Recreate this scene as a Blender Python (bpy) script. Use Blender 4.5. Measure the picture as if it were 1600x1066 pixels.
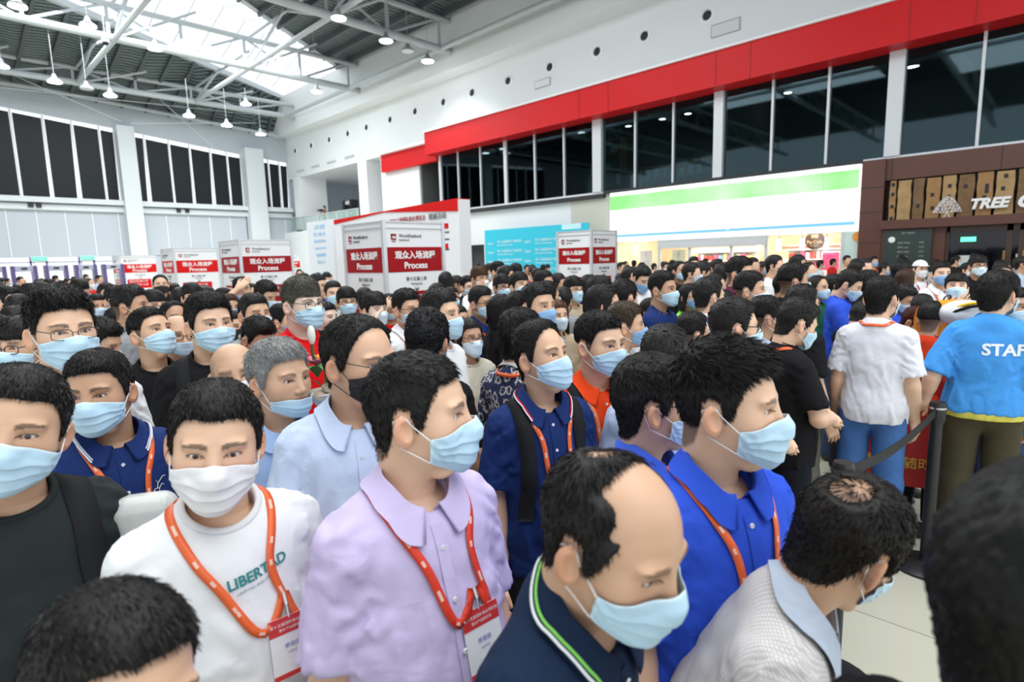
import bpy, bmesh, math, random
import numpy as np
from mathutils import Vector, Matrix, Euler

for _o in list(bpy.data.objects):
    bpy.data.objects.remove(_o)
SC = bpy.context.scene
COL = SC.collection
R = math.radians

# ---------------------------------------------------------------- camera
CAM_H = 1.86
CAM_F = 898.4                      # focal length in pixels of the 1600 px frame
CAM_PITCH, CAM_ROLL, CAM_AZ = R(8.1), R(-1.528), R(44.467)


def cam_axes():
    sa, ca = math.sin(CAM_AZ), math.cos(CAM_AZ)
    f0 = np.array([-sa, ca, 0.]); r0 = np.array([ca, sa, 0.]); u0 = np.array([0, 0, 1.])
    f = math.cos(CAM_PITCH) * f0 - math.sin(CAM_PITCH) * u0
    u = math.cos(CAM_PITCH) * u0 + math.sin(CAM_PITCH) * f0
    r = math.cos(CAM_ROLL) * r0 + math.sin(CAM_ROLL) * u
    u2 = -math.sin(CAM_ROLL) * r0 + math.cos(CAM_ROLL) * u
    return r, u2, f


cam = bpy.data.cameras.new('camera')
cam_ob = bpy.data.objects.new('camera', cam)
COL.objects.link(cam_ob)
_r, _u, _f = cam_axes()
cam_ob.matrix_world = Matrix(((_r[0], _u[0], -_f[0], 0), (_r[1], _u[1], -_f[1], 0), (_r[2], _u[2], -_f[2], CAM_H), (0, 0, 0, 1)))
cam.sensor_width = 36
cam.lens = CAM_F * 36 / 1600
cam.clip_start = 0.05
cam.clip_end = 300
cam.dof.use_dof = True
cam.dof.focus_distance = 2.1
cam.dof.aperture_fstop = 3.6
SC.camera = cam_ob

# ---------------------------------------------------------------- world, light, exposure
W = bpy.data.worlds.new('world')
SC.world = W
W.use_nodes = True
_bg = W.node_tree.nodes['Background']
_bg.inputs[0].default_value = (0.90, 0.95, 1.0, 1)
_bg.inputs[1].default_value = 0.85
SC.view_settings.view_transform = 'Standard'
SC.view_settings.look = 'None'
SC.view_settings.exposure = 0.95
SC.view_settings.gamma = 1
SC.view_settings.use_curve_mapping = False


def big_light(name, loc, size, energy, rot, color=(1, 1, 1)):
    l = bpy.data.lights.new(name, 'AREA')
    l.shape = 'RECTANGLE'; l.size, l.size_y = size; l.energy = energy; l.color = color
    o = bpy.data.objects.new(name, l); COL.objects.link(o)
    o.location = loc; o.rotation_euler = rot
    return o


# near and mid: fill added under the closed deck; far: daylight of the roof light
big_light('overhead_fill_near', (2, 2, 11.8), (16, 12), 1300, (0, 0, 0), (0.97, 0.99, 1.0))
big_light('overhead_fill_mid', (-14, 6, 12.0), (10, 16), 1100, (0, 0, 0), (0.97, 0.99, 1.0))
big_light('roof_light_far', (-31, 8, 12.3), (8, 14), 1200, (0, 0, 0), (0.95, 0.98, 1.0))


def ray(x, y):
    r, u, f = cam_axes()
    return f + r * (x - 800) / CAM_F - u * (y - 533) / CAM_F


# ---------------------------------------------------------------- materials
MATS = {}


def mat(name, color=(.8, .8, .8), rough=.6, metal=0., emit=None, es=1., spec=.5, coat=0., objcol=False, attr=None,
        bump=None, noise=None, alpha=None, sss=0., sheen=0.):
    if name in MATS:
        return MATS[name]
    m = bpy.data.materials.new(name); m.use_nodes = True
    nt = m.node_tree; b = nt.nodes['Principled BSDF']
    b.inputs['Roughness'].default_value = rough
    b.inputs['Metallic'].default_value = metal
    b.inputs['Specular IOR Level'].default_value = spec
    b.inputs['Coat Weight'].default_value = coat
    b.inputs['Sheen Weight'].default_value = sheen
    c = (*color, 1)
    src = None
    if objcol:
        oi = nt.nodes.new('ShaderNodeObjectInfo'); src = oi.outputs['Color']
    if attr:
        at = nt.nodes.new('ShaderNodeAttribute'); at.attribute_name = attr
        if src is None:
            src = at.outputs['Color']
        else:
            mx = nt.nodes.new('ShaderNodeMix'); mx.data_type = 'RGBA'; mx.blend_type = 'MULTIPLY'; mx.inputs[0].default_value = 1
            nt.links.new(src, mx.inputs[6]); nt.links.new(at.outputs['Color'], mx.inputs[7]); src = mx.outputs[2]
    if noise:   # (scale, amount) soft tonal variation that belongs to the surface
        tc = nt.nodes.new('ShaderNodeTexCoord'); nz = nt.nodes.new('ShaderNodeTexNoise')
        nz.inputs['Scale'].default_value = noise[0]; nz.inputs['Detail'].default_value = 4
        nt.links.new(tc.outputs['Object'], nz.inputs['Vector'])
        mr = nt.nodes.new('ShaderNodeMapRange'); mr.inputs[3].default_value = 1 - noise[1]; mr.inputs[4].default_value = 1 + noise[1]
        nt.links.new(nz.outputs[0], mr.inputs[0])
        mx = nt.nodes.new('ShaderNodeMix'); mx.data_type = 'RGBA'; mx.blend_type = 'MULTIPLY'; mx.inputs[0].default_value = 1
        if src is None:
            mx.inputs[6].default_value = c
        else:
            nt.links.new(src, mx.inputs[6])
        nt.links.new(mr.outputs[0], mx.inputs[7]); src = mx.outputs[2]
    if src is None:
        b.inputs['Base Color'].default_value = c
    else:
        nt.links.new(src, b.inputs['Base Color'])
    if bump:    # (scale, strength, distance)
        tc = nt.nodes.new('ShaderNodeTexCoord'); nz = nt.nodes.new('ShaderNodeTexNoise')
        nz.inputs['Scale'].default_value = bump[0]; nz.inputs['Detail'].default_value = 5
        nt.links.new(tc.outputs['Object'], nz.inputs['Vector'])
        bp = nt.nodes.new('ShaderNodeBump'); bp.inputs['Strength'].default_value = bump[1]; bp.inputs['Distance'].default_value = bump[2]
        nt.links.new(nz.outputs[0], bp.inputs['Height']); nt.links.new(bp.outputs[0], b.inputs['Normal'])
    if emit:
        b.inputs['Emission Color'].default_value = (*emit, 1); b.inputs['Emission Strength'].default_value = es
    if alpha is not None:
        b.inputs['Alpha'].default_value = alpha
    if sss:
        b.inputs['Subsurface Weight'].default_value = sss
        b.inputs['Subsurface Radius'].default_value = (.8, .3, .15)
        b.inputs['Subsurface Scale'].default_value = .008
    MATS[name] = m
    return m


def link(name, me, m=None, parent=None):
    o = bpy.data.objects.new(name, me); COL.objects.link(o)
    if m is not None and me is not None and len(me.materials) == 0:
        me.materials.append(m)
    if parent is not None:
        o.parent = parent
    return o


def thing(o, label, cat, group=None):
    o['label'] = label; o['category'] = cat
    if group: o['group'] = group
    return o


def empty(name, loc, label, cat, group=None, rz=0.):
    o = bpy.data.objects.new(name, None); COL.objects.link(o)
    o.empty_display_size = .1
    o.location = loc; o.rotation_euler = (0, 0, rz)
    return thing(o, label, cat, group)


def struct(o):
    o['kind'] = 'structure'
    return o


def mesh_np(name, V, F, smooth=True, cols=None):
    me = bpy.data.meshes.new(name)
    V = np.asarray(V, np.float32)
    if isinstance(F, np.ndarray):
        n = len(F); k = F.shape[1]
        me.vertices.add(len(V)); me.vertices.foreach_set('co', V.ravel())
        me.loops.add(n * k); me.loops.foreach_set('vertex_index', F.astype(np.int32).ravel())
        me.polygons.add(n); me.polygons.foreach_set('loop_start', np.arange(0, n * k, k, dtype=np.int32))
        me.polygons.foreach_set('loop_total', np.full(n, k, np.int32))
        me.update(calc_edges=True); me.validate()
    else:
        me.from_pydata([tuple(v) for v in V.tolist()], [], [tuple(f) for f in F]); me.update()
    if smooth:
        me.polygons.foreach_set('use_smooth', np.ones(len(me.polygons), bool))
    if cols is not None:
        a = me.color_attributes.new('tint', 'FLOAT_COLOR', 'POINT')
        c = np.ones((len(V), 4), np.float32); c[:, :3] = cols
        a.data.foreach_set('color', c.ravel())
    return me


# -------- mesh collector for hard-surface things
class MB:
    def __init__(s):
        s.v = []; s.f = []

    def add(s, V, F):
        o = len(s.v); s.v += [tuple(map(float, v)) for v in V]; s.f += [tuple(i + o for i in f) for f in F]; return s

    def box(s, x0, x1, y0, y1, z0, z1):
        V = [(x0, y0, z0), (x1, y0, z0), (x1, y1, z0), (x0, y1, z0), (x0, y0, z1), (x1, y0, z1), (x1, y1, z1), (x0, y1, z1)]
        return s.add(V, [(0, 3, 2, 1), (4, 5, 6, 7), (0, 1, 5, 4), (1, 2, 6, 5), (2, 3, 7, 6), (3, 0, 4, 7)])

    def prism(s, poly, h0, h1, axis='z'):
        n = len(poly); V = []
        for h in (h0, h1):
            for a, b in poly:
                V.append({'z': (a, b, h), 'y': (a, h, b), 'x': (h, a, b)}[axis])
        F = [tuple(range(n))[::-1], tuple(range(n, 2 * n))] + [(i, (i + 1) % n, n + (i + 1) % n, n + i) for i in range(n)]
        return s.add(V, F)

    def bar(s, a, b, r, n=8):
        a = np.array(a, float); b = np.array(b, float); d = b - a; d /= np.linalg.norm(d)
        u = np.cross(d, (0, 0, 1.)) if abs(d[2]) < .9 else np.cross(d, (1., 0, 0)); u /= np.linalg.norm(u); w = np.cross(d, u)
        V = []
        for c in (a, b):
            for i in range(n):
                t = 2 * math.pi * i / n + math.pi / n
                V.append(c + r * (math.cos(t) * u + math.sin(t) * w))
        F = [(i, (i + 1) % n, n + (i + 1) % n, n + i) for i in range(n)] + [tuple(range(n))[::-1], tuple(range(n, 2 * n))]
        return s.add(V, F)

    def lathe(s, prof, c=(0, 0, 0), n=20, axis='z'):
        V = []; F = []
        for r, h in prof:
            for i in range(n):
                t = 2 * math.pi * i / n; a, b = r * math.cos(t), r * math.sin(t)
                p = {'z': (a, b, h), 'y': (a, h, b), 'x': (h, a, b)}[axis]
                V.append((p[0] + c[0], p[1] + c[1], p[2] + c[2]))
        for j in range(len(prof) - 1):
            for i in range(n):
                F.append((j * n + i, j * n + (i + 1) % n, (j + 1) * n + (i + 1) % n, (j + 1) * n + i))
        F.append(tuple(range(n))[::-1]); F.append(tuple((len(prof) - 1) * n + i for i in range(n)))
        return s.add(V, F)

    def build(s, name, m, parent=None, smooth=False, bevel=0):
        me = bpy.data.meshes.new(name); me.from_pydata(s.v, [], s.f); me.update()
        bm = bmesh.new(); bm.from_mesh(me)
        bmesh.ops.recalc_face_normals(bm, faces=bm.faces); bm.to_mesh(me); bm.free()
        if smooth:
            me.polygons.foreach_set('use_smooth', np.ones(len(me.polygons), bool))
            me.set_sharp_from_angle(angle=R(40))
        o = link(name, me, m, parent)
        if bevel:
            b = o.modifiers.new('bevel', 'BEVEL'); b.width = bevel; b.segments = 2; b.limit_method = 'ANGLE'
        return o


def text_data(s, size=1., bold=0., ext=0.002, align='CENTER', shear=0., spacing=1.):
    """a text as (V, F) in its own plane: x right, y up, z out"""
    c = bpy.data.curves.new('txt', 'FONT'); c.body = s; c.size = size; c.extrude = ext; c.offset = bold; c.align_x = align
    c.align_y = 'CENTER'; c.shear = shear; c.space_character = spacing; c.resolution_u = 3
    o = bpy.data.objects.new('txt', c); COL.objects.link(o)
    dg = bpy.context.evaluated_depsgraph_get(); dg.update()
    me = o.evaluated_get(dg).to_mesh()
    V = np.zeros(len(me.vertices) * 3, np.float32); me.vertices.foreach_get('co', V); V = V.reshape(-1, 3).copy()
    F = [tuple(p.vertices) for p in me.polygons]
    o.evaluated_get(dg).to_mesh_clear()
    bpy.data.objects.remove(o); bpy.data.curves.remove(c)
    return V, F


_TXT = {}


def text_cached(*a, **k):
    key = (a, tuple(sorted(k.items())))
    if key not in _TXT: _TXT[key] = text_data(*a, **k)
    return _TXT[key]


def text_on(mb, s, origin, right, up, **k):
    """letters added to a collector, lying in the plane of RIGHT and UP"""
    V, F = text_cached(s, **k)
    r = np.array(right, float); u = np.array(up, float); n = np.cross(r, u)
    P = np.array(origin, float) + V[:, :1] * r + V[:, 1:2] * u + V[:, 2:3] * n
    mb.add(P, F)
    return mb
# ================================================================ people
# signed distance helpers (numpy)
def ell(P, c, r):
    q = (P - np.array(c, np.float32)) / np.array(r, np.float32)
    k0 = np.sqrt((q * q).sum(-1)) + 1e-9
    k1 = np.sqrt(((q / np.array(r, np.float32)) ** 2).sum(-1)) + 1e-9
    return k0 * (k0 - 1) / k1


def cap(P, a, b, r1, r2=None):
    if r2 is None: r2 = r1
    a = np.array(a, np.float32); b = np.array(b, np.float32); d = b - a
    t = np.clip(((P - a) @ d) / (d @ d), 0, 1)
    return np.sqrt(((P - a - t[..., None] * d) ** 2).sum(-1)) - (r1 + (r2 - r1) * t)


def box_sdf(P, c, ax, h, r):
    q = np.abs((P - np.array(c, np.float32)) @ np.array(ax, np.float32).T) - (np.array(h, np.float32) - r)
    return np.sqrt((np.maximum(q, 0) ** 2).sum(-1)) + np.minimum(q.max(-1), 0) - r


def smin(a, b, k):
    h = np.clip(.5 + .5 * (b - a) / k, 0, 1)
    return b + (a - b) * h - k * h * (1 - h)


def smax(a, b, k):
    return -smin(-a, -b, k)


def ss(a, b, x):
    t = np.clip((x - a) / (b - a), 0, 1)
    return t * t * (3 - 2 * t)


def vnoise(P, scale, seed=0):
    """cheap smooth noise from summed sines, in -1..1"""
    rs = np.random.RandomState(seed); out = 0
    for i in range(5):
        k = rs.normal(size=3) * scale * (1 + .5 * i); ph = rs.uniform(0, 6.28)
        out = out + np.sin(P @ k + ph + 1.3 * np.sin(P @ np.roll(k, 1) * .7 + ph * 2)) / (1 + .4 * i)
    return out / 3.2


def surface_nets(fn, xs, ys, zs):
    xs, ys, zs = [np.asarray(a, np.float32) for a in (xs, ys, zs)]
    nx, ny, nz = len(xs), len(ys), len(zs)
    G = np.stack(np.meshgrid(xs, ys, zs, indexing='ij'), -1)
    # coarse pass first, then only the cells near the surface
    K = 4
    ix, iy, iz = [np.minimum(np.arange(0, n + K - 1, K) , n - 1) for n in (nx, ny, nz)]
    Cg = G[np.ix_(ix, iy, iz)]; Cd = fn(Cg.reshape(-1, 3)).reshape(Cg.shape[:3])
    jx, jy, jz = [np.minimum((np.arange(n) + K // 2) // K, len(i) - 1) for n, i in ((nx, ix), (ny, iy), (nz, iz))]
    D = Cd[np.ix_(jx, jy, jz)].copy()
    hm = max(np.diff(xs).max(), np.diff(ys).max(), np.diff(zs).max())
    m = np.abs(D) < hm * 2 * 1.75 * 1.25 + .012
    D[m] = fn(G[m])
    S = D < 0
    cnt = sum(S[i:nx - 1 + i, j:ny - 1 + j, k:nz - 1 + k].astype(np.int8) for i in (0, 1) for j in (0, 1) for k in (0, 1))
    act = (cnt > 0) & (cnt < 8)
    idx = np.full(act.shape, -1, np.int64); ci = np.argwhere(act); idx[act] = np.arange(len(ci))
    acc = np.zeros((len(ci), 3)); n = np.zeros(len(ci))
    corners = [(i, j, k) for i in (0, 1) for j in (0, 1) for k in (0, 1)]
    ax = (xs, ys, zs)
    for c0 in corners:
        for a in range(3):
            if c0[a]: continue
            c1 = list(c0); c1[a] = 1
            i0 = ci + c0; i1 = ci + c1
            d0 = D[i0[:, 0], i0[:, 1], i0[:, 2]]; d1 = D[i1[:, 0], i1[:, 1], i1[:, 2]]
            m = (d0 < 0) != (d1 < 0)
            t = d0[m] / (d0[m] - d1[m])
            p0 = np.stack([ax[q][i0[m, q]] for q in range(3)], -1); p1 = np.stack([ax[q][i1[m, q]] for q in range(3)], -1)
            acc[m] += p0 + (p1 - p0) * t[:, None]; n[m] += 1
    V = acc / n[:, None]
    F = []
    for a in range(3):
        b, c = (a + 1) % 3, (a + 2) % 3
        sl0 = [slice(None)] * 3; sl1 = [slice(None)] * 3; sl0[a] = slice(0, -1); sl1[a] = slice(1, None)
        s0, s1 = S[tuple(sl0)], S[tuple(sl1)]
        e = np.argwhere(s0 != s1)
        ok = (e[:, b] > 0) & (e[:, c] > 0) & (e[:, b] < (nx, ny, nz)[b] - 1) & (e[:, c] < (nx, ny, nz)[c] - 1)
        e = e[ok]
        flip = ~s0[e[:, 0], e[:, 1], e[:, 2]]
        q = []
        for db, dc in ((-1, -1), (0, -1), (0, 0), (-1, 0)):
            k = e.copy(); k[:, b] += db; k[:, c] += dc; q.append(idx[k[:, 0], k[:, 1], k[:, 2]])
        q = np.stack(q, -1); q[flip] = q[flip][:, ::-1]
        F.append(q)
    F = np.concatenate(F)
    return V.astype(np.float32), F[(F >= 0).all(1)]


def grad(fn, P, e=.002):
    g = np.stack([fn(P + np.array(d, np.float32) * e) - fn(P - np.array(d, np.float32) * e) for d in ((1, 0, 0), (0, 1, 0), (0, 0, 1))], -1)
    return g / (np.linalg.norm(g, axis=-1, keepdims=True) + 1e-9)


def trace_out(fn, O, D, far=.30, n=46):
    """outermost hit of the rays O + t D, walking inward"""
    t = np.full(len(O), far, np.float32)
    for _ in range(n):
        d = fn(O + D * t[:, None]); t = np.maximum(t - d * .8, 0.001)
    return O + D * t[:, None]


# ---------------------------------------------------------------- head. Eye level is z = 0, the face looks along +y
class Face:
    """proportions of one face; every person of the foreground has their own"""
    def __init__(s, seed=0, w=1., jaw=1., fat=0., nose=1., eye=1., ears=1.):
        s.w, s.jaw, s.fat, s.nose, s.eye, s.ears, s.seed = w, jaw, fat, nose, eye, ears, seed

    def skull(s, P):
        P = P / np.array([s.w, 1, 1], np.float32)
        d = ell(P, (0, -.012, .030), (.077, .098, .086))
        d = smin(d, ell(P, (0, .016, -.026), (.066, .076, .086)), .03)
        d = smin(d, ell(P, (0, .024, -.070), (.050 * s.jaw + .010 * s.fat, .056, .046 + .004 * s.fat)), .03)
        d = smin(d, ell(P, (0, .064, -.100), (.024, .022, .020)), .03)
        return d

    def sdf(s, P):
        d = s.skull(P)
        P = P / np.array([s.w, 1, 1], np.float32)
        X = P.copy(); X[..., 0] = np.abs(X[..., 0])
        d = smin(d, ell(X, (.042 + .004 * s.fat, .048, -.026 - .006 * s.fat), (.021 + .006 * s.fat, .024, .026 + .008 * s.fat)), .025)
        d = smin(d, ell(X, (.028, .074, .021), (.026, .014, .009)), .014)
        d = smax(d, -ell(X, (.031, .106, .000), (.019, .022, .011)), .014)
        d = smin(d, cap(P, (0, .084, .006), (0, .100 + .004 * (s.nose - 1), -.032), .008, .0125 * s.nose), .012)
        d = smin(d, ell(X, (.0125, .094, -.037), (.0075 * s.nose, .010, .0075)), .006)
        d = smin(d, ell(P, (0, .086, -.057), (.022, .008, .0050)), .006)
        d = smin(d, ell(P, (0, .085, -.068), (.018, .0085, .0058)), .005)
        # ears
        Q = X - np.array([.0785, -.014, -.018], np.float32)
        c, sn = math.cos(.42), math.sin(.42)
        Q = np.stack([Q[..., 0] * c + Q[..., 1] * sn, -Q[..., 0] * sn + Q[..., 1] * c, Q[..., 2]], -1)
        c, sn = math.cos(.15), math.sin(.15)
        Q = np.stack([Q[..., 0], Q[..., 1] * c + Q[..., 2] * sn, -Q[..., 1] * sn + Q[..., 2] * c], -1)
        zz = Q[..., 2]
        Q = Q / np.float32(s.ears)
        e = ell(Q, (.003, -.002, .0), (.0085, .0185, .032))
        e = smax(e, -ell(Q, (.0125, .003, .003), (.0095, .0115, .0215)), .002)
        e = smin(e, cap(Q, (.003, -.006, .014), (.004, -.004, -.012), .0032, .003), .003)
        d = smin(d, e, .004)
        # neck, running down into the shoulders
        nr = .056 + .006 * s.fat
        d = smin(d, cap(P, (0, -.030, -.05), (0, -.045, -.24), nr, nr + .004), .022)
        return d


FACE_ROWS = [(0, 90, 90, 0, -.01), (.42, -8, -8, 0, -.01), (.60, -28, -24, 0, -.01), (.78, -50, -35, -.01, -.012),
             (.86, -62, -38, -.03, -.018), (.91, -55, -35, -.07, -.030), (.96, -25, -15, -.13, -.040), (1, 0, 0, -.165, -.042)]


def head_rays(res):
    """res 3 near, 2 middle, 1 far -> (O, D, rows, cols)"""
    if res == 3:
        az = np.concatenate([np.arange(-62, 62.01, .8), np.arange(64, 76, 3), np.arange(76, 122, 1.25), np.arange(124, 236, 4), np.arange(238, 284, 1.25), np.arange(284, 297, 3)])
        ts = np.concatenate([np.arange(0, .26, .02), np.arange(.26, .40, .007), np.arange(.40, .62, .005), np.arange(.62, .78, .009), np.arange(.79, 1.001, .015)])
    elif res == 2:
        az = np.concatenate([np.arange(-60, 60.1, 2.2), np.arange(64, 78, 4), np.arange(78, 120, 3), np.arange(122, 240, 8), np.arange(240, 282, 3), np.arange(283, 297, 4)])
        ts = np.concatenate([np.arange(0, .36, .03), np.arange(.36, .62, .014), np.arange(.63, .80, .02), np.arange(.82, 1.001, .03)])
    else:
        az = np.arange(0, 360, 15.); ts = np.linspace(0, 1, 20)
    ts[-1] = 1
    A, T = np.meshgrid(np.radians(az), ts)
    tt = [r[0] for r in FACE_ROWS]
    ef = np.interp(T, tt, [r[1] for r in FACE_ROWS]); eb = np.interp(T, tt, [r[2] for r in FACE_ROWS])
    w = (1 - np.cos(A)) / 2
    E = np.radians(ef * (1 - w) + eb * w)
    D = np.stack([np.sin(A) * np.cos(E), np.cos(A) * np.cos(E), np.sin(E)], -1)
    O = np.stack([0 * T, np.interp(T, tt, [r[4] for r in FACE_ROWS]), np.interp(T, tt, [r[3] for r in FACE_ROWS])], -1)
    return O.reshape(-1, 3).astype(np.float32), D.reshape(-1, 3).astype(np.float32), T.shape[0], T.shape[1]


def grid_faces(nr, nc, wrap=True):
    j = np.arange(nr - 1)[:, None]; i = np.arange(nc if wrap else nc - 1)[None]
    a = j * nc + i; b = j * nc + (i + 1) % nc
    return np.stack([a, a + nc, b + nc, b], -1).reshape(-1, 4)


# hair line height for each azimuth (0 front, 180 back)
HL_AZ = [0, 25, 42, 52, 60, 68, 76, 84, 100, 110, 118, 130, 150, 180]
HL = {'normal': [.068, .066, .060, .044, .018, -.016, -.022, .020, .026, .014, -.030, -.072, -.090, -.094],
      'high': [.094, .090, .074, .055, .026, -.010, -.018, .020, .026, .014, -.028, -.070, -.088, -.090],
      'fringe': [.036, .036, .036, .032, .012, -.016, -.022, .016, .022, .010, -.034, -.074, -.092, -.096],
      'woman': [.070, .066, .056, .040, .010, -.030, -.06, -.06, -.06, -.07, -.08, -.09, -.105, -.11]}


def azim(P):
    return np.degrees(np.arctan2(np.abs(P[..., 0]), P[..., 1] + .01))


def hair_field(P, st):
    """(coverage 0..1, thickness) of hair above the skin points P for the style ST"""
    a = azim(P)
    zh = np.interp(a, HL_AZ, HL[st.get('line', 'normal')]) + .0035 * vnoise(P, 90, st.get('seed', 1))
    s = ss(-.002, .012, P[..., 2] - zh)
    top = ss(.045, .108, P[..., 2])
    th = st.get('side', .007) * .85 * (1 - top) + st.get('top', .022) * .78 * top
    fr = ss(-.02, .09, P[..., 1]) * top
    th = th * (1 + st.get('quiff', .25) * fr) * ss(-.1, -.03, P[..., 2] + .35 * (1 - s) * .0) ** .5 if False else th * (1 + st.get('quiff', .25) * fr)
    low = ss(-.095, -.02, P[..., 2]); th = th * (.35 + .65 * low)
    if st.get('fade'): s = s * (ss(st['fade'] - .022, st['fade'] + .018, P[..., 2] + .10 * ss(-.03, -.10, P[..., 1]) * 0))
    thin = 0 * s
    if st.get('bald') == 'front':      # bare from the brow back over the top, longer hair at sides
        f = ss(-.045, .0, P[..., 1]) * ss(.03, .055, P[..., 2]) * (1 - ss(.052, .066, np.abs(P[..., 0])) * (1 - ss(.0, .03, P[..., 1])))
        s = s * (1 - f)
        c = np.exp(-(((P[..., 0] + .012) / .03) ** 2 + ((P[..., 1] + .055) / .026) ** 2)) * ss(.06, .09, P[..., 2])
        thin = ss(.2, .7, c)
    if st.get('bald') == 'crown':
        c = np.exp(-((P[..., 0] / .045) ** 2 + ((P[..., 1] + .072) / .042) ** 2)) * ss(.04, .07, P[..., 2])
        thin = ss(.35, .95, c) * .8
    if st.get('bald') == 'all':
        s = s * 0
    # strand-like ridges
    ph = a * .55 + 30 * P[..., 2] + 6 * vnoise(P, 30, 5)
    rid = .12 * np.sin(ph * 3) + .10 * np.sin(ph * 7.3 + 2)
    lump = .13 * vnoise(P, 55, st.get('seed', 1) + 3)
    return s, th * (1 + (rid + lump) * st.get('rough', 1.)), thin


class Person:
    """everything needed to build one body; coordinates: feet at z = 0, facing +y, 1.72 m tall"""
    EYE = 1.602

    def __init__(s, **k):
        s.face = k.get('face', Face()); s.res = k.get('res', 3)
        s.st = k.get('hair', {}); s.bw = k.get('bw', 1.); s.belly = k.get('belly', 0.)
        s.hyaw, s.hpitch, s.hroll = R(k.get('hyaw', 0)), R(k.get('hpitch', 0)), R(k.get('hroll', 0))
        s.lean = R(k.get('lean', 0)); s.seed = k.get('seed', 1)
        s.arms = k.get('arms', 'down'); s.loose = k.get('loose', .016); s.sleeve = k.get('sleeve', .8); s.hem = k.get('hem', .84)
        s.neckr = k.get('neckr', .068)
        A = {'down': ((.212, -.03, 1.105), (.222, .06, .865)), 'front': ((.25, .02, 1.12), (.08, .22, 1.06)),
             'phone': ((.22, .10, 1.13), (.07, .27, 1.22)), 'wide': ((.30, -.02, 1.13), (.36, .12, .93)),
             'face': ((.23, .10, 1.15), (.03, .155, 1.43)), 'ear': ((.27, .14, 1.22), (.10, .09, 1.50)),
             'rail': ((.265, -.07, 1.12), (.285, -.03, .95)), 'chest': ((.23, .03, 1.13), (.10, .22, 1.19)),
             'brow': ((.28, .16, 1.45), (.07, .15, 1.62))}
        s.armp = []
        spec = s.arms if isinstance(s.arms, (tuple, list)) else (s.arms, s.arms)
        for sx, key in zip((-1, 1), spec):
            e, w = A[key] if isinstance(key, str) else key
            e = np.array(e, float); w = np.array(w, float)
            e[0] = sx * (e[0] + (.17 * (s.bw - 1))); w[0] = sx * (w[0] + (.1 * (s.bw - 1)))
            sh = np.array([sx * (.160 * (.5 + .5 * s.bw)), -.025, 1.368])
            s.armp.append((sh, e, w, sx, key))

    # ---- solids
    def torso(s, P):
        b = s.bw; f = s.belly
        d = ell(P, (0, -.012, .955), (.168 * b, .120 * b, .14))
        d = smin(d, ell(P, (0, .004 + .03 * f, 1.09), (.150 * b + .02 * f, .110 * b + .035 * f, .17)), .06)
        d = smin(d, ell(P, (0, -.012, 1.26), (.168 * b, .120 * b, .17)), .06)
        d = smin(d, cap(P, (-.130 * b, -.028, 1.365), (.130 * b, -.028, 1.365), .056), .06)
        d = smin(d, cap(P, (-.120 * b, -.035, 1.388), (0, -.042, 1.435), .034, .048), .035)
        d = smin(d, cap(P, (.120 * b, -.035, 1.388), (0, -.042, 1.435), .034, .048), .035)
        return d

    def neck(s, P):
        nr = .056 + .006 * s.face.fat
        return cap(P, (0, -.072 + .030, s.EYE - .12), (0, -.042, 1.36), nr * s.face.w, nr * s.face.w + .006)

    def arms_sdf(s, P, grow=0., upto=None):
        d = None
        for sh, e, w, sx, key in s.armp:
            m = cap(P, sh, e, .050 + grow, .040 + grow)
            if upto is None:
                m = smin(m, cap(P, e, w, .040 + grow, .026 + grow), .02)
                m = smin(m, cap(P, e + (w - e) * .12, e + (w - e) * .42, .041 + grow, .037 + grow), .02)
            d = m if d is None else np.minimum(d, m)
        return d

    def hand_frame(s, sh, e, w, sx, key):
        d = (w - e) / np.linalg.norm(w - e)
        if key in ('rail',): d = np.array([sx * .45, .25, -.6]); d /= np.linalg.norm(d)
        up = {'down': np.array([-sx, .25, 0.]), 'wide': np.array([-sx, .2, 0]), 'front': np.array([0, -1, -.2]), 'phone': np.array([0, -.4, 1.]),
              'face': np.array([0, -1., .1]), 'ear': np.array([-sx, 0., 0]), 'rail': np.array([0, -.3, -1.]), 'chest': np.array([0, -1., 0.2]), 'brow': np.array([-.2, -.9, -.5])}.get(key if isinstance(key, str) else '', np.array([-sx, .3, 0.]))
        n = up - d * (up @ d); n /= np.linalg.norm(n)
        b = np.cross(d, n) * sx
        return d, n, b

    def hand_sdf(s, P, arm):
        sh, e, w, sx, key = arm
        d, n, b = s.hand_frame(*arm)
        curl = {'down': .55, 'wide': .5, 'front': .6, 'phone': .8, 'face': .35, 'ear': .6, 'rail': .9, 'chest': .2, 'brow': .15}.get(key if isinstance(key, str) else '', .5)
        o = box_sdf(P, w + d * .050, np.stack([b, d, n]), (.040, .050, .014), .013)
        o = smin(o, cap(P, w - d * .01, w + d * .03, .024, .024), .02)
        for i, L in enumerate((.066, .076, .071, .056)):
            r = .0088 - .0006 * (i == 3)
            p0 = w + d * (.094 - .004 * abs(i - 1)) + b * (.030 - .0205 * i)
            a1 = curl * .55; a2 = curl * 1.5
            p1 = p0 + (d * math.cos(a1) + n * math.sin(a1) + b * (.06 - .045 * i)) * L * .5
            p2 = p1 + (d * math.cos(a2) + n * math.sin(a2)) * L * .5
            o = smin(o, np.minimum(cap(P, p0, p1, r, r * .95), cap(P, p1, p2, r * .95, r * .8)), .003)
        p0 = w + d * .022 + b * .030; p1 = w + d * .058 + b * .060 + n * .012; p2 = w + d * .088 + b * .062 + n * .022
        o = smin(o, np.minimum(cap(P, p0, p1, .014, .0105), cap(P, p1, p2, .0105, .0085)), .008)
        return o

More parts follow.
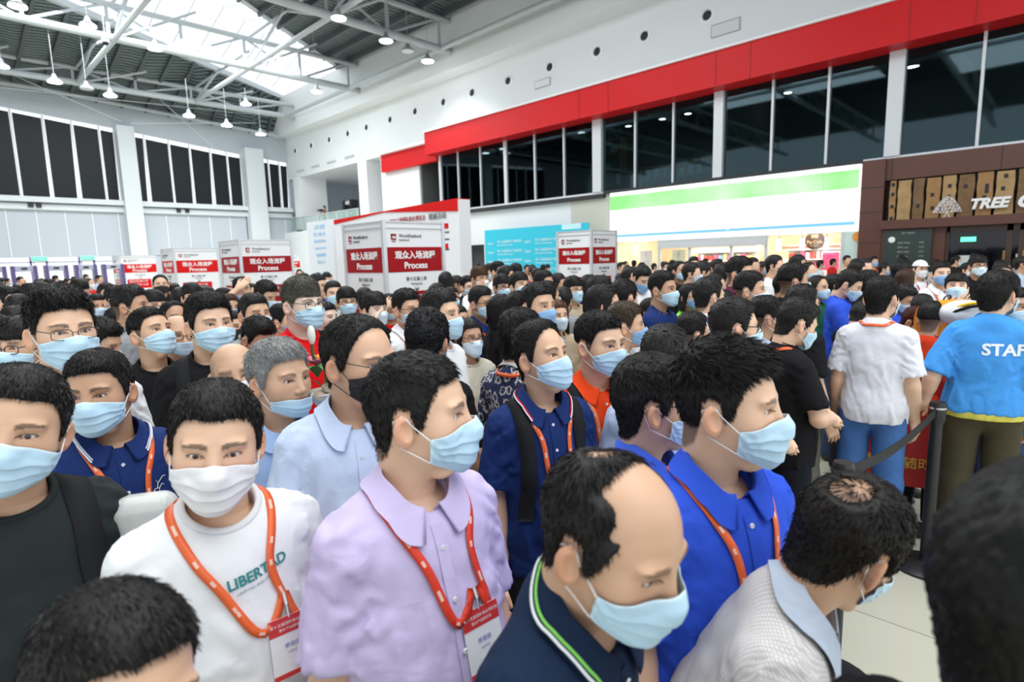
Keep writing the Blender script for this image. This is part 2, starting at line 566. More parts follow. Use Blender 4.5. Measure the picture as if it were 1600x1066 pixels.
    def legs(s, P, grow=0.):
        d = None
        for sx in (-1, 1):
            m = smin(cap(P, (sx * .086, -.01, .90), (sx * .100, .0, .49), .083 + grow * .5, .056 + grow), cap(P, (sx * .100, .0, .49), (sx * .105, -.03, .10), .056 + grow, .040 + grow), .03)
            d = m if d is None else np.minimum(d, m)
        return d

    def skin(s, P):
        d = smin(s.torso(P), s.neck(P), .03)
        d = smin(d, s.arms_sdf(P), .03)
        for a in s.armp:
            d = smin(d, s.hand_sdf(P, a), .012)
        d = smin(d, s.legs(P), .04)
        for sx in (-1, 1):
            d = smin(d, ell(P, (sx * .108, .045, .035), (.042, .125, .034)), .03)
        return d

    def shirt(s, P):
        lo = s.loose; b = s.bw; f = s.belly
        d = s.torso(P) - lo
        z = P[..., 2]
        rx = np.interp(z, [.80, .95, 1.12, 1.30], [.200 * b, .194 * b + .010 * f, .174 * b + .022 * f, .160 * b]).astype(np.float32)
        ry = np.interp(z, [.80, .95, 1.12, 1.30], [.150 * b + .02 * f, .145 * b + .032 * f, .126 * b + .040 * f, .115 * b]).astype(np.float32)
        yc = -.006 + .024 * f * ss(1.3, 1.1, z)
        q = np.sqrt((P[..., 0] / rx) ** 2 + ((P[..., 1] - yc) / ry) ** 2)
        tube_ = smax((q - 1) * np.minimum(rx, ry) * .92, z - 1.26, .06)
        d = smin(d, tube_, .05)
        sl = None
        for sh, e, w, sx, key in s.armp:
            ax = (e - sh) / np.linalg.norm(e - sh); L = np.linalg.norm(e - sh)
            if s.sleeve > 1.2:
                m = smin(cap(P, sh, e, .064, .056), cap(P, e, w, .056, .040), .02)
                aw = (w - e) / np.linalg.norm(w - e)
                m = smax(m, (P - (e + aw * np.linalg.norm(w - e) * .97)) @ aw.astype(np.float32), .006)
            else:
                m = cap(P, sh, sh + ax * (L * s.sleeve + .1), .050 + lo * .5, .062 + lo * .9)
                m = smax(m, (P - (sh + ax * L * s.sleeve)) @ ax.astype(np.float32), .006)
            sl = m if sl is None else np.minimum(sl, m)
        d = smin(d, sl, .028)
        d = smax(d, s.hem - P[..., 2], .006)
        # folds
        z = P[..., 2]
        k = vnoise(P * np.array([1, 1, .45], np.float32), 16, s.seed)
        k2 = vnoise(P * np.array([1, 1, .6], np.float32), 38, s.seed + 7)
        fold = np.sin(28 * P[..., 0] * np.sign(P[..., 1] + .001) + 9 * k + 22 * (z - 1.1) * np.sign(P[..., 0])) * ss(1.42, 1.2, z)
        dr_ = np.sin(24 * (P[..., 0] + .25 * P[..., 1] * np.sign(P[..., 0])) + 5 * k + 3 * s.seed) * ss(1.25, .95, z)
        ua = np.sin((z + .9 * np.abs(P[..., 0])) * 95 + 5 * k2) * np.exp(-((np.abs(P[..., 0]) - .17) / .05) ** 2) * ss(1.12, 1.25, z)
        d = d + (.0042 * k + .0012 * k2 + .0024 * fold * fold * fold + .0020 * dr_ + .0030 * ua) * s.foldk
        # neck opening
        ax = np.array([0, .42, 1.]); ax /= np.linalg.norm(ax)
        o = cap(P, np.array([0, -.043, 1.382]) + ax * .052, np.array([0, -.043, 1.382]) + ax * .4, s.neckr, s.neckr + .01)
        d = smax(d, -o, .006)
        return d
    foldk = 1.5

    def trousers(s, P):
        d = smin(ell(P, (0, -.012, .94), (.158 * s.bw, .116 * s.bw, .12)), s.legs(P, .022), .05)
        for sx in (-1, 1):
            d = smin(d, cap(P, (sx * .100, .0, .45), (sx * .108, -.02, .08), .072, .062), .03)
        d = smax(d, .05 - P[..., 2], .005); d = smax(d, P[..., 2] - 1.02, .005)
        return d + .004 * vnoise(P, 22, s.seed + 2)

    # ---- deformation: the head turns on the neck, the spine leans
    def head_mat(s):
        piv = Vector((0, -.035, -.115))
        return Matrix.Translation(piv) @ Matrix.Rotation(-s.hyaw, 4, 'Z') @ Matrix.Rotation(s.hpitch, 4, 'X') @ Matrix.Rotation(s.hroll, 4, 'Y') @ Matrix.Translation(-piv)

    def place(s, V, headlocal=True, rigid=True):
        V = np.asarray(V, np.float32)
        if headlocal:
            M = np.array(s.head_mat(), np.float32)
            Q = V @ M[:3, :3].T + M[:3, 3]
            w = np.ones(len(V), np.float32) if rigid else ss(-.165, -.075, V[:, 2])
            V = V * (1 - w[:, None]) + Q * w[:, None]
            V = V + np.array([0, 0, s.EYE], np.float32)
        if s.lean:
            a = s.lean * ss(.88, 1.25, V[:, 2]) ; y0 = -.02; z0 = 1.0
            c, sn = np.cos(a), np.sin(a)
            y, z = V[:, 1] - y0, V[:, 2] - z0
            m = V[:, 2] > .88
            V = V.copy(); V[m, 1] = (y * c + z * sn)[m] + y0; V[m, 2] = (-y * sn + z * c)[m] + z0
        return V

    def head_centre(s):
        return s.place(np.array([[0, 0, .006]]))[0]


SKIN_ROWS = {}


def build_head_arrays(p):
    f = p.face
    O, D, nr, nc = head_rays(p.res)
    P = trace_out(f.sdf, O, D, .2)
    G = P.reshape(nr, nc, 3).copy(); j0 = int(np.searchsorted(np.linspace(0, 1, nr), 0)); tt = O[:, 2].reshape(nr, nc)[:, 0]
    j0 = int(np.argmax(tt < -.022))
    for _ in range(14):         # soften the fold under the jaw
        A = G.copy()
        A[1:-1] = (G[:-2] + G[1:-1] * 2 + G[2:]) / 4
        A = (np.roll(A, 1, 1) + A * 2 + np.roll(A, -1, 1)) / 4
        w = np.clip((np.arange(nr) - j0) / 3., 0, 1)[:, None, None]; w[-1] = 0
        G = G * (1 - w) + A * w
    P = G.reshape(-1, 3).astype(np.float32)
    col = np.ones((len(P), 3), np.float32)
    Q = P / np.array([f.w, 1, 1], np.float32); ax = np.abs(Q[:, 0]); z = Q[:, 2]; y = Q[:, 1]
    front = y > .04
    # colour that belongs to the skin: lips, ears, cheeks, stubble
    def mixc(w, c):
        col[:] = col * (1 - w[:, None]) + np.array(c, np.float32) * w[:, None]
    mixc(.35 * np.exp(-(((ax - .045) / .02) ** 2 + ((z + .03) / .02) ** 2)) * front, (1.02, .78, .72))
    mixc(.4 * np.exp(-((ax / .014) ** 2 + ((z + .034) / .012) ** 2)) * front, (1.02, .8, .74))
    mixc(.6 * ss(.078, .084, ax), (1.04, .74, .66))
    mixc(.75 * np.exp(-((Q[:, 0] / .021) ** 4 + ((z + .063) / .0085) ** 4)) * (y > .07), (.86, .48, .44))
    mixc(.8 * np.exp(-((z + .0625) / .0012) ** 2) * (ax < .022) * (y > .07), (.35, .16, .14))
    mixc(.10 * ss(-.055, -.075, z) * front, (.75, .74, .74))
    # eyes
    ex = ax - .0315
    if p.res >= 2:
        hw = .0158 * f.eye
        t = np.clip(ex / hw, -1, 1)
        zu = .0047 * f.eye * (1 - np.abs(t) ** 2.4) + .0010 * t; zl = -.0033 * (1 - np.abs(t) ** 2) + .0010 * t
        inside = (np.abs(ex) < hw) & (z < zu) & (z > zl) & (y > .05)
        outl = np.maximum(np.maximum(z - zu, zl - z), (np.abs(ex) - hw) * .6)
        # lid roll around the opening
        lid = np.exp(-((outl - .0012) / .0012) ** 2) * front * (outl > 0) * (np.abs(ex) < hw * 1.3)
        crease = np.exp(-((z - zu - .0045) / .0011) ** 2) * (np.abs(t) < .98) * front
        P[:, 1] += (.0011 * lid - .0010 * crease).astype(np.float32)
        lash = ss(.0019, .0004, np.abs(z - zu - .0005)) * (np.abs(ex) < hw * 1.08) * front
        mixc(.95 * np.clip(lash, 0, 1), (.05, .035, .03)); mixc(.5 * ss(.0014, .0003, np.abs(z - zl)) * (np.abs(ex) < hw) * front, (.35, .22, .19)); mixc(.35 * crease, (.72, .55, .5))
        P[inside, 1] -= .0085
        col[inside] = (.55, .40, .36)
        # brows
        bx = (ax - .033) / .021; bz = z - (.0205 + .0030 * (1 - bx ** 2) + .0012 * bx)
        bw_ = .0040 * (1 - .45 * np.clip(bx, -1, 1))
        brow = ss(1.15, .85, np.abs(bx)) * ss(bw_ + .0008, bw_ - .0004, np.abs(bz)) * front
        brow = brow * (.80 + .2 * vnoise(P, 900, 3))
        mixc(.93 * np.clip(brow, 0, 1), p.st.get('browc', (.012, .010, .010)))
    else:
        mixc(.9 * ((np.abs(ex) < .013) & (np.abs(z) < .005) & front), (.12, .09, .08))
        mixc(.8 * ((np.abs(ax - .033) < .02) & (np.abs(z - .021) < .0045) & front), (.12, .10, .09))
    # cropped hair stubble at the hairline
    a = azim(Q); zh = np.interp(a, HL_AZ, HL[p.st.get('line', 'normal')])
    c, _, thin = hair_field(Q, p.st)
    near = ss(-.010, .006, z - zh) * (.80 if not p.st.get('fade') else .82 + .08 * ss(-.09, .0, z))
    if p.st.get('bald') == 'all': near = near * .22
    elif p.st.get('bald'): near = near * (.15 + .85 * c) * (1 - .72 * thin)
    hc = np.array(p.st.get('rootc', (.13, .12, .12)), np.float32)
    mixc(near * (1 - np.exp(-((ax - .088) / .010) ** 2) * 0) * (ax < .0845), hc)
    return P, col, nr, nc


def build_hair(p, name='hair'):
    st = p.st
    if st.get('bald') == 'all' or st.get('none'): return None
    f = p.face
    if p.res == 3:
        az = np.arange(0, 360, 2.2); el = np.concatenate([np.arange(90, -30, -2.4), np.arange(-30, -51, -2.)])
    elif p.res == 2:
        az = np.arange(0, 360, 5.); el = np.concatenate([np.arange(90, -30, -6), np.arange(-30, -51, -5.)])
    else:
        az = np.arange(0, 360, 15.); el = np.arange(90, -51, -10.)
    A, E = np.meshgrid(np.radians(az), np.radians(el))
    D = np.stack([np.sin(A) * np.cos(E), np.cos(A) * np.cos(E), np.sin(E)], -1).reshape(-1, 3).astype(np.float32)
    O = np.zeros_like(D); O[:, 1] = -.01
    sk = lambda X: smin(f.skull(X), cap(X, (0, -.030, -.05), (0, -.045, -.24), .056, .06), .03)
    P = trace_out(sk, O, D, .2)
    Q = P / np.array([f.w, 1, 1], np.float32)
    s, th, thin = hair_field(Q, st)
    N = grad(sk, P)
    T = th * s ** .6 - .004 * (1 - s) - .03 * thin
    H = P + (N * .75 + D * .25) * T[:, None]
    if st.get('flat'): H[:, 2] = np.where(H[:, 2] > .118 + st['flat'], .118 + st['flat'] + (H[:, 2] - .118 - st['flat']) * .4, H[:, 2])
    nr, nc = A.shape
    F = grid_faces(nr, nc)
    F = F[(s[F] > .02).any(1)]
    used = np.unique(F); remap = np.full(len(H), -1); remap[used] = np.arange(len(used))
    V = H[used]; F = remap[F]
    extra_V, extra_F = [], []
    if st.get('long'):
        L = st['long']; nz = 14 if p.res > 1 else 6; nn = 26 if p.res > 1 else 12
        aa = np.radians(np.linspace(72, 288, nn)); zz = np.linspace(.05, -L, nz)
        AA, ZZ = np.meshgrid(aa, zz)
        fall = ss(-.02, -.10, ZZ)
        rx = .089 + .010 * np.sin(3 * AA) * .4 + .008 * fall; ry = .110 - .02 * fall
        X = np.stack([np.sin(AA) * rx, -.012 + np.cos(AA) * ry, ZZ], -1)
        X[..., 0] *= 1 - .25 * ss(-.12, -L, ZZ) * st.get('tail', 0) * 2.4
        k = 1 + .05 * np.sin(AA * 17) + .03 * np.sin(AA * 31 + 2)
        X[..., 0] *= k; X[..., 1] *= k
        n0 = len(V); V = np.concatenate([V, X.reshape(-1, 3)]); F = np.concatenate([F, grid_faces(nz, nn, False) + n0])
        X2 = X * np.array([.86, .90, 1]); n1 = len(V)
        V = np.concatenate([V, X2.reshape(-1, 3)]); F = np.concatenate([F, grid_faces(nz, nn, False)[:, ::-1] + n1])
    # loose strands
    ns = st.get('strands', {3: 8000, 2: 1800, 1: 0}[p.res])
    if ns and len(V):
        rs = np.random.RandomState(st.get('seed', 1) + 11)
        m = s > .25
        cand = np.where(m)[0]; wgt = (np.cos(E).reshape(-1)[cand] + .02) * (1 - .45 * thin[cand]); wgt = wgt / wgt.sum()
        k = rs.choice(cand, ns, p=wgt)
        jit = rs.normal(size=(ns, 3)) * .0022
        root = P[k] + N[k] * np.maximum(T[k] * .85 - .001, .0008)[:, None] + jit * np.array([1, 1, .6])
        up = ss(.03, .10, Q[k, 2])[:, None]
        comb = np.array(st.get('comb', (0, .5, 0)), float)
        flow = Q[k] - np.array([.008, -.062, .105]); flow = flow / (np.linalg.norm(flow, axis=1, keepdims=True) + .01)
        flow = flow * (1 - .5 * up) + comb * up + np.array([0, 0, -.55]) * (1 - up)
        flow = flow - N[k] * (flow * N[k]).sum(1, keepdims=True); flow /= np.linalg.norm(flow, axis=1, keepdims=True) + 1e-6
        wave = np.stack([vnoise(Q[k] * 1., 45, 21), vnoise(Q[k], 45, 22), vnoise(Q[k], 45, 23)], -1) * .30
        d = flow + N[k] * (st.get('lift', .26) * up + .07) + wave + rs.normal(size=(ns, 3)) * .09
        d /= np.linalg.norm(d, axis=1, keepdims=True)
        L = (st.get('sl', .020) * up[:, 0] + .009 * (1 - up[:, 0])) * rs.uniform(.6, 1.25, ns) * (.35 + .65 * s[k]) * 1.15
        sd = np.cross(d, rs.normal(size=(ns, 3))); sd /= np.linalg.norm(sd, axis=1, keepdims=True)
        w = .0009 if p.res == 3 else .0014
        d2 = d + np.array([0, .12, -.35]) * .8; d2 /= np.linalg.norm(d2, axis=1, keepdims=True)
        a0 = root - sd * w; a1 = root + sd * w; mid = root + d * (L * .55)[:, None]
        b0 = mid - sd * w * .8; b1 = mid + sd * w * .8; tip = mid + d2 * (L * .45)[:, None]
        c0 = tip - sd * w * .15; c1 = tip + sd * w * .15
        SV = np.stack([a0, a1, b1, b0, c1, c0], 1).reshape(-1, 3)
        base = np.arange(ns)[:, None] * 6 + len(V)
        SF = np.concatenate([base + np.array([[0, 1, 2, 3]]), base + np.array([[3, 2, 4, 5]])])
        V = np.concatenate([V, SV]); F = np.concatenate([F, SF])
    if st.get('cut_at'):
        pass
    if st.get('long'):
        Vp = V.copy(); M = p.place(V, True, False)
        V = M
    else:
        V = p.place(V)
    return mesh_np(name, V, F)


def merge_body(p, hands=True):
    """skin body (surface nets) with the neck cut open and joined to the head ring: one continuous mesh"""
    res = {3: .012, 2: .020, 1: .032}[p.res]
    def axis(lo, hi, fine):
        a = [lo]
        while a[-1] < hi:
            h = res
            if p.res == 3 and any(l < a[-1] < u for l, u in fine): h = .0048
            elif p.res == 2 and any(l < a[-1] < u for l, u in fine): h = .009
            a.append(a[-1] + h)
        return a
    bx, by, bz = [], [], []
    for arm in p.armp:
        sh, e, w, sx, key = arm
        d, n, b = p.hand_frame(*arm)
        c = w + d * .07
        bx.append((c[0] - .085, c[0] + .085)); by.append((c[1] - .085, c[1] + .085)); bz.append((c[2] - .10, c[2] + .10))
    xm = max(abs(a[2][0]) for a in p.armp) + .16; xm = max(xm, .42)
    ym = max(max(a[2][1], a[1][1]) for a in p.armp) + .20
    V, F = surface_nets(p.skin, axis(-xm, xm, bx), axis(-.25, max(ym, .3), by), axis(-.02, 1.50 if max(a[2][2] for a in p.armp) < 1.3 else 1.85, bz))
    # open the neck
    zc = 1.425
    axd = np.hypot(V[:, 0], V[:, 1] + .042)
    kill = (V[:, 2] > zc) & (axd < .105)
    F = F[~kill[F].any(1)]
    # keep only the largest piece
    used = np.unique(F); remap = np.full(len(V), -1); remap[used] = np.arange(len(used)); V = V[used]; F = remap[F]
    HP, HC, nr, nc = build_head_arrays(p)
    HV = p.place(HP, True, False)
    HF = grid_faces(nr, nc)
    Vb = p.place(V, False)
    base = len(Vb)
    allV = np.concatenate([Vb, HV]); allF = np.concatenate([F, HF + base])
    col = np.ones((len(allV), 3), np.float32); col[base:] = HC
    if p.res >= 2:
        for arm in p.armp:      # knuckles and nails a little pinker
            pass
    me = mesh_np('person', allV, allF, True, col)
    bm = bmesh.new(); bm.from_mesh(me)
    bmesh.ops.remove_doubles(bm, verts=[v for v in bm.verts if v.index >= base and v.index < base + nc], dist=1e-5)
    # boundary loops
    be = [e for e in bm.edges if e.is_boundary]
    zr = [e for e in be if min(v.co.z for v in e.verts) > 1.0]
    try:
        bmesh.ops.bridge_loops(bm, edges=zr)
    except Exception:
        pass
    for f in bm.faces: f.smooth = True
    bmesh.ops.recalc_face_normals(bm, faces=bm.faces)
    bm.to_mesh(me); bm.free()
    return me


def mask_sdf(f):
    def fn(P):
        P = P / np.array([f.w, 1, 1], np.float32)
        d = ell(P, (0, .014, -.030), (.068 + .006 * f.fat, .078, .088))
        X = P.copy(); X[..., 0] = np.abs(X[..., 0])
        d = smin(d, ell(X, (.042 + .004 * f.fat, .050, -.028 - .006 * f.fat), (.022 + .007 * f.fat, .025, .030 + .008 * f.fat)), .03)
        d = smin(d, ell(P, (0, .026, -.072), (.052 + .008 * f.fat, .058, .048)), .03)
        d = smin(d, cap(P, (0, .086, -.002), (0, .104, -.034), .007, .016), .045)
        d = smin(d, ell(P, (0, .078, -.085), (.030, .024, .030)), .04)
        return d
    return fn


def build_mask(p, kind='worn'):
    f = p.face; nu, nv = {3: (57, 45), 2: (25, 17), 1: (9, 6)}[p.res]
    U, Vv = np.meshgrid(np.linspace(-1, 1, nu), np.linspace(0, 1, nv))
    drop = {'worn': 0, 'low': .020, 'chin': .040}[kind]
    az = np.radians(U * 66)
    au = np.abs(U)
    zt = -.010 - .022 * au ** 1.2 - drop * (1 - .3 * au) + .004 * np.exp(-(U / .16) ** 2)
    zb = -.122 + .044 * au ** 2 - drop * .25
    if kind == 'chin': zb = zb - .006
    Z = zt + (zb - zt) * Vv
    hd = np.stack([np.sin(az), np.cos(az)], -1)
    # elevation so that the ray from the origin lands near height Z
    rr = .098 - .016 * au ** 2 - .012 * Vv
    E = np.arctan2(Z, rr)
    D = np.stack([hd[..., 0] * np.cos(E), hd[..., 1] * np.cos(E), np.sin(E)], -1).reshape(-1, 3).astype(np.float32)
    O = np.zeros_like(D); fn = mask_sdf(f)
    P = trace_out(fn, O, D, .2)
    P = P + D * .0045
    v = Vv.reshape(-1); u = np.abs(U.reshape(-1))
    if p.res >= 2:
        ple = 0
        for c in (.30, .50, .70):
            x = (v - c) / .10
            ple = ple + np.where((x > -1) & (x < 0), (x + 1) * 1., 0) * ss(1., .75, u)
        wr = vnoise(P, 60, p.seed + 5) * .0016 + .0016 * np.sin(u * 26 + v * 14) * ss(.45, 1, u)
        P = P + D * ((ple * .0032 + wr) * ss(0, .08, v) * ss(1, .93, v))[:, None].astype(np.float32)
    col = np.ones((len(P), 3), np.float32)
    edge = np.clip(ss(.955, .975, v) + ss(.05, .03, v) + ss(.94, .96, u), 0, 1)
    col = col * (1 - edge[:, None]) + edge[:, None] * np.array(p.edgec, np.float32)
    me = mesh_np('face_mask', p.place(P), grid_faces(nv, nu, False), True, col)
    # ear loops
    loops = []
    G = P.reshape(nv, nu, 3)
    ear_t = np.array([.081 * f.w, -.018, .012]); ear_b = np.array([.077 * f.w, -.022, -.050]); eb = np.array([.076 * f.w, -.036, -.018])
    for sx, col_i in ((-1, 0), (1, nu - 1)):
        a = G[int(nv * .04), col_i]; b = G[int(nv * .95), col_i]
        et, ebt, emid = [e * np.array([sx, 1, 1]) for e in (ear_t, ear_b, eb)]
        pts = []
        n = 8 if p.res > 1 else 3
        for t in np.linspace(0, 1, n): pts.append(a + (et - a) * t)
        pts.append(emid + np.array([0, 0, .018])); pts.append(emid)
        for t in np.linspace(0, 1, n): pts.append(ebt + (b - ebt) * t)
        pts = np.array(pts, np.float32)
        # lift onto the cheek
        d = f.sdf(pts) - .0012
        g = grad(f.sdf, pts)
        pts = pts - g * np.minimum(d, 0)[:, None]
        m = (np.arange(len(pts)) > 0) & (np.arange(len(pts)) < len(pts) - 1)
        r = {3: .0013, 2: .0016, 1: .002}[p.res]
        loops.append(tube(p.place(pts), r, 6 if p.res == 3 else 4))
    return me, loops


def tube(pts, r, n=6, flat=None):
    pts = np.asarray(pts, float); T = np.gradient(pts, axis=0); T /= np.linalg.norm(T, axis=1, keepdims=True) + 1e-9
    up = np.array([.13, .2, .97]); V = []
    for q, t in zip(pts, T):
        a = np.cross(t, up); a /= np.linalg.norm(a) + 1e-9; b = np.cross(t, a)
        for i in range(n):
            th = 2 * math.pi * i / n; V.append(q + r * (math.cos(th) * a + math.sin(th) * b))
    return np.array(V), grid_faces(len(pts), n)


def build_eyes(p, look=(0, 0)):
    """two eyeballs with iris; returned as mesh data, look = yaw, pitch in degrees"""
    out = []
    rb = .0120; n = 24 if p.res == 3 else 12
    for sx in (-1, 1):
        th = np.linspace(0, math.pi, n); ph = np.linspace(0, 2 * math.pi, n, endpoint=False)
        TH, PH = np.meshgrid(th, ph, indexing='ij')
        V = np.stack([np.sin(TH) * np.cos(PH), np.cos(TH), np.sin(TH) * np.sin(PH)], -1).reshape(-1, 3) * rb
        ang = np.degrees(TH.reshape(-1))
        col = np.tile(np.array([.78, .76, .74]), (len(V), 1))
        iris = ss(29, 26, ang)[:, None]; pup = ss(13, 11, ang)[:, None]
        col = col * (1 - iris) + np.array([.09, .045, .025]) * iris; col = col * (1 - pup) + np.array([.008, .007, .007]) * pup
        a, b = R(-look[0]), R(look[1])
        M = np.array(Matrix.Rotation(a, 3, 'Z') @ Matrix.Rotation(b, 3, 'X'))
        V = V @ M.T
        c = np.array([sx * .0315 * p.face.w, 0, .0004], np.float32)
        q = trace_out(p.face.sdf, np.array([[c[0], 0, 0]], np.float32), np.array([[0, 1, 0]], np.float32), .2)[0]
        c[1] = q[1] - rb + .0004
        F = grid_faces(n, n)
        out.append(mesh_np('eye', p.place(V + c), F, True, col))
    return out


def rounded_ring(w, h, e=3.2, n=28):
    t = np.linspace(0, 2 * math.pi, n, endpoint=False)
    return np.stack([np.sign(np.cos(t)) * np.abs(np.cos(t)) ** (2 / e) * w / 2, np.sign(np.sin(t)) * np.abs(np.sin(t)) ** (2 / e) * h / 2], -1)


def build_glasses(p, rim=.0013, size=(.052, .036), e=3.0):
    V = []; F = []; k = 0
    lenses = []
    f = p.face; n = 24 if p.res == 3 else 14
    y0 = .1005
    def add(T):
        nonlocal k
        V.append(T[0]); F.append(T[1] + k); k += len(T[0])
    for sx in (-1, 1):
        rg = rounded_ring(size[0], size[1], e, n)
        pts = np.stack([sx * .0325 * f.w + rg[:, 0], y0 - .35 * (np.abs(sx * .0325 + rg[:, 0]) / .06) ** 2 * .02, rg[:, 1] - .004], -1)
        pts = np.concatenate([pts, pts[:1]])
        add(tube(p.place(pts), rim, 6 if p.res == 3 else 4))
        lv = p.place(np.concatenate([pts[:-1] * np.array([1, 1, 1]), pts[:-1].mean(0, keepdims=True)]))
        lenses.append((lv, [(i, (i + 1) % n, n) for i in range(n)]))
        # temple
        a = np.array([sx * (.0325 * f.w + size[0] / 2), y0 - .008, .004]); b = np.array([sx * .0795 * f.w, -.005, .012]); c = np.array([sx * .079 * f.w, -.03, -.004])
        pp = np.array([a, a + np.array([sx * .006, -.004, .001]), (a + b) / 2 + np.array([sx * .004, 0, 0]), b, c])
        add(tube(p.place(pp), rim * 1.1, 5 if p.res == 3 else 4))
    br = np.array([[-.0325 * f.w + size[0] / 2, y0, 0], [-.004, y0 + .004, .002], [.004, y0 + .004, .002], [.0325 * f.w - size[0] / 2, y0, 0]])
    add(tube(p.place(br), rim, 5))
    return mesh_np('glasses', np.concatenate(V), np.concatenate(F)), lenses


def on_shirt(p, pts, dirs, off=.004, far=.6):
    """walk from outside along -dirs to the clothing surface"""
    pts = np.asarray(pts, np.float32); dirs = np.asarray(dirs, np.float32)
    fn = lambda X: p.shirt(X)
    t = np.full(len(pts), far, np.float32)
    for _ in range(50):
        t = np.maximum(t - fn(pts + dirs * t[:, None]) * .7, 0)
    return pts + dirs * (t + off)[:, None]


def ribbon(pts, nrm, w, th=.0015):
    """a strip of width W along pts lying flat against the surface with normal nrm"""
    pts = np.asarray(pts, float); T = np.gradient(pts, axis=0); T /= np.linalg.norm(T, axis=1, keepdims=True) + 1e-9
    S = np.cross(T, nrm); S /= np.linalg.norm(S, axis=1, keepdims=True) + 1e-9
    N = np.cross(S, T)
    ww = w if np.ndim(w) else np.full(len(pts), w)
    V = np.stack([pts - S * ww[:, None] / 2, pts + S * ww[:, None] / 2, pts + S * ww[:, None] / 2 - N * th, pts - S * ww[:, None] / 2 - N * th], 1).reshape(-1, 3)
    n = len(pts); F = grid_faces(n, 4)
    F = np.concatenate([F, [[3, 2, 1, 0]], [[(n - 1) * 4 + i for i in range(4)]]])
    return V, F


def smooth_path(c, n):
    c = np.asarray(c, float); t = np.linspace(0, len(c) - 1, n); out = []
    for x in t:
        i = min(int(x), len(c) - 2); u = x - i
        p0, p1, p2, p3 = c[max(i - 1, 0)], c[i], c[i + 1], c[min(i + 2, len(c) - 1)]
        out.append(.5 * ((2 * p1) + (-p0 + p2) * u + (2 * p0 - 5 * p1 + 4 * p2 - p3) * u * u + (-p0 + 3 * p1 - 3 * p2 + p3) * u ** 3))
    return np.array(out)


def build_lanyard(p, w=.016, tip=1.10, tipx=0., n=40, wide=.042):
    """orange neck ribbon: round the neck, down both sides of the chest to a common point"""
    Vs, Fs, k = [], [], 0
    for sx in (-1, 1):
        ctl = np.array([(0, -.125, 1.455), (sx * .050, -.105, 1.45), (sx * (wide + .016), -.045, 1.44), (sx * (wide + .006), .03, 1.39), (sx * (wide - .006) + tipx * .1, .06, 1.33),
                        (sx * .035 + tipx * .6, .1, 1.22), (sx * .006 + tipx, .12, tip)])
        c = smooth_path(ctl, n)
        ctr = np.stack([0 * c[:, 0], np.full(n, -.04), np.minimum(c[:, 2], 1.38)], -1)
        dr = c - ctr
        dr /= np.linalg.norm(dr, axis=1, keepdims=True)
        q = on_shirt(p, ctr, dr, .005, .32)
        qq = q.copy()
        for _ in range(3): qq[1:-1] = (qq[:-2] + qq[1:-1] * 2 + qq[2:]) / 4
        nrm = grad(p.shirt, qq.astype(np.float32), .006)
        V, F = ribbon(qq + nrm * .002, nrm, w)
        Vs.append(V); Fs.append(F + k); k += len(V)
    prints = []
    if p.res == 3:
        for i in range(8, n - 4, 4):
            for sx_, V in enumerate(Vs):
                a = V[i * 4:i * 4 + 2]; b = V[(i + 1) * 4:(i + 1) * 4 + 2]; N_ = np.cross(a[1] - a[0], b[0] - a[0]); N_ /= np.linalg.norm(N_) + 1e-9
                q = np.array([a[0] * .68 + a[1] * .32, a[0] * .32 + a[1] * .68, b[0] * .32 + b[1] * .68, b[0] * .68 + b[1] * .32])
                q = np.concatenate([q + N_ * .0006, q - N_ * .0006 - N_ * .0018])
                prints.append(q)
    p.ribbon_prints = prints
    tipp = (Vs[0][-4:].mean(0) + Vs[1][-4:].mean(0)) / 2
    return mesh_np('lanyard', p.place(np.concatenate(Vs), False), np.concatenate(Fs), False), tipp


def neckline(p, n=48, r=None):
    """points where the clothing meets the opening around the neck"""
    ax = np.array([0, .42, 1.]); ax /= np.linalg.norm(ax); o = np.array([0, -.043, 1.382]); e1 = np.array([1., 0, 0]); e2 = np.cross(ax, e1)
    t = np.linspace(0, 2 * math.pi, n, endpoint=False)
    rr = (r or p.neckr) + .004
    base = o + rr * (np.cos(t)[:, None] * e1 + np.sin(t)[:, None] * e2)
    h = np.full(n, .22, np.float32)
    for _ in range(50):
        h = h - p.shirt((base + ax * h[:, None]).astype(np.float32)) * .6
    return base + ax * h[:, None], t, ax, base - o


def build_crew(p):
    P, t, ax, rad = neckline(p)
    for _ in range(4): P = (np.roll(P, 1, 0) + P * 2 + np.roll(P, -1, 0)) / 4
    rd = rad / np.linalg.norm(rad, axis=1, keepdims=True)
    V = []; prof = [(.009, -.002), (.0075, .0022), (.0, .0042), (-.004, .0035), (-.006, -.006)]
    for a, b in prof: V.append(P + rd * a + ax * b)
    V = np.concatenate(V)
    return mesh_np('neck_band', p.place(V, False), grid_faces(len(prof), len(P)))


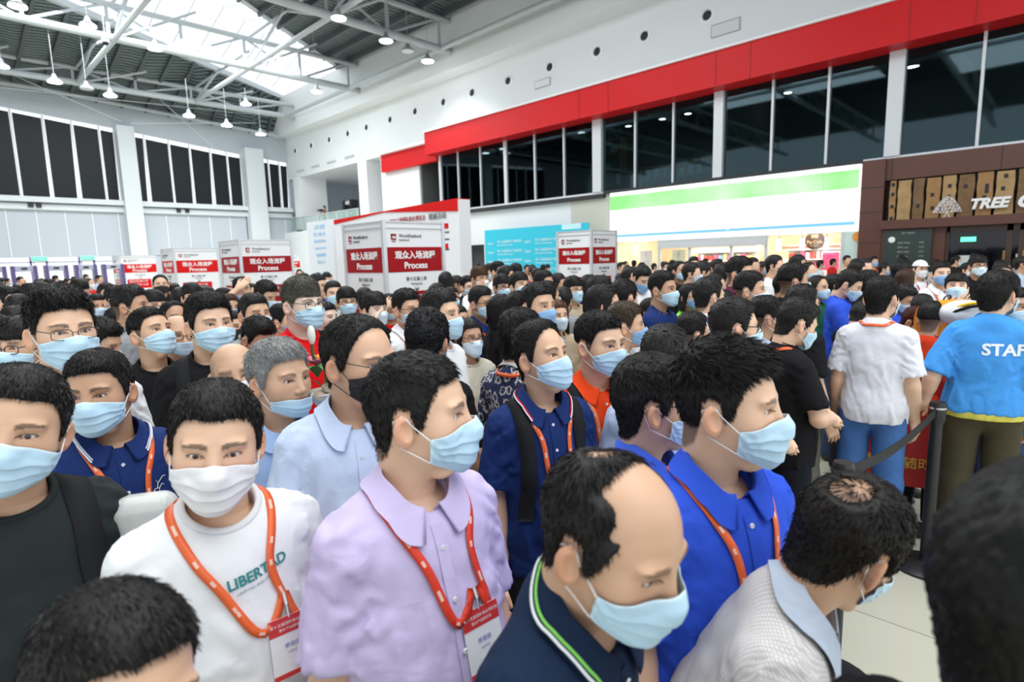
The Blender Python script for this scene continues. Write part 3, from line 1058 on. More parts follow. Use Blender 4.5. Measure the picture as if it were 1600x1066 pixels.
def build_collar(p, spread=.5, h=.024, drop=.046, open_=.10):
    """turned-down polo or shirt collar, open at the front"""
    P, t, ax, rad = neckline(p, 64)
    for _ in range(4): P = (np.roll(P, 1, 0) + P * 2 + np.roll(P, -1, 0)) / 4
    # start at the front centre: e2 points to +y at t = pi/2
    order = np.argsort((t - math.pi / 2) % (2 * math.pi)); P = P[order]; rad = rad[order]
    n = len(P); s = np.linspace(-1, 1, n)         # -1 and 1 at the front
    rd = rad / np.linalg.norm(rad, axis=1, keepdims=True)
    fr = ss(.55, 1., np.abs(s))
    up = ax
    hh = h * (1 - .45 * fr)
    vx = np.stack([np.sign(s) * fr ** 2 * .013, 0 * s, 0 * s], -1)
    inner = P - rd * .003 - up * .006 + vx * .6
    rim = P + up * hh[:, None] - rd * (.004 * (1 - fr))[:, None] + vx
    rim2 = rim + rd * .0035 + up * .0008
    dl = drop * (1 + .30 * fr)
    outm = P + up * (hh * .30)[:, None] + rd * (.010 + .004 * fr)[:, None] + vx * 1.3
    low = P + rd * (.028 + .016 * fr)[:, None] - up * (dl * .34 + .012 * fr)[:, None] + vx * 2.2
    q = low.astype(np.float32); d = p.shirt(q) - .0105; low = low - grad(p.shirt, q, .006) * d[:, None]
    q = outm.astype(np.float32); d = np.minimum(p.shirt(q) - .0115, 0); outm = outm - grad(p.shirt, q, .006) * d[:, None]
    lowin = low - rd * .003
    V = np.concatenate([inner, rim, rim2, outm, low, lowin])
    F = grid_faces(6, n, False)
    col = np.ones((len(V), 3), np.float32)
    return mesh_np('collar', p.place(V, False), F, True, col), low, rim2


def build_strap(p, side, back=True, w=.055, x0=.105, front_bottom=1.06, th=.010):
    """a backpack strap over one shoulder, front and back"""
    ctl = []
    for (y, z) in ((.14, front_bottom), (.14, 1.15), (.12, 1.26), (.08, 1.36), (-.02, 1.44), (-.11, 1.38), (-.14, 1.28)):
        ctl.append((side * (x0 + .02 * (1.26 - min(z, 1.26)) * 4), y, z))
    c = smooth_path(ctl, 36)
    ctr = np.stack([c[:, 0] * .95, np.full(len(c), -.025), np.minimum(c[:, 2], 1.33)], -1)
    dr = c - ctr; dr /= np.linalg.norm(dr, axis=1, keepdims=True)
    q = on_shirt(p, ctr, dr, .010, .3)
    for _ in range(3): q[1:-1] = (q[:-2] + q[1:-1] * 2 + q[2:]) / 4
    nrm = grad(p.shirt, q.astype(np.float32), .008)
    V, F = ribbon(q, nrm, w, th)
    return mesh_np('strap', p.place(V, False), F)


def text_on_chest(p, s, cx, cz, size, front=True, rot=0., name='print', **k):
    V, F = text_cached(s, size=size, ext=.0, **k)
    c, sn = math.cos(rot), math.sin(rot)
    X = V[:, 0] * c - V[:, 1] * sn; Z = V[:, 0] * sn + V[:, 1] * c
    if front: pts = np.stack([cx - X, 0 * X, cz + Z], -1); d = np.array([0, 1., 0])
    else: pts = np.stack([cx + X, 0 * X, cz + Z], -1); d = np.array([0, -1., 0])
    q = on_shirt(p, pts, np.tile(d, (len(pts), 1)), .0035, .35)
    return mesh_np(name, p.place(q, False), F, False)
SKIN = {'fair': (.78, .50, .34), 'mid': (.68, .42, .275), 'tan': (.55, .32, .20), 'pale': (.83, .62, .50)}
M_SKIN = mat('skin', rough=.48, objcol=True, attr='tint', bump=(180, .12, .001))
M_EYE = mat('eye', rough=.08, attr='tint', coat=.5)
M_HAIR = mat('hair', rough=.5, objcol=True, spec=.22)
M_CLOTH = mat('cloth', rough=.85, objcol=True, bump=(13, .32, .010), spec=.15)
for _n in M_CLOTH.node_tree.nodes:
    if _n.type == 'TEX_NOISE': _n.inputs['Distortion'].default_value = 1.4; _n.inputs['Detail'].default_value = 3; _n.inputs['Roughness'].default_value = .45
M_MASK = mat('mask_fabric', rough=.8, objcol=True, attr='tint', bump=(300, .1, .001))
M_WHITE = mat('white_elastic', (.85, .86, .88), .7)
M_RIBBON = mat('ribbon', rough=.45, objcol=True, bump=(120, .15, .001))
M_FRAME = mat('spectacle_frame', rough=.3, objcol=True)
M_LENS = mat('lens', (.9, .95, .95), .02, alpha=.05)
M_STRAP = mat('webbing', rough=.8, objcol=True, spec=.15, bump=(200, .3, .001))
M_CARD = mat('card_white', (.86, .87, .9), .35)
M_CARDRED = mat('card_red', (.62, .04, .04), .35)
M_CARDBLUE = mat('card_blue', (.05, .12, .5), .35)
M_PRINT = mat('print_ink', rough=.6, objcol=True)
M_SHOE = mat('shoe', rough=.5, objcol=True)


def pattern_mat(kind):
    key = 'cloth_' + kind
    if key in MATS: return MATS[key]
    m = mat(key, rough=.85); nt = m.node_tree; b = nt.nodes['Principled BSDF']; tc = nt.nodes.new('ShaderNodeTexCoord')
    ramp = nt.nodes.new('ShaderNodeValToRGB'); ramp.color_ramp.interpolation = 'CONSTANT'
    e = ramp.color_ramp.elements
    if kind == 'plaid':
        mp = nt.nodes.new('ShaderNodeMapping'); mp.inputs['Scale'].default_value = (85, 85, 85)
        br = nt.nodes.new('ShaderNodeTexBrick'); br.offset = 0; br.inputs['Scale'].default_value = 1
        br.inputs['Color1'].default_value = (.62, .62, .61, 1); br.inputs['Color2'].default_value = (.58, .58, .58, 1); br.inputs['Mortar'].default_value = (.47, .44, .44, 1)
        br.inputs['Mortar Size'].default_value = .12; br.inputs['Brick Width'].default_value = .6; br.inputs['Row Height'].default_value = .6
        nt.links.new(tc.outputs['Object'], mp.inputs[0])
        sx = nt.nodes.new('ShaderNodeSeparateXYZ'); cx = nt.nodes.new('ShaderNodeCombineXYZ'); nt.links.new(mp.outputs[0], sx.inputs[0])
        ad = nt.nodes.new('ShaderNodeMath'); ad.operation = 'ADD'; nt.links.new(sx.outputs[2], ad.inputs[0]); nt.links.new(sx.outputs[1], ad.inputs[1])
        nt.links.new(sx.outputs[0], cx.inputs[0]); nt.links.new(ad.outputs[0], cx.inputs[1])
        nt.links.new(cx.outputs[0], br.inputs['Vector']); nt.links.new(br.outputs[0], b.inputs['Base Color'])
        return m
    if kind == 'floral':
        vo = nt.nodes.new('ShaderNodeTexVoronoi'); vo.inputs['Scale'].default_value = 26
        nz = nt.nodes.new('ShaderNodeTexNoise'); nz.inputs['Scale'].default_value = 45; nz.inputs['Detail'].default_value = 3
        ma = nt.nodes.new('ShaderNodeMath'); ma.operation = 'MULTIPLY'
        nt.links.new(tc.outputs['Object'], vo.inputs['Vector']); nt.links.new(tc.outputs['Object'], nz.inputs['Vector'])
        ma.operation = 'ADD'; nt.links.new(vo.outputs['Distance'], ma.inputs[0]); nt.links.new(nz.outputs[0], ma.inputs[1])
        nt.links.new(ma.outputs[0], ramp.inputs[0])
        e[0].position = 0; e[0].color = (.05, .06, .13, 1); e[1].position = .80; e[1].color = (.72, .68, .60, 1)
        n = e.new(.93); n.color = (.10, .12, .25, 1); n = e.new(.99); n.color = (.75, .72, .66, 1); n = e.new(1.15); n.color = (.02, .03, .09, 1)
    if kind == 'dots':
        vo = nt.nodes.new('ShaderNodeTexVoronoi'); vo.inputs['Scale'].default_value = 34
        nt.links.new(tc.outputs['Object'], vo.inputs['Vector']); nt.links.new(vo.outputs['Distance'], ramp.inputs[0])
        e[0].position = 0; e[0].color = (.7, .7, .8, 1); e[1].position = .16; e[1].color = (.04, .03, .12, 1)
    nt.links.new(ramp.outputs[0], b.inputs['Base Color'])
    return m


MASKC = {'b': (.54, .78, .95), 'l': (.68, .84, .95), 'w': (.86, .86, .88), 'k': (.02, .02, .022), 'd': (.26, .48, .78)}


def colored(o, c):
    o.color = (*c, 1); return o


def clothes_nets(p, fn, kind):
    h = {3: .0085, 2: .013, 1: .028}[p.res]
    if kind == 'shirt':
        xm = max(max(abs(a[1][0]), abs(a[2][0]) if p.sleeve > 1.2 else 0) for a in p.armp) + .10
        ym = max(max(a[1][1], a[2][1] if p.sleeve > 1.2 else 0) for a in p.armp) + .12
        V, F = surface_nets(fn, np.arange(-xm, xm + h, h), np.arange(-.26, max(ym, .27) + h, h), np.arange(p.hem - .04, max(1.53, max(a[1][2] for a in p.armp) + .1, max(a[2][2] for a in p.armp) + .08 if p.sleeve > 1.2 else 0), h))
    else:
        h = max(h, .013)
        V, F = surface_nets(fn, np.arange(-.26, .27, h), np.arange(-.22, .24, h), np.arange(.0, 1.08, h))
    return V, F


def build_person(p, label, shirt=(.8, .8, .8), pants=(.03, .035, .05), skin='fair', mask='b', maskpos='worn', collar='crew', glasses=None,
                 haircol=(.012, .011, .011), name='person', group=None, lanyard=None, badge=None, pattern=None, collarcol=None, eyes_look=(0, 0),
                 tip=1.10, tipx=0., shoe=(.05, .05, .055), prints=(), straps=(), strapcol=(.015, .016, .018), collar_trim=None, lwide=.042):
    p.edgec = (1.25, 1.12, 1.05) if (mask and mask in 'bd') else (1, 1, 1)
    me = merge_body(p)
    body = link(name, me, M_SKIN); colored(body, SKIN[skin] if isinstance(skin, str) else skin)
    thing(body, label, 'person', group)
    kids = {}; print('  person built', label[:30]) if False else None
    hm = build_hair(p)
    if hm:
        kids['hair'] = colored(link('hair', hm, M_HAIR, body), haircol)
    V, F = clothes_nets(p, p.shirt, 'shirt')
    sm = mesh_np('shirt', p.place(V, False), F)
    kids['shirt'] = colored(link('shirt', sm, pattern_mat(pattern) if pattern else M_CLOTH, body), shirt)
    V, F = clothes_nets(p, p.trousers, 'trousers')
    kids['trousers'] = colored(link('trousers', mesh_np('trousers', p.place(V, False), F), M_CLOTH, body), pants)
    if p.res >= 2:
        for sx in (-1, 1):
            f = lambda X: smax(smin(ell(X, (sx * .108, .050, .035), (.050, .140, .045)), ell(X, (sx * .106, -.03, .06), (.048, .065, .055)), .02), -X[..., 2] + .002, .004)
            V, F = surface_nets(f, np.arange(sx * .108 - .07, sx * .108 + .07, .012), np.arange(-.12, .22, .012), np.arange(-.01, .14, .012))
            colored(link('shoe', mesh_np('shoe', V, F), M_SHOE, body), shoe)
        for e in build_eyes(p, eyes_look):
            link('eye', e, M_EYE, body)
    if mask:
        mm, loops = build_mask(p, maskpos)
        k = colored(link('face_mask', mm, M_MASK, body), MASKC[mask] if mask else (1,1,1))
        if p.res >= 2:
            sd = k.modifiers.new('thickness', 'SOLIDIFY'); sd.thickness = .0012; sd.offset = 1
            for (LV, LF) in loops:
                colored(link('ear_loop', mesh_np('ear_loop', LV, LF), M_FRAME if mask == 'k' else M_WHITE, k), (.02, .02, .02))
    if glasses:
        gm, lenses = build_glasses(p, **({'rim': .0016} if glasses == 'thick' else {'rim': .0011, 'size': (.050, .030), 'e': 3.4}) if p.res == 3 else {'rim': .002})
        g = colored(link('glasses', gm, M_FRAME, body), (.02, .018, .018))
        if p.res == 3:
            for lv, lf in lenses: link('lens', mesh_np('lens', lv, lf, False), M_LENS, g)
    if collar == 'crew' and p.res >= 2:
        colored(link('neck_band', build_crew(p), M_CLOTH, body), collarcol or tuple(c * .96 for c in shirt))
    if collar in ('polo', 'shirt') and p.res >= 2:
        cm, low, rim = build_collar(p, **({} if collar == 'polo' else dict(h=.026, drop=.056)))
        cm.set_sharp_from_angle(angle=R(50))
        co = colored(link('collar', cm, M_CLOTH, body), collarcol or shirt)
        sd = co.modifiers.new('thickness', 'SOLIDIFY'); sd.thickness = .002
        if collar_trim:
            for off, c in collar_trim:
                q = low.astype(np.float32) * (1 - off) + rim.astype(np.float32) * off
                q = q[5:-5]; nn = grad(p.shirt, q, .008)
                TV, TF = ribbon(q + nn * .0035, nn, .0045, .001)
                colored(link('collar_stripe', mesh_np('collar_stripe', p.place(TV, False), TF), M_CLOTH, co), c)
        if p.res == 3:      # button placket
            zz = np.linspace(1.402, 1.20 if collar == 'polo' else .95, 12)
            q = on_shirt(p, np.stack([0 * zz + .004, 0 * zz, zz], -1), np.tile((0, 1., 0), (12, 1)), .0035, .4)
            Ls = [on_shirt(p, np.stack([0 * zz + .004 + dx, 0 * zz, zz], -1), np.tile((0, 1., 0), (12, 1)), .0028, .4) for dx in (-.013, -.005, .005, .013)]
            V = np.stack(Ls, 1).reshape(-1, 3); F = grid_faces(12, 4, False)
            pk = colored(link('placket', mesh_np('placket', p.place(V, False), F), M_CLOTH, body), shirt)
            nb = 3 if collar == 'polo' else 5
            b = MB()
            for zb in np.linspace(zz[1], zz[-2], nb):
                qb = on_shirt(p, [(.004, 0, zb)], [(0, 1., 0)], .004, .4)
                t = np.linspace(0, 2 * math.pi, 10, endpoint=False)
                ring = np.stack([.0052 * np.cos(t), 0 * t + .002, .0052 * np.sin(t)], -1)
                ring2 = ring - np.array([0, .003, 0])
                Vb = p.place(np.concatenate([ring + qb, ring2 + qb]), False)
                bb = MB(); bb.add(Vb, [tuple(range(10))] + [(i, (i + 1) % 10, 10 + (i + 1) % 10, 10 + i) for i in range(10)])
                bb.build('button', M_WHITE, pk)
    for sd_ in straps:
        colored(link('strap', build_strap(p, sd_), M_STRAP, body), strapcol)
    if lanyard:
        lm, tp = build_lanyard(p, tip=tip, tipx=tipx, w=.017 if p.res == 3 else .02, n=40 if p.res == 3 else 24, wide=lwide)
        lan = colored(link('lanyard', lm, M_RIBBON, body), lanyard)
        if p.ribbon_prints:
            b = MB()
            for q in p.ribbon_prints: b.add(p.place(q, False), [(0, 1, 2, 3), (7, 6, 5, 4)])
            pr_ = b.build('ribbon_print', mat('ribbon_mark', (.85, .55, .45), .6), lan); pr_['kind'] = 'stuff'
        if badge:
            build_badge(p, lan, tp, badge)
    for pr in prints:
        pr = dict(pr); c = pr.pop('color')
        colored(link('print', text_on_chest(p, **pr), M_PRINT, body), c)
    return body


def build_badge(p, lan, tp, kind):
    """a plastic wallet with a printed card hanging from the ribbon"""
    w, h = .086, .125
    z1 = tp[2] - .035; y = tp[1] + .008
    # keep the card in front of the cloth
    pts = [(tp[0] + a, 0, z1 - b) for a in (-w / 2, w / 2) for b in (0, h)]
    q = on_shirt(p, pts, [(0, 1., 0)] * 4, .006, .4)
    ytop = max(q[0][1], q[2][1], y); ybot = max(q[1][1], q[3][1])
    up = np.array([0, ytop - ybot, h]); up /= np.linalg.norm(up); rt = np.array([-1., 0, 0]); n = np.cross(rt, up)
    o = np.array([tp[0], ytop, z1]) - up * h / 2
    def quad(x0, x1, z0, z1, d, name, m, parent):
        b = MB(); V = []
        for dd in (d, d - .0012):
            for (a, c) in ((x0, z0), (x1, z0), (x1, z1), (x0, z1)): V.append(o + rt * a + up * c + n * dd)
        b.add(p.place(np.array(V), False), [(0, 1, 2, 3), (7, 6, 5, 4), (0, 4, 5, 1), (1, 5, 6, 2), (2, 6, 7, 3), (3, 7, 4, 0)])
        return b.build(name, m, parent)
    card = quad(-w / 2, w / 2, -h / 2, h / 2, 0, 'badge', M_CARD, lan)
    quad(-w / 2, w / 2, h / 2 - .035, h / 2, .0008, 'badge_header', M_CARDRED, lan)
    quad(-w / 2, w / 2, -h / 2, -h / 2 + .010, .0008, 'badge_footer', M_CARDRED, lan)
    mb = MB(); clip = MB()
    if p.res == 3:
        def tx(s, x, z, size, m, nm):
            V, F = text_cached(s, size=size, ext=0.)
            P = o + rt * (x + V[:, :1]) + up * (z + V[:, 1:2]) + n * .0016
            b = MB(); b.add(p.place(P, False), F); b.build(nm, m, lan)
        tx('第十五届国际渔业博览会', 0, h / 2 - .014, .0075, M_WHITE, 'badge_text'); tx('暨水产品展览会', 0, h / 2 - .025, .007, M_WHITE, 'badge_text')
        tx('参观商', 0, .002, .011, M_CARDBLUE, 'badge_text'); tx('VISITOR', 0, -.012, .006, M_CARDBLUE, 'badge_text')
        tx('专业观众证', 0, -.030, .007, M_FRAME, 'badge_text')
    c0 = p.place(np.array([[tp[0], tp[1], tp[2]], [tp[0], (tp[1] + ytop) / 2 + .003, tp[2] - .018], list(o + up * (h / 2 - .004))]), False)
    b = MB(); b.bar(c0[0], c0[1], .004); b.bar(c0[1], c0[2], .0025); b.build('badge_clip', mat('steel', (.6, .6, .62), .3, 1.), lan)


def put_person(body, p, u, vtop, h, yaw, stature=None, zoff=0., fix=None):
    """stand the figure so that its head is seen at (u, vtop..vtop+h) of the photograph, turned by yaw (0 to the camera, 90 to the right)"""
    hc = p.head_centre()
    def solve(depth, s):
        d = ray(u, vtop + h / 2); P = d * depth + np.array([0, 0, CAM_H]); return P
    s = stature
    if s is None:
        depth = CAM_F * .245 / h
        for _ in range(6):
            P = solve(depth, 1); s = min(max(P[2] / hc[2], .90), 1.09); depth = CAM_F * .245 * s / h
    d = ray(u, vtop + h / 2)
    zt = hc[2] * s
    if abs(d[2]) > .06:
        dep = (zt - CAM_H) / d[2]
        if .7 * CAM_F * .245 * s / h < dep < 1.4 * CAM_F * .245 * s / h: depth = dep
        else: depth = CAM_F * .245 * s / h
    else: depth = CAM_F * .245 * s / h
    if fix: depth = fix
    P = d * depth + np.array([0, 0, CAM_H])
    s = P[2] / hc[2]
    rh = np.array([d[0], d[1]]); rh /= np.linalg.norm(rh); right = np.array([rh[1], -rh[0]])
    y = R(yaw); Fv = math.cos(y) * (-rh) + math.sin(y) * right
    a = math.atan2(-Fv[0], Fv[1])
    c, sn = math.cos(a), math.sin(a)
    off = np.array([hc[0] * c - hc[1] * sn, hc[0] * sn + hc[1] * c]) * s
    body.location = (P[0] - off[0], P[1] - off[1], zoff)
    body.rotation_euler = (0, 0, a); body.scale = (s, s, s)
    return s, depth
# ================================================================ the hall. Wall A is the shop wall (y = 19.8), wall B the entrance wall (x = -42)
def at_y(x, y, Y=19.8):
    d = ray(x, y); t = Y / d[1]; return d[0] * t, CAM_H + d[2] * t


def at_x(x, y, X=-42.):
    d = ray(x, y); t = X / d[0]; return d[1] * t, CAM_H + d[2] * t


def at_z(x, y, z):
    d = ray(x, y); t = (z - CAM_H) / d[2]; return d[0] * t, d[1] * t


ORD = ['first', 'second', 'third', 'fourth', 'fifth', 'sixth', 'seventh', 'eighth', 'ninth', 'tenth', 'eleventh', 'twelfth', 'thirteenth', 'fourteenth', 'fifteenth', 'sixteenth', 'seventeenth', 'eighteenth', 'nineteenth', 'twentieth']
M_WALL = mat('white_wall', (.74, .77, .78), .7, noise=(.6, .03))
M_PANEL = mat('pale_panel', (.46, .51, .56), .5)
M_PILLAR = mat('pillar_paint', (.62, .67, .70), .6)
M_WHITEP = mat('white_paint', (.82, .84, .86), .45)
M_STEEL = mat('truss_paint', (.43, .47, .49), .45)
M_STEELD = mat('purlin_paint', (.085, .10, .11), .6)
M_RED = mat('red_fascia', (.60, .008, .012), .45, spec=.25, noise=(.35, .06))
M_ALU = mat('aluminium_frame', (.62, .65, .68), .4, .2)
M_DARK = mat('dark_shadow_gap', (.02, .022, .025), .7)
M_SHADE = mat('roller_shade', (.010, .014, .018), .45, spec=.25)
M_BROWN = mat('brown_cladding', (.105, .034, .020), .42, noise=(.8, .16))
M_BROWND = mat('bronze_frame', (.06, .028, .018), .35)
M_WOOD = mat('old_timber', (.34, .19, .075), .7, noise=(6, .35), bump=(14, .4, .02))
M_WOOD2 = mat('old_timber_dark', (.19, .11, .05), .75, noise=(7, .45), bump=(14, .5, .02)); M_WOOD3 = mat('old_timber_pale', (.42, .27, .12), .7, noise=(5, .35), bump=(12, .4, .02))
M_TILE = mat('beige_panel', (.55, .54, .47), .55)
M_CREAM = mat('cream_wall', (.80, .66, .46), .6)
M_LETTER = mat('letter_white', (.88, .88, .88), .4)
M_BLACK = mat('black_metal', (.012, .012, .014), .4)
M_GLASSR = mat('rail_glass', (.55, .75, .70), .05, alpha=.30)


def glass_dark():
    m = bpy.data.materials.new('tinted_glass'); m.use_nodes = True; nt = m.node_tree; nt.nodes.clear()
    o = nt.nodes.new('ShaderNodeOutputMaterial'); mx = nt.nodes.new('ShaderNodeMixShader'); t = nt.nodes.new('ShaderNodeBsdfTransparent')
    g = nt.nodes.new('ShaderNodeBsdfGlossy'); t.inputs[0].default_value = (.50, .60, .60, 1); g.inputs[0].default_value = (.34, .48, .56, 1); g.inputs[1].default_value = .03
    f = nt.nodes.new('ShaderNodeFresnel'); f.inputs[0].default_value = 1.65
    nt.links.new(f.outputs[0], mx.inputs[0]); nt.links.new(t.outputs[0], mx.inputs[1]); nt.links.new(g.outputs[0], mx.inputs[2]); nt.links.new(mx.outputs[0], o.inputs[0])
    return m


M_GLASS = glass_dark()
M_CLEAR = bpy.data.materials.new('clear_glass'); M_CLEAR.use_nodes = True
_nt = M_CLEAR.node_tree; _nt.nodes.clear()
_o = _nt.nodes.new('ShaderNodeOutputMaterial'); _mx = _nt.nodes.new('ShaderNodeMixShader'); _t = _nt.nodes.new('ShaderNodeBsdfTransparent'); _g = _nt.nodes.new('ShaderNodeBsdfGlossy')
_mx.inputs[0].default_value = .08; _g.inputs[1].default_value = .02
_nt.links.new(_t.outputs[0], _mx.inputs[1]); _nt.links.new(_g.outputs[0], _mx.inputs[2]); _nt.links.new(_mx.outputs[0], _o.inputs[0])


def floor_mat():
    m = mat('floor_tile', (.50, .50, .40), .18, noise=(1.2, .05)); nt = m.node_tree; b = nt.nodes['Principled BSDF']
    tc = nt.nodes.new('ShaderNodeTexCoord'); br = nt.nodes.new('ShaderNodeTexBrick'); br.offset = 0
    br.inputs['Scale'].default_value = 1; br.inputs['Brick Width'].default_value = .8; br.inputs['Row Height'].default_value = .8; br.inputs['Mortar Size'].default_value = .004
    br.inputs['Color1'].default_value = (.53, .52, .42, 1); br.inputs['Color2'].default_value = (.50, .495, .40, 1); br.inputs['Mortar'].default_value = (.25, .25, .2, 1)
    nt.links.new(tc.outputs['Object'], br.inputs[0]); nt.links.new(br.outputs[0], b.inputs['Base Color'])
    return m


def deck_mat():
    m = mat('roof_deck', (.085, .11, .11), .45, .3); nt = m.node_tree; b = nt.nodes['Principled BSDF']
    tc = nt.nodes.new('ShaderNodeTexCoord'); w = nt.nodes.new('ShaderNodeTexWave'); w.bands_direction = 'X'; w.inputs['Scale'].default_value = 1.1
    bp = nt.nodes.new('ShaderNodeBump'); bp.inputs['Distance'].default_value = .12; bp.inputs['Strength'].default_value = 1
    nt.links.new(tc.outputs['Object'], w.inputs[0]); nt.links.new(w.outputs[0], bp.inputs['Height']); nt.links.new(bp.outputs[0], b.inputs['Normal'])
    cr = nt.nodes.new('ShaderNodeValToRGB'); cr.color_ramp.elements[0].color = (.05, .07, .07, 1); cr.color_ramp.elements[0].position = .25
    cr.color_ramp.elements[1].color = (.17, .21, .21, 1); cr.color_ramp.elements[1].position = .6
    nt.links.new(w.outputs[0], cr.inputs[0]); nt.links.new(cr.outputs[0], b.inputs['Base Color'])
    return m


struct(MB().box(-46, 16, -26, 27, -.2, 0).build('floor', floor_mat()))
# ---- wall A, lower part with openings
XS0, XS1 = -13.75, -4.72          # the shop bay
d0, d1 = at_y(722, 400)[0], at_y(757, 400)[0]
wa = MB()
wa.box(-42, d0, 19.8, 20.1, 0, 4.35); wa.box(d0, d1, 19.8, 20.1, 2.62, 4.35); wa.box(d1, XS0 - 1.9, 19.8, 20.1, 0, 4.35)
wa.box(-29.9, -26.2, 19.8, 20.1, 4.35, 8.0)
wa.box(-42, 8, 19.85, 20.1, 8.06, 13.4)
struct(wa.build('wall_right', M_WALL))
struct(MB().box(XS0 - 1.9, XS0, 19.74, 20.1, 0, 4.42).build('wall_right_pier', M_TILE))
struct(MB().box(-42, 8, 18.95, 19.9, 10.92, 13.4).build('ceiling_bulkhead', M_WALL))
tr = MB().box(-29.3, 8, 19.25, 19.9, 7.98, 8.12); tr.box(-24.48, 8, 18.8, 19.9, 8.36, 8.42)
struct(tr.build('trim_1', M_WHITEP))
struct(MB().box(-24.45, 8, 18.9, 19.75, 7.27, 8.37).build('trim_2', M_RED))
struct(MB().box(-29.4, -24.3, 19.5, 19.85, 7.05, 8.0).build('trim_3', M_RED))
sm = MB()
for x, y in ((1118, 120), (1172, 110), (1420, 60), (1525, 25), (905, 190), (950, 180)):
    X = at_y(x, y, 18.9)[0]; sm.box(X - .008, X + .008, 18.885, 18.91, 7.27, 8.37)
struct(sm.build('trim_4', mat('red_joint', (.30, .01, .01), .5)))
struct(MB().box(-24.3, XS0 - .1, 19.55, 19.82, 4.22, 4.34).build('trim_5', M_DARK))
struct(MB().box(XS0 - .1, XS1, 19.55, 19.82, 4.36, 4.46).build('trim_6', M_DARK))
# ---- upper shop windows: frames and tinted panes
mull = [690, 718, 753, 792, 838, 884, 932, 943, 996, 1056, 1123, 1134, 1212, 1300, 1397, 1417, 1543]
def top_y(x):
    return np.interp(x, [690, 945, 1400, 1600], [235, 176, 72, 28])
mx = [at_y(x, top_y(x))[0] for x in mull] + [0.35, 2.4, 4.6]
fr = MB()
zb, zt = 4.46, 7.50
fr.box(mx[0] - .12, 5, 19.62, 19.82, zb - .08, zb); fr.box(mx[0] - .12, 5, 19.62, 19.82, zt - .06, zt)
wide = {6: 7, 10: 11, 14: 15}
for i, X in enumerate(mx):
    if i in wide:
        fr.box(X - .04, mx[wide[i]] + .04, 19.55, 19.9, zb, zt)
    elif i - 1 in wide:
        continue
    else:
        w = .09 if i in (0, 3) else .035
        fr.box(X - w, X + w, 19.62, 19.82, zb, zt)
struct(fr.build('window_1', M_ALU))
n = 1
for i in range(len(mx) - 1):
    if i in wide: continue
    n += 1
    struct(MB().box(mx[i] + .03, mx[i + 1] - .03, 19.70, 19.715, zb, zt - .05).build('window_%d' % n, M_GLASS))
# rooms behind the tinted panes
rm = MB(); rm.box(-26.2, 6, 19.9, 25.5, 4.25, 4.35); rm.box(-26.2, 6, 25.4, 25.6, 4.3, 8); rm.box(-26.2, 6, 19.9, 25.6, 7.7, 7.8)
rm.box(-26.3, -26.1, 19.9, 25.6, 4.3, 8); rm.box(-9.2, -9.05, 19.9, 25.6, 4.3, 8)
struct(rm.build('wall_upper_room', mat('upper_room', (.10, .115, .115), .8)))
for i, (x0, x1, y0) in enumerate(((-18.9, -14.2, 21.3), (-13.4, -9.4, 21.6))):
    sh = empty('shelf', (0, 0, 0), ['tall wooden shelf with boxes behind the upstairs windows next to the cream pillar', 'low wooden shelf behind the upstairs windows above the green and white shop sign'][i], 'shelf', 'wooden shelves upstairs')
    b = MB()
    for z in ((4.9, 5.55, 6.2, 6.8) if i == 0 else (4.95, 5.45)): b.box(x0, x1, y0, y0 + .45, z, z + .05)
    b.build('board', mat('shelf_wood', (.42, .25, .12), .6), sh)
    b = MB()
    for k in range(5):
        X = x0 + (x1 - x0) * k / 4; b.box(X - .03, X + .03, y0, y0 + .45, 4.35, 6.85 if i == 0 else 5.5)
    b.build('upright', MATS['shelf_wood'], sh)
rs = random.Random(4)
cols = [(.5, .5, .5), (.25, .4, .55), (.5, .42, .3), (.2, .35, .25), (.55, .55, .6)]
for i in range(26):
    up = i < 16
    x = (-18.8 + .29 * i) if up else (-13.2 + .38 * (i - 16)); z = [4.95, 5.60, 6.25][i % 3] if up else 5.0
    h = rs.uniform(.2, .42)
    o = MB().box(x, x + .24, 21.35 if up else 21.65, 21.6 if up else 21.9, z, z + h).build('storage_box', mat('box_col_%d' % (i % 5), cols[i % 5], .7), bevel=.01)
    thing(o, 'small %s box, %s on the %s board of the upstairs shelf' % (['grey', 'blue', 'tan', 'green', 'pale'][i % 5], ORD[i // 3 if up else i - 16], (['lowest', 'second', 'third'][i % 3] if up else 'long low')), 'box', 'boxes on the shelves upstairs')
lp = empty('floor_lamp', (*[at_y(829, 310, 21.2)[0], 21.2], 4.35), 'lit lampshade on a thin stand behind the upstairs windows', 'lamp')
MB().bar((0, 0, 0), (0, 0, 1.05), .02).build('pole', M_BLACK, lp)
MB().lathe([(.26, .98), (.19, 1.38)]).build('lamp_shade', mat('lamp_shade', (.8, .7, .5), .6, emit=(1, .85, .55), es=1.2), lp)
for k, (x, y) in enumerate(((762, 262), (982, 225), (1035, 174), (1075, 325 - 105), (1232, 200), (1430, 75), (1425, 90))):
    X, z = at_y(x, top_y(x) + 12, 23); z = 7.62
    dl = empty('downlight', (X, 23, z), 'round downlight in the dark upstairs ceiling, %s from the far end' % ORD[k], 'ceiling light', 'downlights upstairs')
    MB().lathe([(.16, 0), (.15, .05)]).build('housing', M_WHITEP, dl)
    MB().lathe([(.13, -.005), (.13, .0)]).build('lens', mat('downlight_glow', (1, 1, 1), emit=(1, .96, .88), es=9), dl)
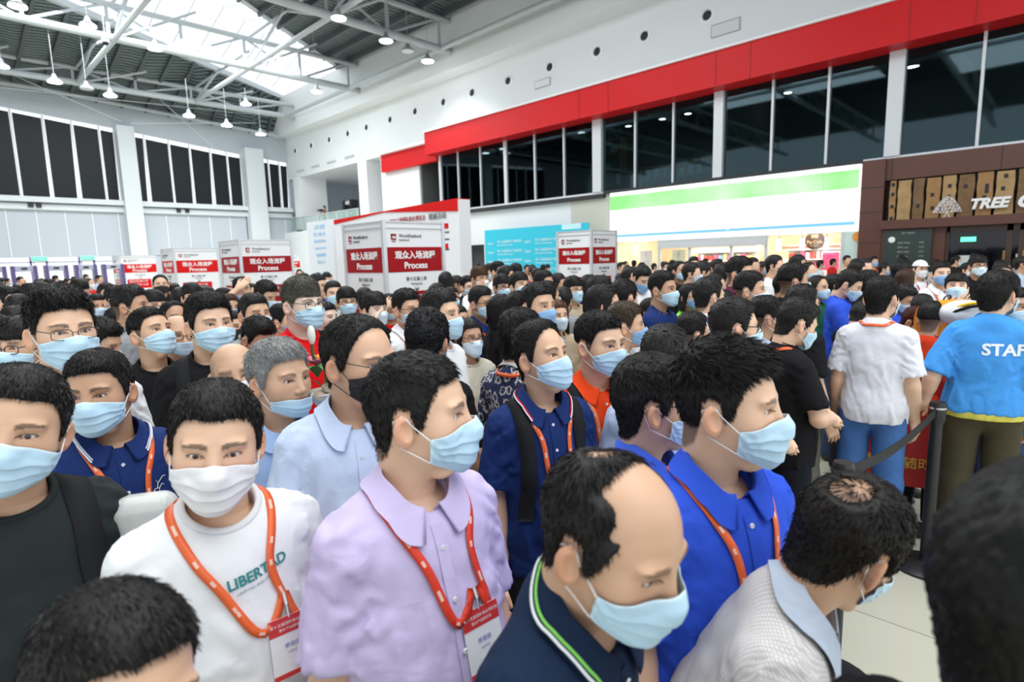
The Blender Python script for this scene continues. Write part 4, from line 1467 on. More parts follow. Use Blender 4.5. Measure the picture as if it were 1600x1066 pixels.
# ---- balcony recess
st = MB(); st.box(-42, -29.9, 19.85, 27, 4.0, 4.35); struct(st.build('floor_balcony', M_WALL))
struct(MB().box(-42, -26.2, 20.1, 27, 8.06, 8.3).build('ceiling_balcony', M_WALL))
bw_ = MB()
bw_.box(-42, -38.2, 26.6, 26.9, 4.3, 8.1); bw_.box(-30.9, -26, 26.6, 26.9, 4.3, 8.1); bw_.box(-38.2, -30.9, 26.6, 26.9, 4.3, 4.9); bw_.box(-38.2, -30.9, 26.6, 26.9, 7.7, 8.1)
bw_.box(-35.0, -34.1, 26.6, 26.9, 4.3, 8.1); bw_.box(-30.1, -29.9, 20.1, 26.8, 4.3, 8.1)
struct(bw_.build('wall_balcony', M_WALL))
wb = MB()
for X in (-38.1, -37.2, -36.3, -35.2, -34.0, -33.0, -32.0, -31.0): wb.box(X - .06, X + .06, 26.55, 26.65, 4.9, 7.7)
struct(wb.build('window_30', M_SHADE))
struct(MB().box(-37.1, -36.4, 26.62, 26.64, 4.9, 7.3).box(-36.2, -35.3, 26.62, 26.64, 5.6, 7.7).build('window_31', mat('thin_blind', (.45, .47, .62), .6)))
struct(MB().box(-41.3, -40.35, 19.8, 21.9, 0, 8.1).build('wall_column_far', M_WHITEP))
struct(MB().box(-32.45, -31.45, 19.8, 22.1, 0, 8.1).build('wall_column_near', M_WHITEP))
rl = empty('glass_railing', (0, 0, 0), 'glass balcony railing above the poster wall in the far corner', 'railing')
MB().box(-42, -32.6, 19.78, 19.80, 4.35, 5.25).build('glass_panel', M_GLASSR, rl)
MB().box(-42, -32.6, 19.74, 19.84, 5.25, 5.30).build('handrail', M_ALU, rl)
b = MB()
for k in range(8): b.box(-41.9 + k * 1.3, -41.86 + k * 1.3, 19.76, 19.82, 4.35, 5.25)
b.build('post', M_ALU, rl)
for k, x in enumerate((548, 582)):
    X = at_y(x, 330, 22.5)[0]
    g = empty('security_gate', (X, 22.5, 4.35), 'black and white security gate on the balcony, %s the glass railing' % ('nearest' if k == 0 else 'next to the column behind'), 'gate', 'gates on the balcony')
    for s in (-1, 1): MB().box(s * .5 - .14, s * .5 + .14, -.3, .3, 0, 2.05).build('post', M_BLACK, g, bevel=.02)
    MB().box(-.38, .38, -.2, .2, 1.75, 2.0).build('crossbar', M_WHITEP, g, bevel=.02)
# vents and nozzles in the upper wall
for k, (x, y) in enumerate(((461, 240), (486, 231), (514, 221), (543, 211), (572, 199), (609, 188), (648, 174), (692, 159), (737, 144), (793, 125), (858, 103), (932, 78), (1006, 55), (1104, 23))):
    X = at_y(x, y)[0]
    e = empty('air_nozzle', (X, 19.85, 9.93), 'round white air nozzle with dark throat in the upper wall, %s from the far corner' % ORD[k], 'air vent', 'round air nozzles of the upper wall')
    MB().lathe([(.27, .0), (.27, -.03), (.20, -.06), (.16, -.03), (.15, .0)], axis='y', n=28).build('ring', M_WHITEP, e, smooth=True)
    MB().lathe([(.145, -.04), (.10, -.065)], (0, 0, -.02), axis='y', n=20).build('throat', M_DARK, e, smooth=True)
for k, (x, y, w, h) in enumerate(((1133, 43, 1.0, .42), (847, 130, .9, .34))):
    X, z = at_y(x, y)
    e = empty('air_grille', (X, 19.85, z), ['wide slatted air grille high in the white wall nearer the camera', 'small slatted air grille high in the white wall farther off'][k], 'air vent')
    MB().box(-w / 2, w / 2, -.04, 0, -h / 2, h / 2).build('frame', mat('grille_grey', (.42, .43, .43), .5), e)
    b = MB()
    for i in range(6): b.box(-w / 2 + .04, w / 2 - .04, -.06, -.02, -h / 2 + .04 + i * (h - .08) / 6, -h / 2 + .04 + i * (h - .08) / 6 + .035)
    b.build('slat', M_WHITEP, e)
for k, (x, y) in enumerate(((469, 267), (492, 260), (517, 253), (545, 245))):
    X, z = at_y(x, y)
    thing(MB().box(X - .55, X + .55, 19.80, 19.86, z - .06, z + .06).build('slot_vent', mat('slot_grey', (.5, .5, .48), .5)), 'narrow slot vent low in the upper wall, %s from the far corner' % ORD[k], 'air vent', 'slot vents over the balcony')
# ---- the convenience shop
sg = empty('shop_sign', (0, 0, 0), 'long backlit shop sign with green band, white field and thin blue line', 'sign')
X0, X1 = -13.45, XS1
MB().box(X0, X1, 19.45, 19.75, 2.42, 4.33).build('sign_box', mat('sign_white', (.3, .3, .3), .4, emit=(.97, 1, 1), es=.72), sg)
def green_mat():
    m = mat('sign_green', (.04, .12, .04), .4, emit=(.45, .85, .42), es=1.0); nt = m.node_tree; b = nt.nodes['Principled BSDF']
    tc = nt.nodes.new('ShaderNodeTexCoord'); nz = nt.nodes.new('ShaderNodeTexNoise'); nz.inputs['Scale'].default_value = .55
    r = nt.nodes.new('ShaderNodeValToRGB'); r.color_ramp.elements[0].position = .35; r.color_ramp.elements[0].color = (.16, .42, .13, 1)
    r.color_ramp.elements[1].position = .65; r.color_ramp.elements[1].color = (.36, .56, .34, 1)
    nt.links.new(tc.outputs['Object'], nz.inputs[0]); nt.links.new(nz.outputs[0], r.inputs[0]); nt.links.new(r.outputs[0], b.inputs['Emission Color'])
    return m
MB().box(X0, X1 - .03, 19.44, 19.46, 3.66, 4.19).build('green_band', green_mat(), sg)
MB().box(X0, X1 - .08, 19.44, 19.46, 2.60, 2.70).build('blue_line', mat('sign_blue', (.03, .1, .2), .4, emit=(.12, .30, .50), es=1.0), sg)
for x in (993, 1055, 1205, 1285):
    X = at_y(x, 330, 19.45)[0]; MB().box(X - .01, X + .01, 19.435, 19.45, 2.45, 4.3).build('panel_joint', mat('joint_pale', (.7, .75, .7), .5), sg)
b = MB(); xa = at_y(1005, 350, 19.44)[0]
text_on(b, '全家', (xa + .55, 19.43, 3.12), (1, 0, 0), (0, 0, 1), size=.95, ext=.01, bold=.012)
text_on(b, 'FamilyMart', (xa + 3.35, 19.43, 3.12), (1, 0, 0), (0, 0, 1), size=.85, ext=.01, bold=.01)
b.build('lettering', mat('sign_letter', (.2, .2, .2), .4, emit=(.42, .50, .50), es=1.0), sg)
# shop interior
ri = MB(); ri.box(XS0, XS1 + .2, 24.2, 24.3, 0, 2.9); ri.box(XS0 - .1, XS0, 20.1, 24.3, 0, 2.9); ri.box(XS1 + .1, XS1 + .2, 20.1, 24.3, 0, 2.9)
struct(ri.build('wall_shop', M_CREAM))
struct(MB().box(XS0, XS1 + .2, 19.8, 24.3, 2.75, 2.9).build('ceiling_shop', mat('shop_ceiling', (.85, .82, .75), .6, emit=(1, .93, .80), es=.55)))  # whole ceiling glows, standing in for the shop's ceiling lights
struct(MB().box(XS0, XS1, 19.8, 20.1, 2.40, 4.3).build('wall_shop_front', M_ALU))
b = MB(); XA, XB, XC = at_y(1033, 380)[0], at_y(1200, 372)[0], at_y(1319, 370)[0]
b.box(XA, XB, 19.55, 19.8, 2.10, 2.42)
for X in (XA, XB, XC, at_y(1080, 390)[0], at_y(1145, 390)[0]): b.box(X - .05, X + .05, 19.65, 19.75, 0, 2.42)
struct(b.build('door_1', M_ALU))
struct(MB().box(XS0, XC, 19.69, 19.70, 0, 2.42).build('window_32', M_CLEAR))
struct(MB().box(XC + .05, XS1 - .02, 19.66, 19.74, 0, 2.42).build('wall_shop_side', mat('pale_teal', (.60, .78, .72), .4)))
big_light('shop_light', (-9, 21.5, 2.7), (7, 2.5), 170, (0, 0, 0), (1, .88, .70))
ad = thing(MB().lathe([(.14, 19.62), (.14, 19.64)], (at_y(1340, 372, 19.63)[0], 0, 2.25), axis='y').build('round_sticker', mat('sticker_orange', (.8, .33, .05), .5)), 'orange round sticker on the pale teal panel beside the brown facade', 'sticker')
pc = empty('cafe_sign', (at_y(1273, 377, 20.6)[0], 20.6, at_y(1273, 376, 20.6)[1]), 'round brown cafe sign hanging inside the shop window', 'sign')
MB().lathe([(.30, .0), (.30, .04)], axis='y', n=32).build('disc', mat('cafe_brown', (.13, .05, .02), .5), pc)
b = MB(); text_on(b, 'ParCafe', (0, -.01, -.05), (1, 0, 0), (0, 0, 1), size=.15, ext=.004, bold=.004)
text_on(b, '湃客咖啡', (0, -.01, -.17), (1, 0, 0), (0, 0, 1), size=.07, ext=.004)
b.build('lettering', mat('cafe_gold', (.85, .6, .3), .4), pc)
b = MB()
for s in (-1, 1): b.lathe([(.05, 0), (.062, .006), (.05, .012), (.038, .006)], (s * .05, -.01, .13), axis='y', n=16)
b.build('emblem', MATS['cafe_gold'], pc)
for k, x in enumerate((968, 993, 1186, 1217, 1253, 1291)):
    X = at_y(x, 388, 21.2)[0]
    e = empty('pendant_lamp', (X, 21.2, 2.1), 'white glowing tube pendant inside the shop, %s from the white signs' % ORD[k], 'lamp', 'pendant lamps in the shop')
    MB().lathe([(.07, -.2), (.07, .2)]).build('shade', mat('pendant_glow', (1, 1, 1), emit=(1, .95, .85), es=2.2), e)
    MB().bar((0, 0, .2), (0, 0, .655), .01).build('cord', M_BLACK, e)
rs = random.Random(9)
pal = [(.65, .06, .05), (.8, .75, .7), (.75, .35, .1), (.2, .35, .55), (.75, .1, .25), (.85, .8, .3)]
sx0 = at_y(1222, 400, 22.8)[0]; sx1 = at_y(1312, 400, 22.8)[0]; sx2 = at_y(1080, 400, 22.8)[0]; sx3 = at_y(1178, 400, 22.8)[0]
for k, (a, c) in enumerate(((sx2, sx3), (sx0, sx1))):
    e = empty('shop_shelf', (0, 0, 0), ['white shop shelf seen behind the automatic doors', 'shop shelf under a red edge strip below the round cafe sign'][k], 'shelf')
    b = MB()
    for z in (.5, .85, 1.2, 1.55, 1.90): b.box(a, c, 22.8, 23.3, z, z + .03)
    b.box(a, c, 23.28, 23.3, .4, 2.1); b.build('board', M_WHITEP, e)
    MB().box(a, c, 22.74, 22.80, 1.96, 2.06).build('edge_strip', mat('edge_red', (.75, .12, .08), .5) if k else M_WHITEP, e)
    for zi, z in enumerate((1.20, 1.55)):
        x = a + .05; q = 0
        while x < c - .12 and q < 20:
            w = rs.uniform(.11, .2); h = rs.uniform(.16, .28); j = rs.randrange(6)
            o = MB().box(x, x + w * .9, 22.85, 23.1, z + .03, z + .03 + h).build('product_pack', mat('pack_%d' % j, pal[j], .5), bevel=.008)
            thing(o, '%s packet, %s on the %s board of the shelf %s' % (['red', 'white', 'orange', 'blue', 'pink', 'yellow'][j], ORD[min(q, 19)], ['middle', 'upper'][zi], ['behind the doors', 'under the cafe sign'][k]), 'packet', 'packets on the shop shelves')
            x += w * 1.15; q += 1
ps = empty('poster_stand', (at_y(1298, 405, 22.0)[0], 22.0, 0), 'pink and white poster standing inside the shop window', 'poster')
MB().box(-.3, .3, 0, .04, .9, 1.85).build('board', M_WHITEP, ps); MB().box(-.26, .26, -.01, 0, 1.2, 1.8).build('print', mat('pink', (.85, .05, .2), .5), ps)
for k, x in enumerate((1010, 1061)):
    X = at_y(x, 400, 20.3)[0]
    o = MB().box(X - .28, X + .28, 20.28, 20.30, .8, 2.05).build('shop_poster', mat('poster_pale%d' % k, [(.8, .72, .70), (.75, .78, .66)][k], .5))
    thing(o, ['pale pink hanging poster inside the shop left of the doors', 'pale green price poster on the shop door'][k], 'poster')
    t = MB()
    for i, s in enumerate(('F', '口', '日')): text_on(t, s, (X, 20.27, 1.85 - .32 * i), (1, 0, 0), (0, 0, 1), size=.3, ext=.003)
    t.build('lettering', mat('poster_grey', (.45, .5, .42), .5), o)
# ---- the restaurant
rb = MB()
rb.box(XS1 + .02, -4.12, 19.5, 20.1, 0, 4.40); rb.box(-4.12, 6, 19.6, 20.1, 3.80, 4.40); rb.box(-4.12, -2.62, 19.52, 20.1, 0, 2.45)
struct(rb.build('wall_restaurant', M_BROWN))
struct(MB().box(-4.12, 6, 19.25, 19.9, 2.42, 2.66).build('trim_7', M_BROWN))
j = MB()
for z in (1.05, 2.05, 2.92, 3.62): j.box(XS1, -4.12, 19.49, 19.51, z, z + .015)
for X in (-3.98, -1.60, 1.2): j.box(X, X + .015, 19.59, 19.61, 3.80, 4.40)
struct(j.build('trim_8', M_DARK))
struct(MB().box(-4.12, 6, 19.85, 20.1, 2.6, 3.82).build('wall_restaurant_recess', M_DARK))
rs = random.Random(12); x = -3.98; k = 0
lab = ['narrow timber with four square holes', 'plain wide timber', 'timber with one small square hole', 'darker timber with an oval hole', 'timber behind the wire tree', 'timber with a square hole near its top',
       'timber with an upright slot', 'wavy timber with two square holes', 'timber with a tall slot', 'dark timber with a tall slot', 'grey timber near the letter C', 'timber above the glass doors', 'timber past the letter C', 'timber far along the facade']
holes = [[(.5, .9), (.5, .66), (.5, .35), (.5, .05)], [], [(.5, .33)], [(.45, .58), (.5, .25)], [(.5, .75), (.5, .5)], [(.45, .72)], [(.6, .62), (.5, .36)], [(.5, .88), (.4, .6)], [(.45, .68)], [(.5, .72), (.5, .2)], [(.5, .6)], [], [(.5, .5)], []]
ws = [.20, .36, .30, .36, .34, .38, .38, .42, .42, .46, .42, .4, .4, .4]
for k in range(14):
    w = ws[k]; z0, z1 = 2.66, 3.76 - .015 * (k % 2)
    nn = 9; pl = []
    for i in range(nn): pl.append((x + .02 * rs.random(), z0 + (z1 - z0) * i / (nn - 1)))
    for i in range(nn - 1, -1, -1): pl.append((x + w - .03 - .03 * rs.random(), z0 + (z1 - z0) * i / (nn - 1)))
    e = MB().prism([(a, c) for a, c in pl], 19.48, 19.60, 'y').build('timber_plank', [M_WOOD, M_WOOD2, M_WOOD3][(k * 5) % 3], bevel=.008)
    thing(e, 'old upright %s on the restaurant facade' % lab[k], 'plank', 'old timbers of the restaurant sign')
    if holes[k]:
        h = MB()
        for (hx, hz) in holes[k]:
            cx, cz = x + w * hx - .01, z0 + (z1 - z0) * hz
            hh = .12 if lab[k].find('slot') >= 0 else .05
            h.box(cx - .045, cx + .035, 19.474, 19.49, cz - hh, cz + hh)
        h.build('mortise', M_DARK, e)
    x += w
ts = empty('restaurant_sign', (0, 0, 0), 'white slanted lettering with a wire-like tree on the old timbers', 'sign')
b = MB(); xt = at_y(1514, 322, 19.4)[0]
text_on(b, 'TREE', (xt, 19.38, 2.95), (1, 0, 0), (0, 0, 1), size=.35, ext=.03, bold=.016, shear=.25, align='LEFT')
text_on(b, 'C', (at_y(1588, 318, 19.4)[0], 19.38, 2.95), (1, 0, 0), (0, 0, 1), size=.42, ext=.03, bold=.022, shear=.25, align='LEFT')
b.build('lettering', M_LETTER, ts)
b = MB(); xc, zc = at_y(1480, 330, 19.4)[0], 2.80
rows = [(0, 1.0, 9), (.09, .86, 8), (.18, .70, 7), (.27, .52, 5), (.35, .34, 3), (.42, .12, 1)]
pts = []
for (dz, wd, nq) in rows:
    pts.append([(xc + (0 if nq == 1 else (-wd / 2 + wd * i / (nq - 1))) * .62, zc + dz + .012 * math.sin(i * 2)) for i in range(nq)])
for r in range(len(pts)):
    for i in range(len(pts[r]) - 1): b.bar((pts[r][i][0], 19.38, pts[r][i][1]), (pts[r][i + 1][0], 19.38, pts[r][i + 1][1]), .008, 4)
    if r + 1 < len(pts):
        for i in range(len(pts[r])):
            j2 = min(range(len(pts[r + 1])), key=lambda q: abs(pts[r + 1][q][0] - pts[r][i][0]))
            b.bar((pts[r][i][0], 19.38, pts[r][i][1]), (pts[r + 1][j2][0], 19.38, pts[r + 1][j2][1]), .008, 4)
            if j2 + 1 < len(pts[r + 1]): b.bar((pts[r][i][0], 19.38, pts[r][i][1]), (pts[r + 1][j2 + 1][0], 19.38, pts[r + 1][j2 + 1][1]), .008, 4)
for s in (-1, 1): b.bar((xc, 19.38, zc), (xc + s * .07, 19.38, zc - .14), .01, 4)
b.bar((xc - .07, 19.38, zc - .14), (xc + .07, 19.38, zc - .14), .01, 4)
b.build('tree_emblem', M_LETTER, ts)
mb_ = empty('menu_board', (0, 0, 0), 'dark green menu board on the brown facade beside the restaurant door', 'sign')
MB().box(-4.02, -2.90, 19.40, 19.50, .5, 2.38).build('board', mat('menu_green', (.020, .040, .034), .35), mb_)
t = MB()
for i in range(7):
    z = 2.02 - i * .125
    text_on(t, '咖啡 Latte' if i % 2 else '松饼 Waffle', (-3.68, 19.39, z), (1, 0, 0), (0, 0, 1), size=.06, ext=.002, align='LEFT')
    text_on(t, '%d元' % (28 + 3 * i), (-3.12, 19.39, z), (1, 0, 0), (0, 0, 1), size=.06, ext=.002)
text_on(t, 'SET MENU', (-3.45, 19.39, 2.29), (1, 0, 0), (0, 0, 1), size=.07, ext=.002)
t.build('lettering', mat('menu_text', (.45, .48, .42), .5), mb_)
b = MB(); b.lathe([(.085, 19.39), (.085, 19.395)], (-3.83, 0, 2.12), axis='y'); b.build('round_logo', M_LETTER, mb_)
dr = MB()
for X in (-2.60, -1.30, -1.05, .25, .5): dr.box(X - .06, X + .06, 19.62, 19.75, 0, 2.42)
dr.box(-2.6, .6, 19.62, 19.75, 2.26, 2.42); struct(dr.build('door_2', M_BROWND))
struct(MB().box(-2.6, 2.5, 19.68, 19.69, 0, 2.3).build('window_33', mat('door_glass_dark', (.004, .005, .008), .05, spec=.35)))
bz = MB()
for X in (-1.38, -1.0): bz.bar((X, 19.55, .7), (X, 19.55, 1.75), .025)
thing(bz.build('door_handle', mat('brass', (.35, .22, .08), .4, .6)), 'pair of long brass pull handles on the restaurant doors', 'handle') if False else struct(bz.build('door_3', mat('brass', (.35, .22, .08), .4, .6)))
for k, (x, y, w, h) in enumerate(((1506, 408, .34, .30), (1598, 412, .3, .5))):
    X, z = at_y(x, y, 19.66)
    o = MB().box(X - w / 2, X + w / 2, 19.655, 19.665, z - h / 2, z + h / 2).build('paper_notice', mat('paper', (.62, .68, .66), .6))
    thing(o, ['pale paper notice taped to the dark restaurant door', 'pale paper notice at the edge of the second restaurant door'][k], 'notice')
X, z = at_y(1513, 374, 19.6)
ex = empty('exit_panel', (X, 19.6, z), 'small green glow standing for an exit sign reflected in the restaurant door', 'sign')
MB().box(-.16, .16, -.02, .02, -.06, .06).build('panel', mat('exit_reflection_green', (.05, .5, .25), .4, emit=(.1, .9, .45), es=1.2), ex)  # glowing panel put in for an exit sign's reflection in the door glass

# ---- wall B, entrance side
M_SKYP = mat('bright_opal', (.95, .97, 1), .4)
bays = [(-9.0, -.6), (.4, 9.2), (10.1, 16.5), (17.85, 19.8)]
w = MB()
w.box(-42.3, -42, -26, 19.9, 2.66, 5.97)                     # panels over the doors
w.box(-42.3, -42, -26, -9, 0, 13.4)
def wtop(y): return np.interp(y, [-10, 3.7, 9.2, 15.6, 19.8], [11.6, 10.85, 10.3, 9.62, 9.3])
for a, c in bays:
    za, zc2 = wtop(a), wtop(c)
    w.prism([(a, za), (c, zc2), (c, 13.4), (a, 13.4)], -42.3, -42, 'x')
for a, c in ((-.6, .4), (9.2, 10.1), (16.5, 17.85)): w.box(-42.3, -42, a, c, 0, 13.4)
w.box(-42.3, -42, 8.4, 27, 0, 2.7)
w.box(-42.3, -42, 19.8, 27, 2.6, 13.4)
struct(w.build('wall_left', M_PANEL))
j = MB()
for y in np.arange(-8, 19.5, 1.3):
    if not (9.1 < y < 10.2 or 16.4 < y < 17.9): j.box(-42.0, -41.97, y - .02, y + .02, 2.70, 5.25)
struct(j.build('trim_9', M_WHITEP))
ch = MB(); ch.box(-42, -41.55, -9, 19.8, 5.70, 5.97); ch.box(-42, -41.8, -9, 19.8, 5.30, 5.62); struct(ch.build('trim_10', M_PILLAR))
p_ = MB()
for a, c in ((-.6, .4), (9.2, 10.1), (16.55, 17.8)): p_.box(-42, -41.3, a, c, 0, 11.0 if a < 5 else (10.35 if a < 12 else 9.9))
struct(p_.build('wall_left_pillars', M_PILLAR))
n = 33
vert = {0: [-7.5, -6.1, -4.7, -3.3, -2.0], 1: [1.8, 3.2, 4.5, 5.87, 7.17, 8.45], 2: [10.75, 12.1, 13.3, 14.55, 15.6], 3: [18.4, 19.2]}
for bi, (a, c) in enumerate(bays):
    ys = [a] + vert[bi] + [c]; m = MB(); g = MB()
    for y in ys: m.box(-42.16, -42.04, y - .05, y + .05, 5.97, float(wtop(y)))
    m.box(-42.2, -42.0, a, c, 5.93, 6.03); n += 1
    struct(m.build('window_%d' % n, M_WHITEP))
    for q in range(len(ys) - 1):
        s = empty('roller_shade', (0, 0, 0), 'dark roller shade, %s pane of the %s window bay above the entrance' % (ORD[q], ['first', 'second', 'third', 'last'][bi]), 'window shade', 'dark roller shades above the entrance')
        lean = .10 * ((q * 7 + bi) % 3) / 2 if bi else .03
        y0, y1 = ys[q] + .07, ys[q + 1] - .07
        pl = [(y0, 6.05), (y1 - lean, 6.05), (y1, float(wtop(y1)) - .30), (y0, float(wtop(y0)) - .30)]
        MB().prism(pl, -42.02, -42.005, 'x').build('fabric', M_SHADE, s)
        MB().bar((-41.98, y0, 6.06), (-41.98, y1 - lean, 6.06), .025).build('bottom_bar', M_BLACK, s)
tr = MB()
for y in (4.8, 5.15, 12.2, 12.7, 17.0, 17.4): tr.box(-41.95, -41.7, y - .12, y + .12, 5.42, 5.66)
struct(tr.build('trim_11', M_BLACK))
# entrance doors
df = MB()
dy = [at_x(x, 430)[0] for x in (-60, -8, 51, 56, 73, 76, 127, 131, 147, 150, 172)]
for y in (dy[2], dy[5], dy[6], dy[9]): df.box(-42.1, -42.0, y - .05, y + .05, 0, 2.66)
df.box(-42.1, -42.0, dy[1], 8.4, 2.36, 2.42)
struct(df.build('door_4', mat('violet_frame', (.20, .18, .33), .4)))
struct(MB().box(-42.25, -41.9, dy[3], dy[4], 0, 2.7).box(-42.25, -41.9, dy[7], dy[8], 0, 2.7).build('door_5', M_WHITEP))
struct(MB().box(-42.08, -42.07, dy[1], 8.4, 0, 2.4).build('window_40', M_CLEAR))
for k, (x, y) in enumerate(((61, 404.5), (137, 403))):
    Y, z = at_x(x, y, -41.8)
    e = empty('exit_panel', (-41.8, Y, z), ['green exit sign over the entrance column nearer the edge of the view', 'green exit sign over the entrance column next to the white process signs'][k], 'sign')
    MB().box(-.04, .0, -.35, .35, -.13, .13).build('housing', M_WHITEP, e)
    b = MB().box(.0, .015, -.33, .33, -.11, .11); b.build('panel', mat('exit_reflection_green2', (.02, .25, .18), .4, emit=(.05, .42, .30), es=.8), e)
    b = MB(); text_on(b, '安全出口', (.02, 0, 0), (0, 1, 0), (0, 0, 1), size=.14, ext=.002); b.build('lettering', M_LETTER, e)
# outdoors beyond the doors
struct(MB().box(-75, -42.4, -30, 40, -.25, -.05).build('ground_outside', mat('paving', (.7, .7, .7), .8)))
# metal detector gates
for k, (x0, x1, yt) in enumerate(((20, 55, 425.5), (72, 103, 424), (119, 148, 422.5), (162, 190, 421), (-24, 7, 427))):
    X = -31.5
    Y0, _ = at_x(x0, yt, X); Y1, _ = at_x(x1, yt, X); ym = (Y0 + Y1) / 2; hw = (Y1 - Y0) / 2
    e = empty('metal_detector', (X, ym, 0), 'walk-through metal detector with violet posts at the entrance, %s from the white process signs' % ['fourth', 'third', 'second', 'nearest', 'fifth'][k], 'metal detector', 'metal detectors at the entrance')
    for s in (-1, 1): MB().box(-.28, .28, s * hw - .06, s * hw + .06, 0, 2.12).build('post', mat('violet_post', (.10, .07, .22), .4), e, bevel=.02)
    MB().box(-.2, .2, -hw, hw, 1.88, 2.12).build('crossbar', mat('grey_bar', (.38, .40, .50), .5), e, bevel=.02)
    MB().box(.2, .21, -.10, .10, 1.96, 2.04).build('display', M_BLACK, e)
# pipe under the roof on wall B
struct(MB().bar((-41.3, -20, 11.9), (-41.3, 6, 11.75), .11).bar((-41.3, 6, 11.75), (-41.3, 19.5, 10.9), .11).build('trim_12', M_STEEL))

# ---- roof: deck with a long roof light, purlins, tube trusses
ZD = 13.4
L0 = np.array(at_z(182, 42, ZD)); L1 = np.array(at_z(490, 175, ZD)); R0 = np.array(at_z(380, 0, ZD)); R1 = np.array(at_z(555, 122, ZD))
Ld = (L1 - L0) / np.linalg.norm(L1 - L0); Rd = (R1 - R0) / np.linalg.norm(R1 - R0)
Lb = L0 - Ld * ((L0[1] + 2) / Ld[1]); Lt = L1 + Ld * ((19.8 - L1[1]) / Ld[1]); Rb = R0 - Rd * ((R0[1] + 2) / Rd[1]); Rt = R1 + Rd * ((19.8 - R1[1]) / Rd[1])
dk = MB()
def l_at(y): return Lb[0] + (Lt[0] - Lb[0]) * min(max((y + 2) / 21.8, 0), 1)
def zw(y): return float(np.interp(y, [3, 19.8], [12.15, 11.0]))
yy = [-26, -2, 3, 6, 9, 12, 15, 18, 19.8]
V = [(l_at(y), y, ZD) for y in yy] + [(-42.3, y, zw(y)) for y in yy] + [(l_at(y), y, ZD + .1) for y in yy] + [(-42.3, y, zw(y) + .1) for y in yy]
n_ = len(yy)
dk.add(V, [(i, i + 1, n_ + i + 1, n_ + i) for i in range(n_ - 1)] + [(2 * n_ + i, 3 * n_ + i, 3 * n_ + i + 1, 2 * n_ + i + 1) for i in range(n_ - 1)])
dk.prism([(Rb[0], -26), (16, -26), (16, 19.8), (Rt[0], 19.8), (Rb[0], -2)], ZD, ZD + .12)
dk.prism([(Lb[0], -26), (Rb[0], -26), (Rb[0], -2), (Lb[0], -2)], ZD, ZD + .12)
struct(dk.build('ceiling', deck_mat()))
cb = MB()
cb.box(Lb[0], Rb[0], -2.2, -2, ZD, ZD + 1)
for a, c in ((Lb, Lt), (Rb, Rt)):
    cb.bar((a[0], a[1], ZD + .05), (c[0], c[1], ZD + .05), .20, 4)
struct(cb.build('ceiling_rooflight_kerb', M_STEEL))
gl = MB()
for k in range(1, 16):
    y = -2 + k * 1.45
    if y > 19.5: break
    t = (y + 2) / 21.8; xa = Lb[0] + (Lt[0] - Lb[0]) * t; xb = Rb[0] + (Rt[0] - Rb[0]) * t
    gl.bar((xa, y, ZD + .5), ((xa + xb) / 2, y, ZD + 1.6), .04, 4); gl.bar(((xa + xb) / 2, y, ZD + 1.6), (xb, y, ZD + .5), .04, 4)
struct(gl.build('window_41', mat('pale_bar', (.72, .76, .8), .5)))
pu = MB()
for k, y in enumerate(np.arange(-24, 19.6, 1.25)):
    t = min(max((y + 2) / 21.8, 0), 1); xa = Lb[0] + (Lt[0] - Lb[0]) * t; xb = Rb[0] + (Rt[0] - Rb[0]) * t
    pu.bar((xa, y, ZD - .14), (-42.1, y, zw(y) - .14), .10, 4)
    if y < -2: pu.box(xa, 14, y - .05, y + .05, ZD - .28, ZD)
    else: pu.box(xb, 14, y - .05, y + .05, ZD - .28, ZD)
struct(pu.build('ceiling_purlins', M_STEELD))
ZB, ZT = 11.7, 13.05
tx = [-38.6, -30.4, -22.2, -14.0, -5.8, 2.4]
for k, X in enumerate(tx):
    ZT = 12.45 if k == 0 else 13.05
    e = empty('roof_truss', (X, 0, 0), 'white tubular roof truss, %s from the dark shaded windows' % ORD[k], 'truss', 'tubular roof trusses')
    b = MB(); b.bar((0, -24, ZB), (0, 18.9, ZB), .17, 10); b.build('bottom_chord', M_STEEL, e, smooth=True)
    b = MB(); b.bar((0, -24, ZT), (0, 18.9, ZT), .13, 10); b.build('top_chord', M_STEEL, e, smooth=True)
    b = MB()
    ys = [-21.6 + 2.85 * i for i in range(15)]
    for i, y in enumerate(ys):
        b.bar((0, y, ZB), (0, y, ZT), .07, 6)
        if i + 1 < len(ys): b.bar((0, y, ZB if i % 2 else ZT), (0, ys[i + 1], ZT if i % 2 else ZB), .06, 6)
    b.build('web_member', M_STEEL, e, smooth=True)
    if k < len(tx) - 1:
        b = MB()
        for y in (1.4, 7.1, 12.8, 18.3): b.bar((0, y, ZB), (8.2, y, ZB), .12, 8)
        for y in (1.4, 7.1, 12.8):
            b.bar((0, y, ZB), (4.1, y, ZT + .1), .07, 6); b.bar((8.2, y, ZB), (4.1, y, ZT + .1), .07, 6)
            b.bar((0, y, ZT), (8.2, y, ZT), .07, 6); b.bar((0, y, ZB), (1.6, y + 2.85, ZT), .06, 6)
        b.build('tie_member', M_STEEL, e, smooth=True)
cw = MB()
for (a, c) in (((0, 137), (400, 150)), ((20, 70), (190, 190)), ((250, 155), (335, 232)), ((205, 193), (400, 192))):
    ya, za = at_x(*a, -39); yb, zb2 = at_x(*c, -39); cw.bar((-39, ya, min(za, 11.6)), (-39, yb, min(zb2, 11.6)), .018, 5)
thing(cw.build('bracing_cable', M_STEEL), 'thin crossed bracing cables strung in front of the dark shaded windows', 'cable')
b = MB(); (ya, za), (yb, zb2) = at_x(195, 190, -41), at_x(237, 153, -41)
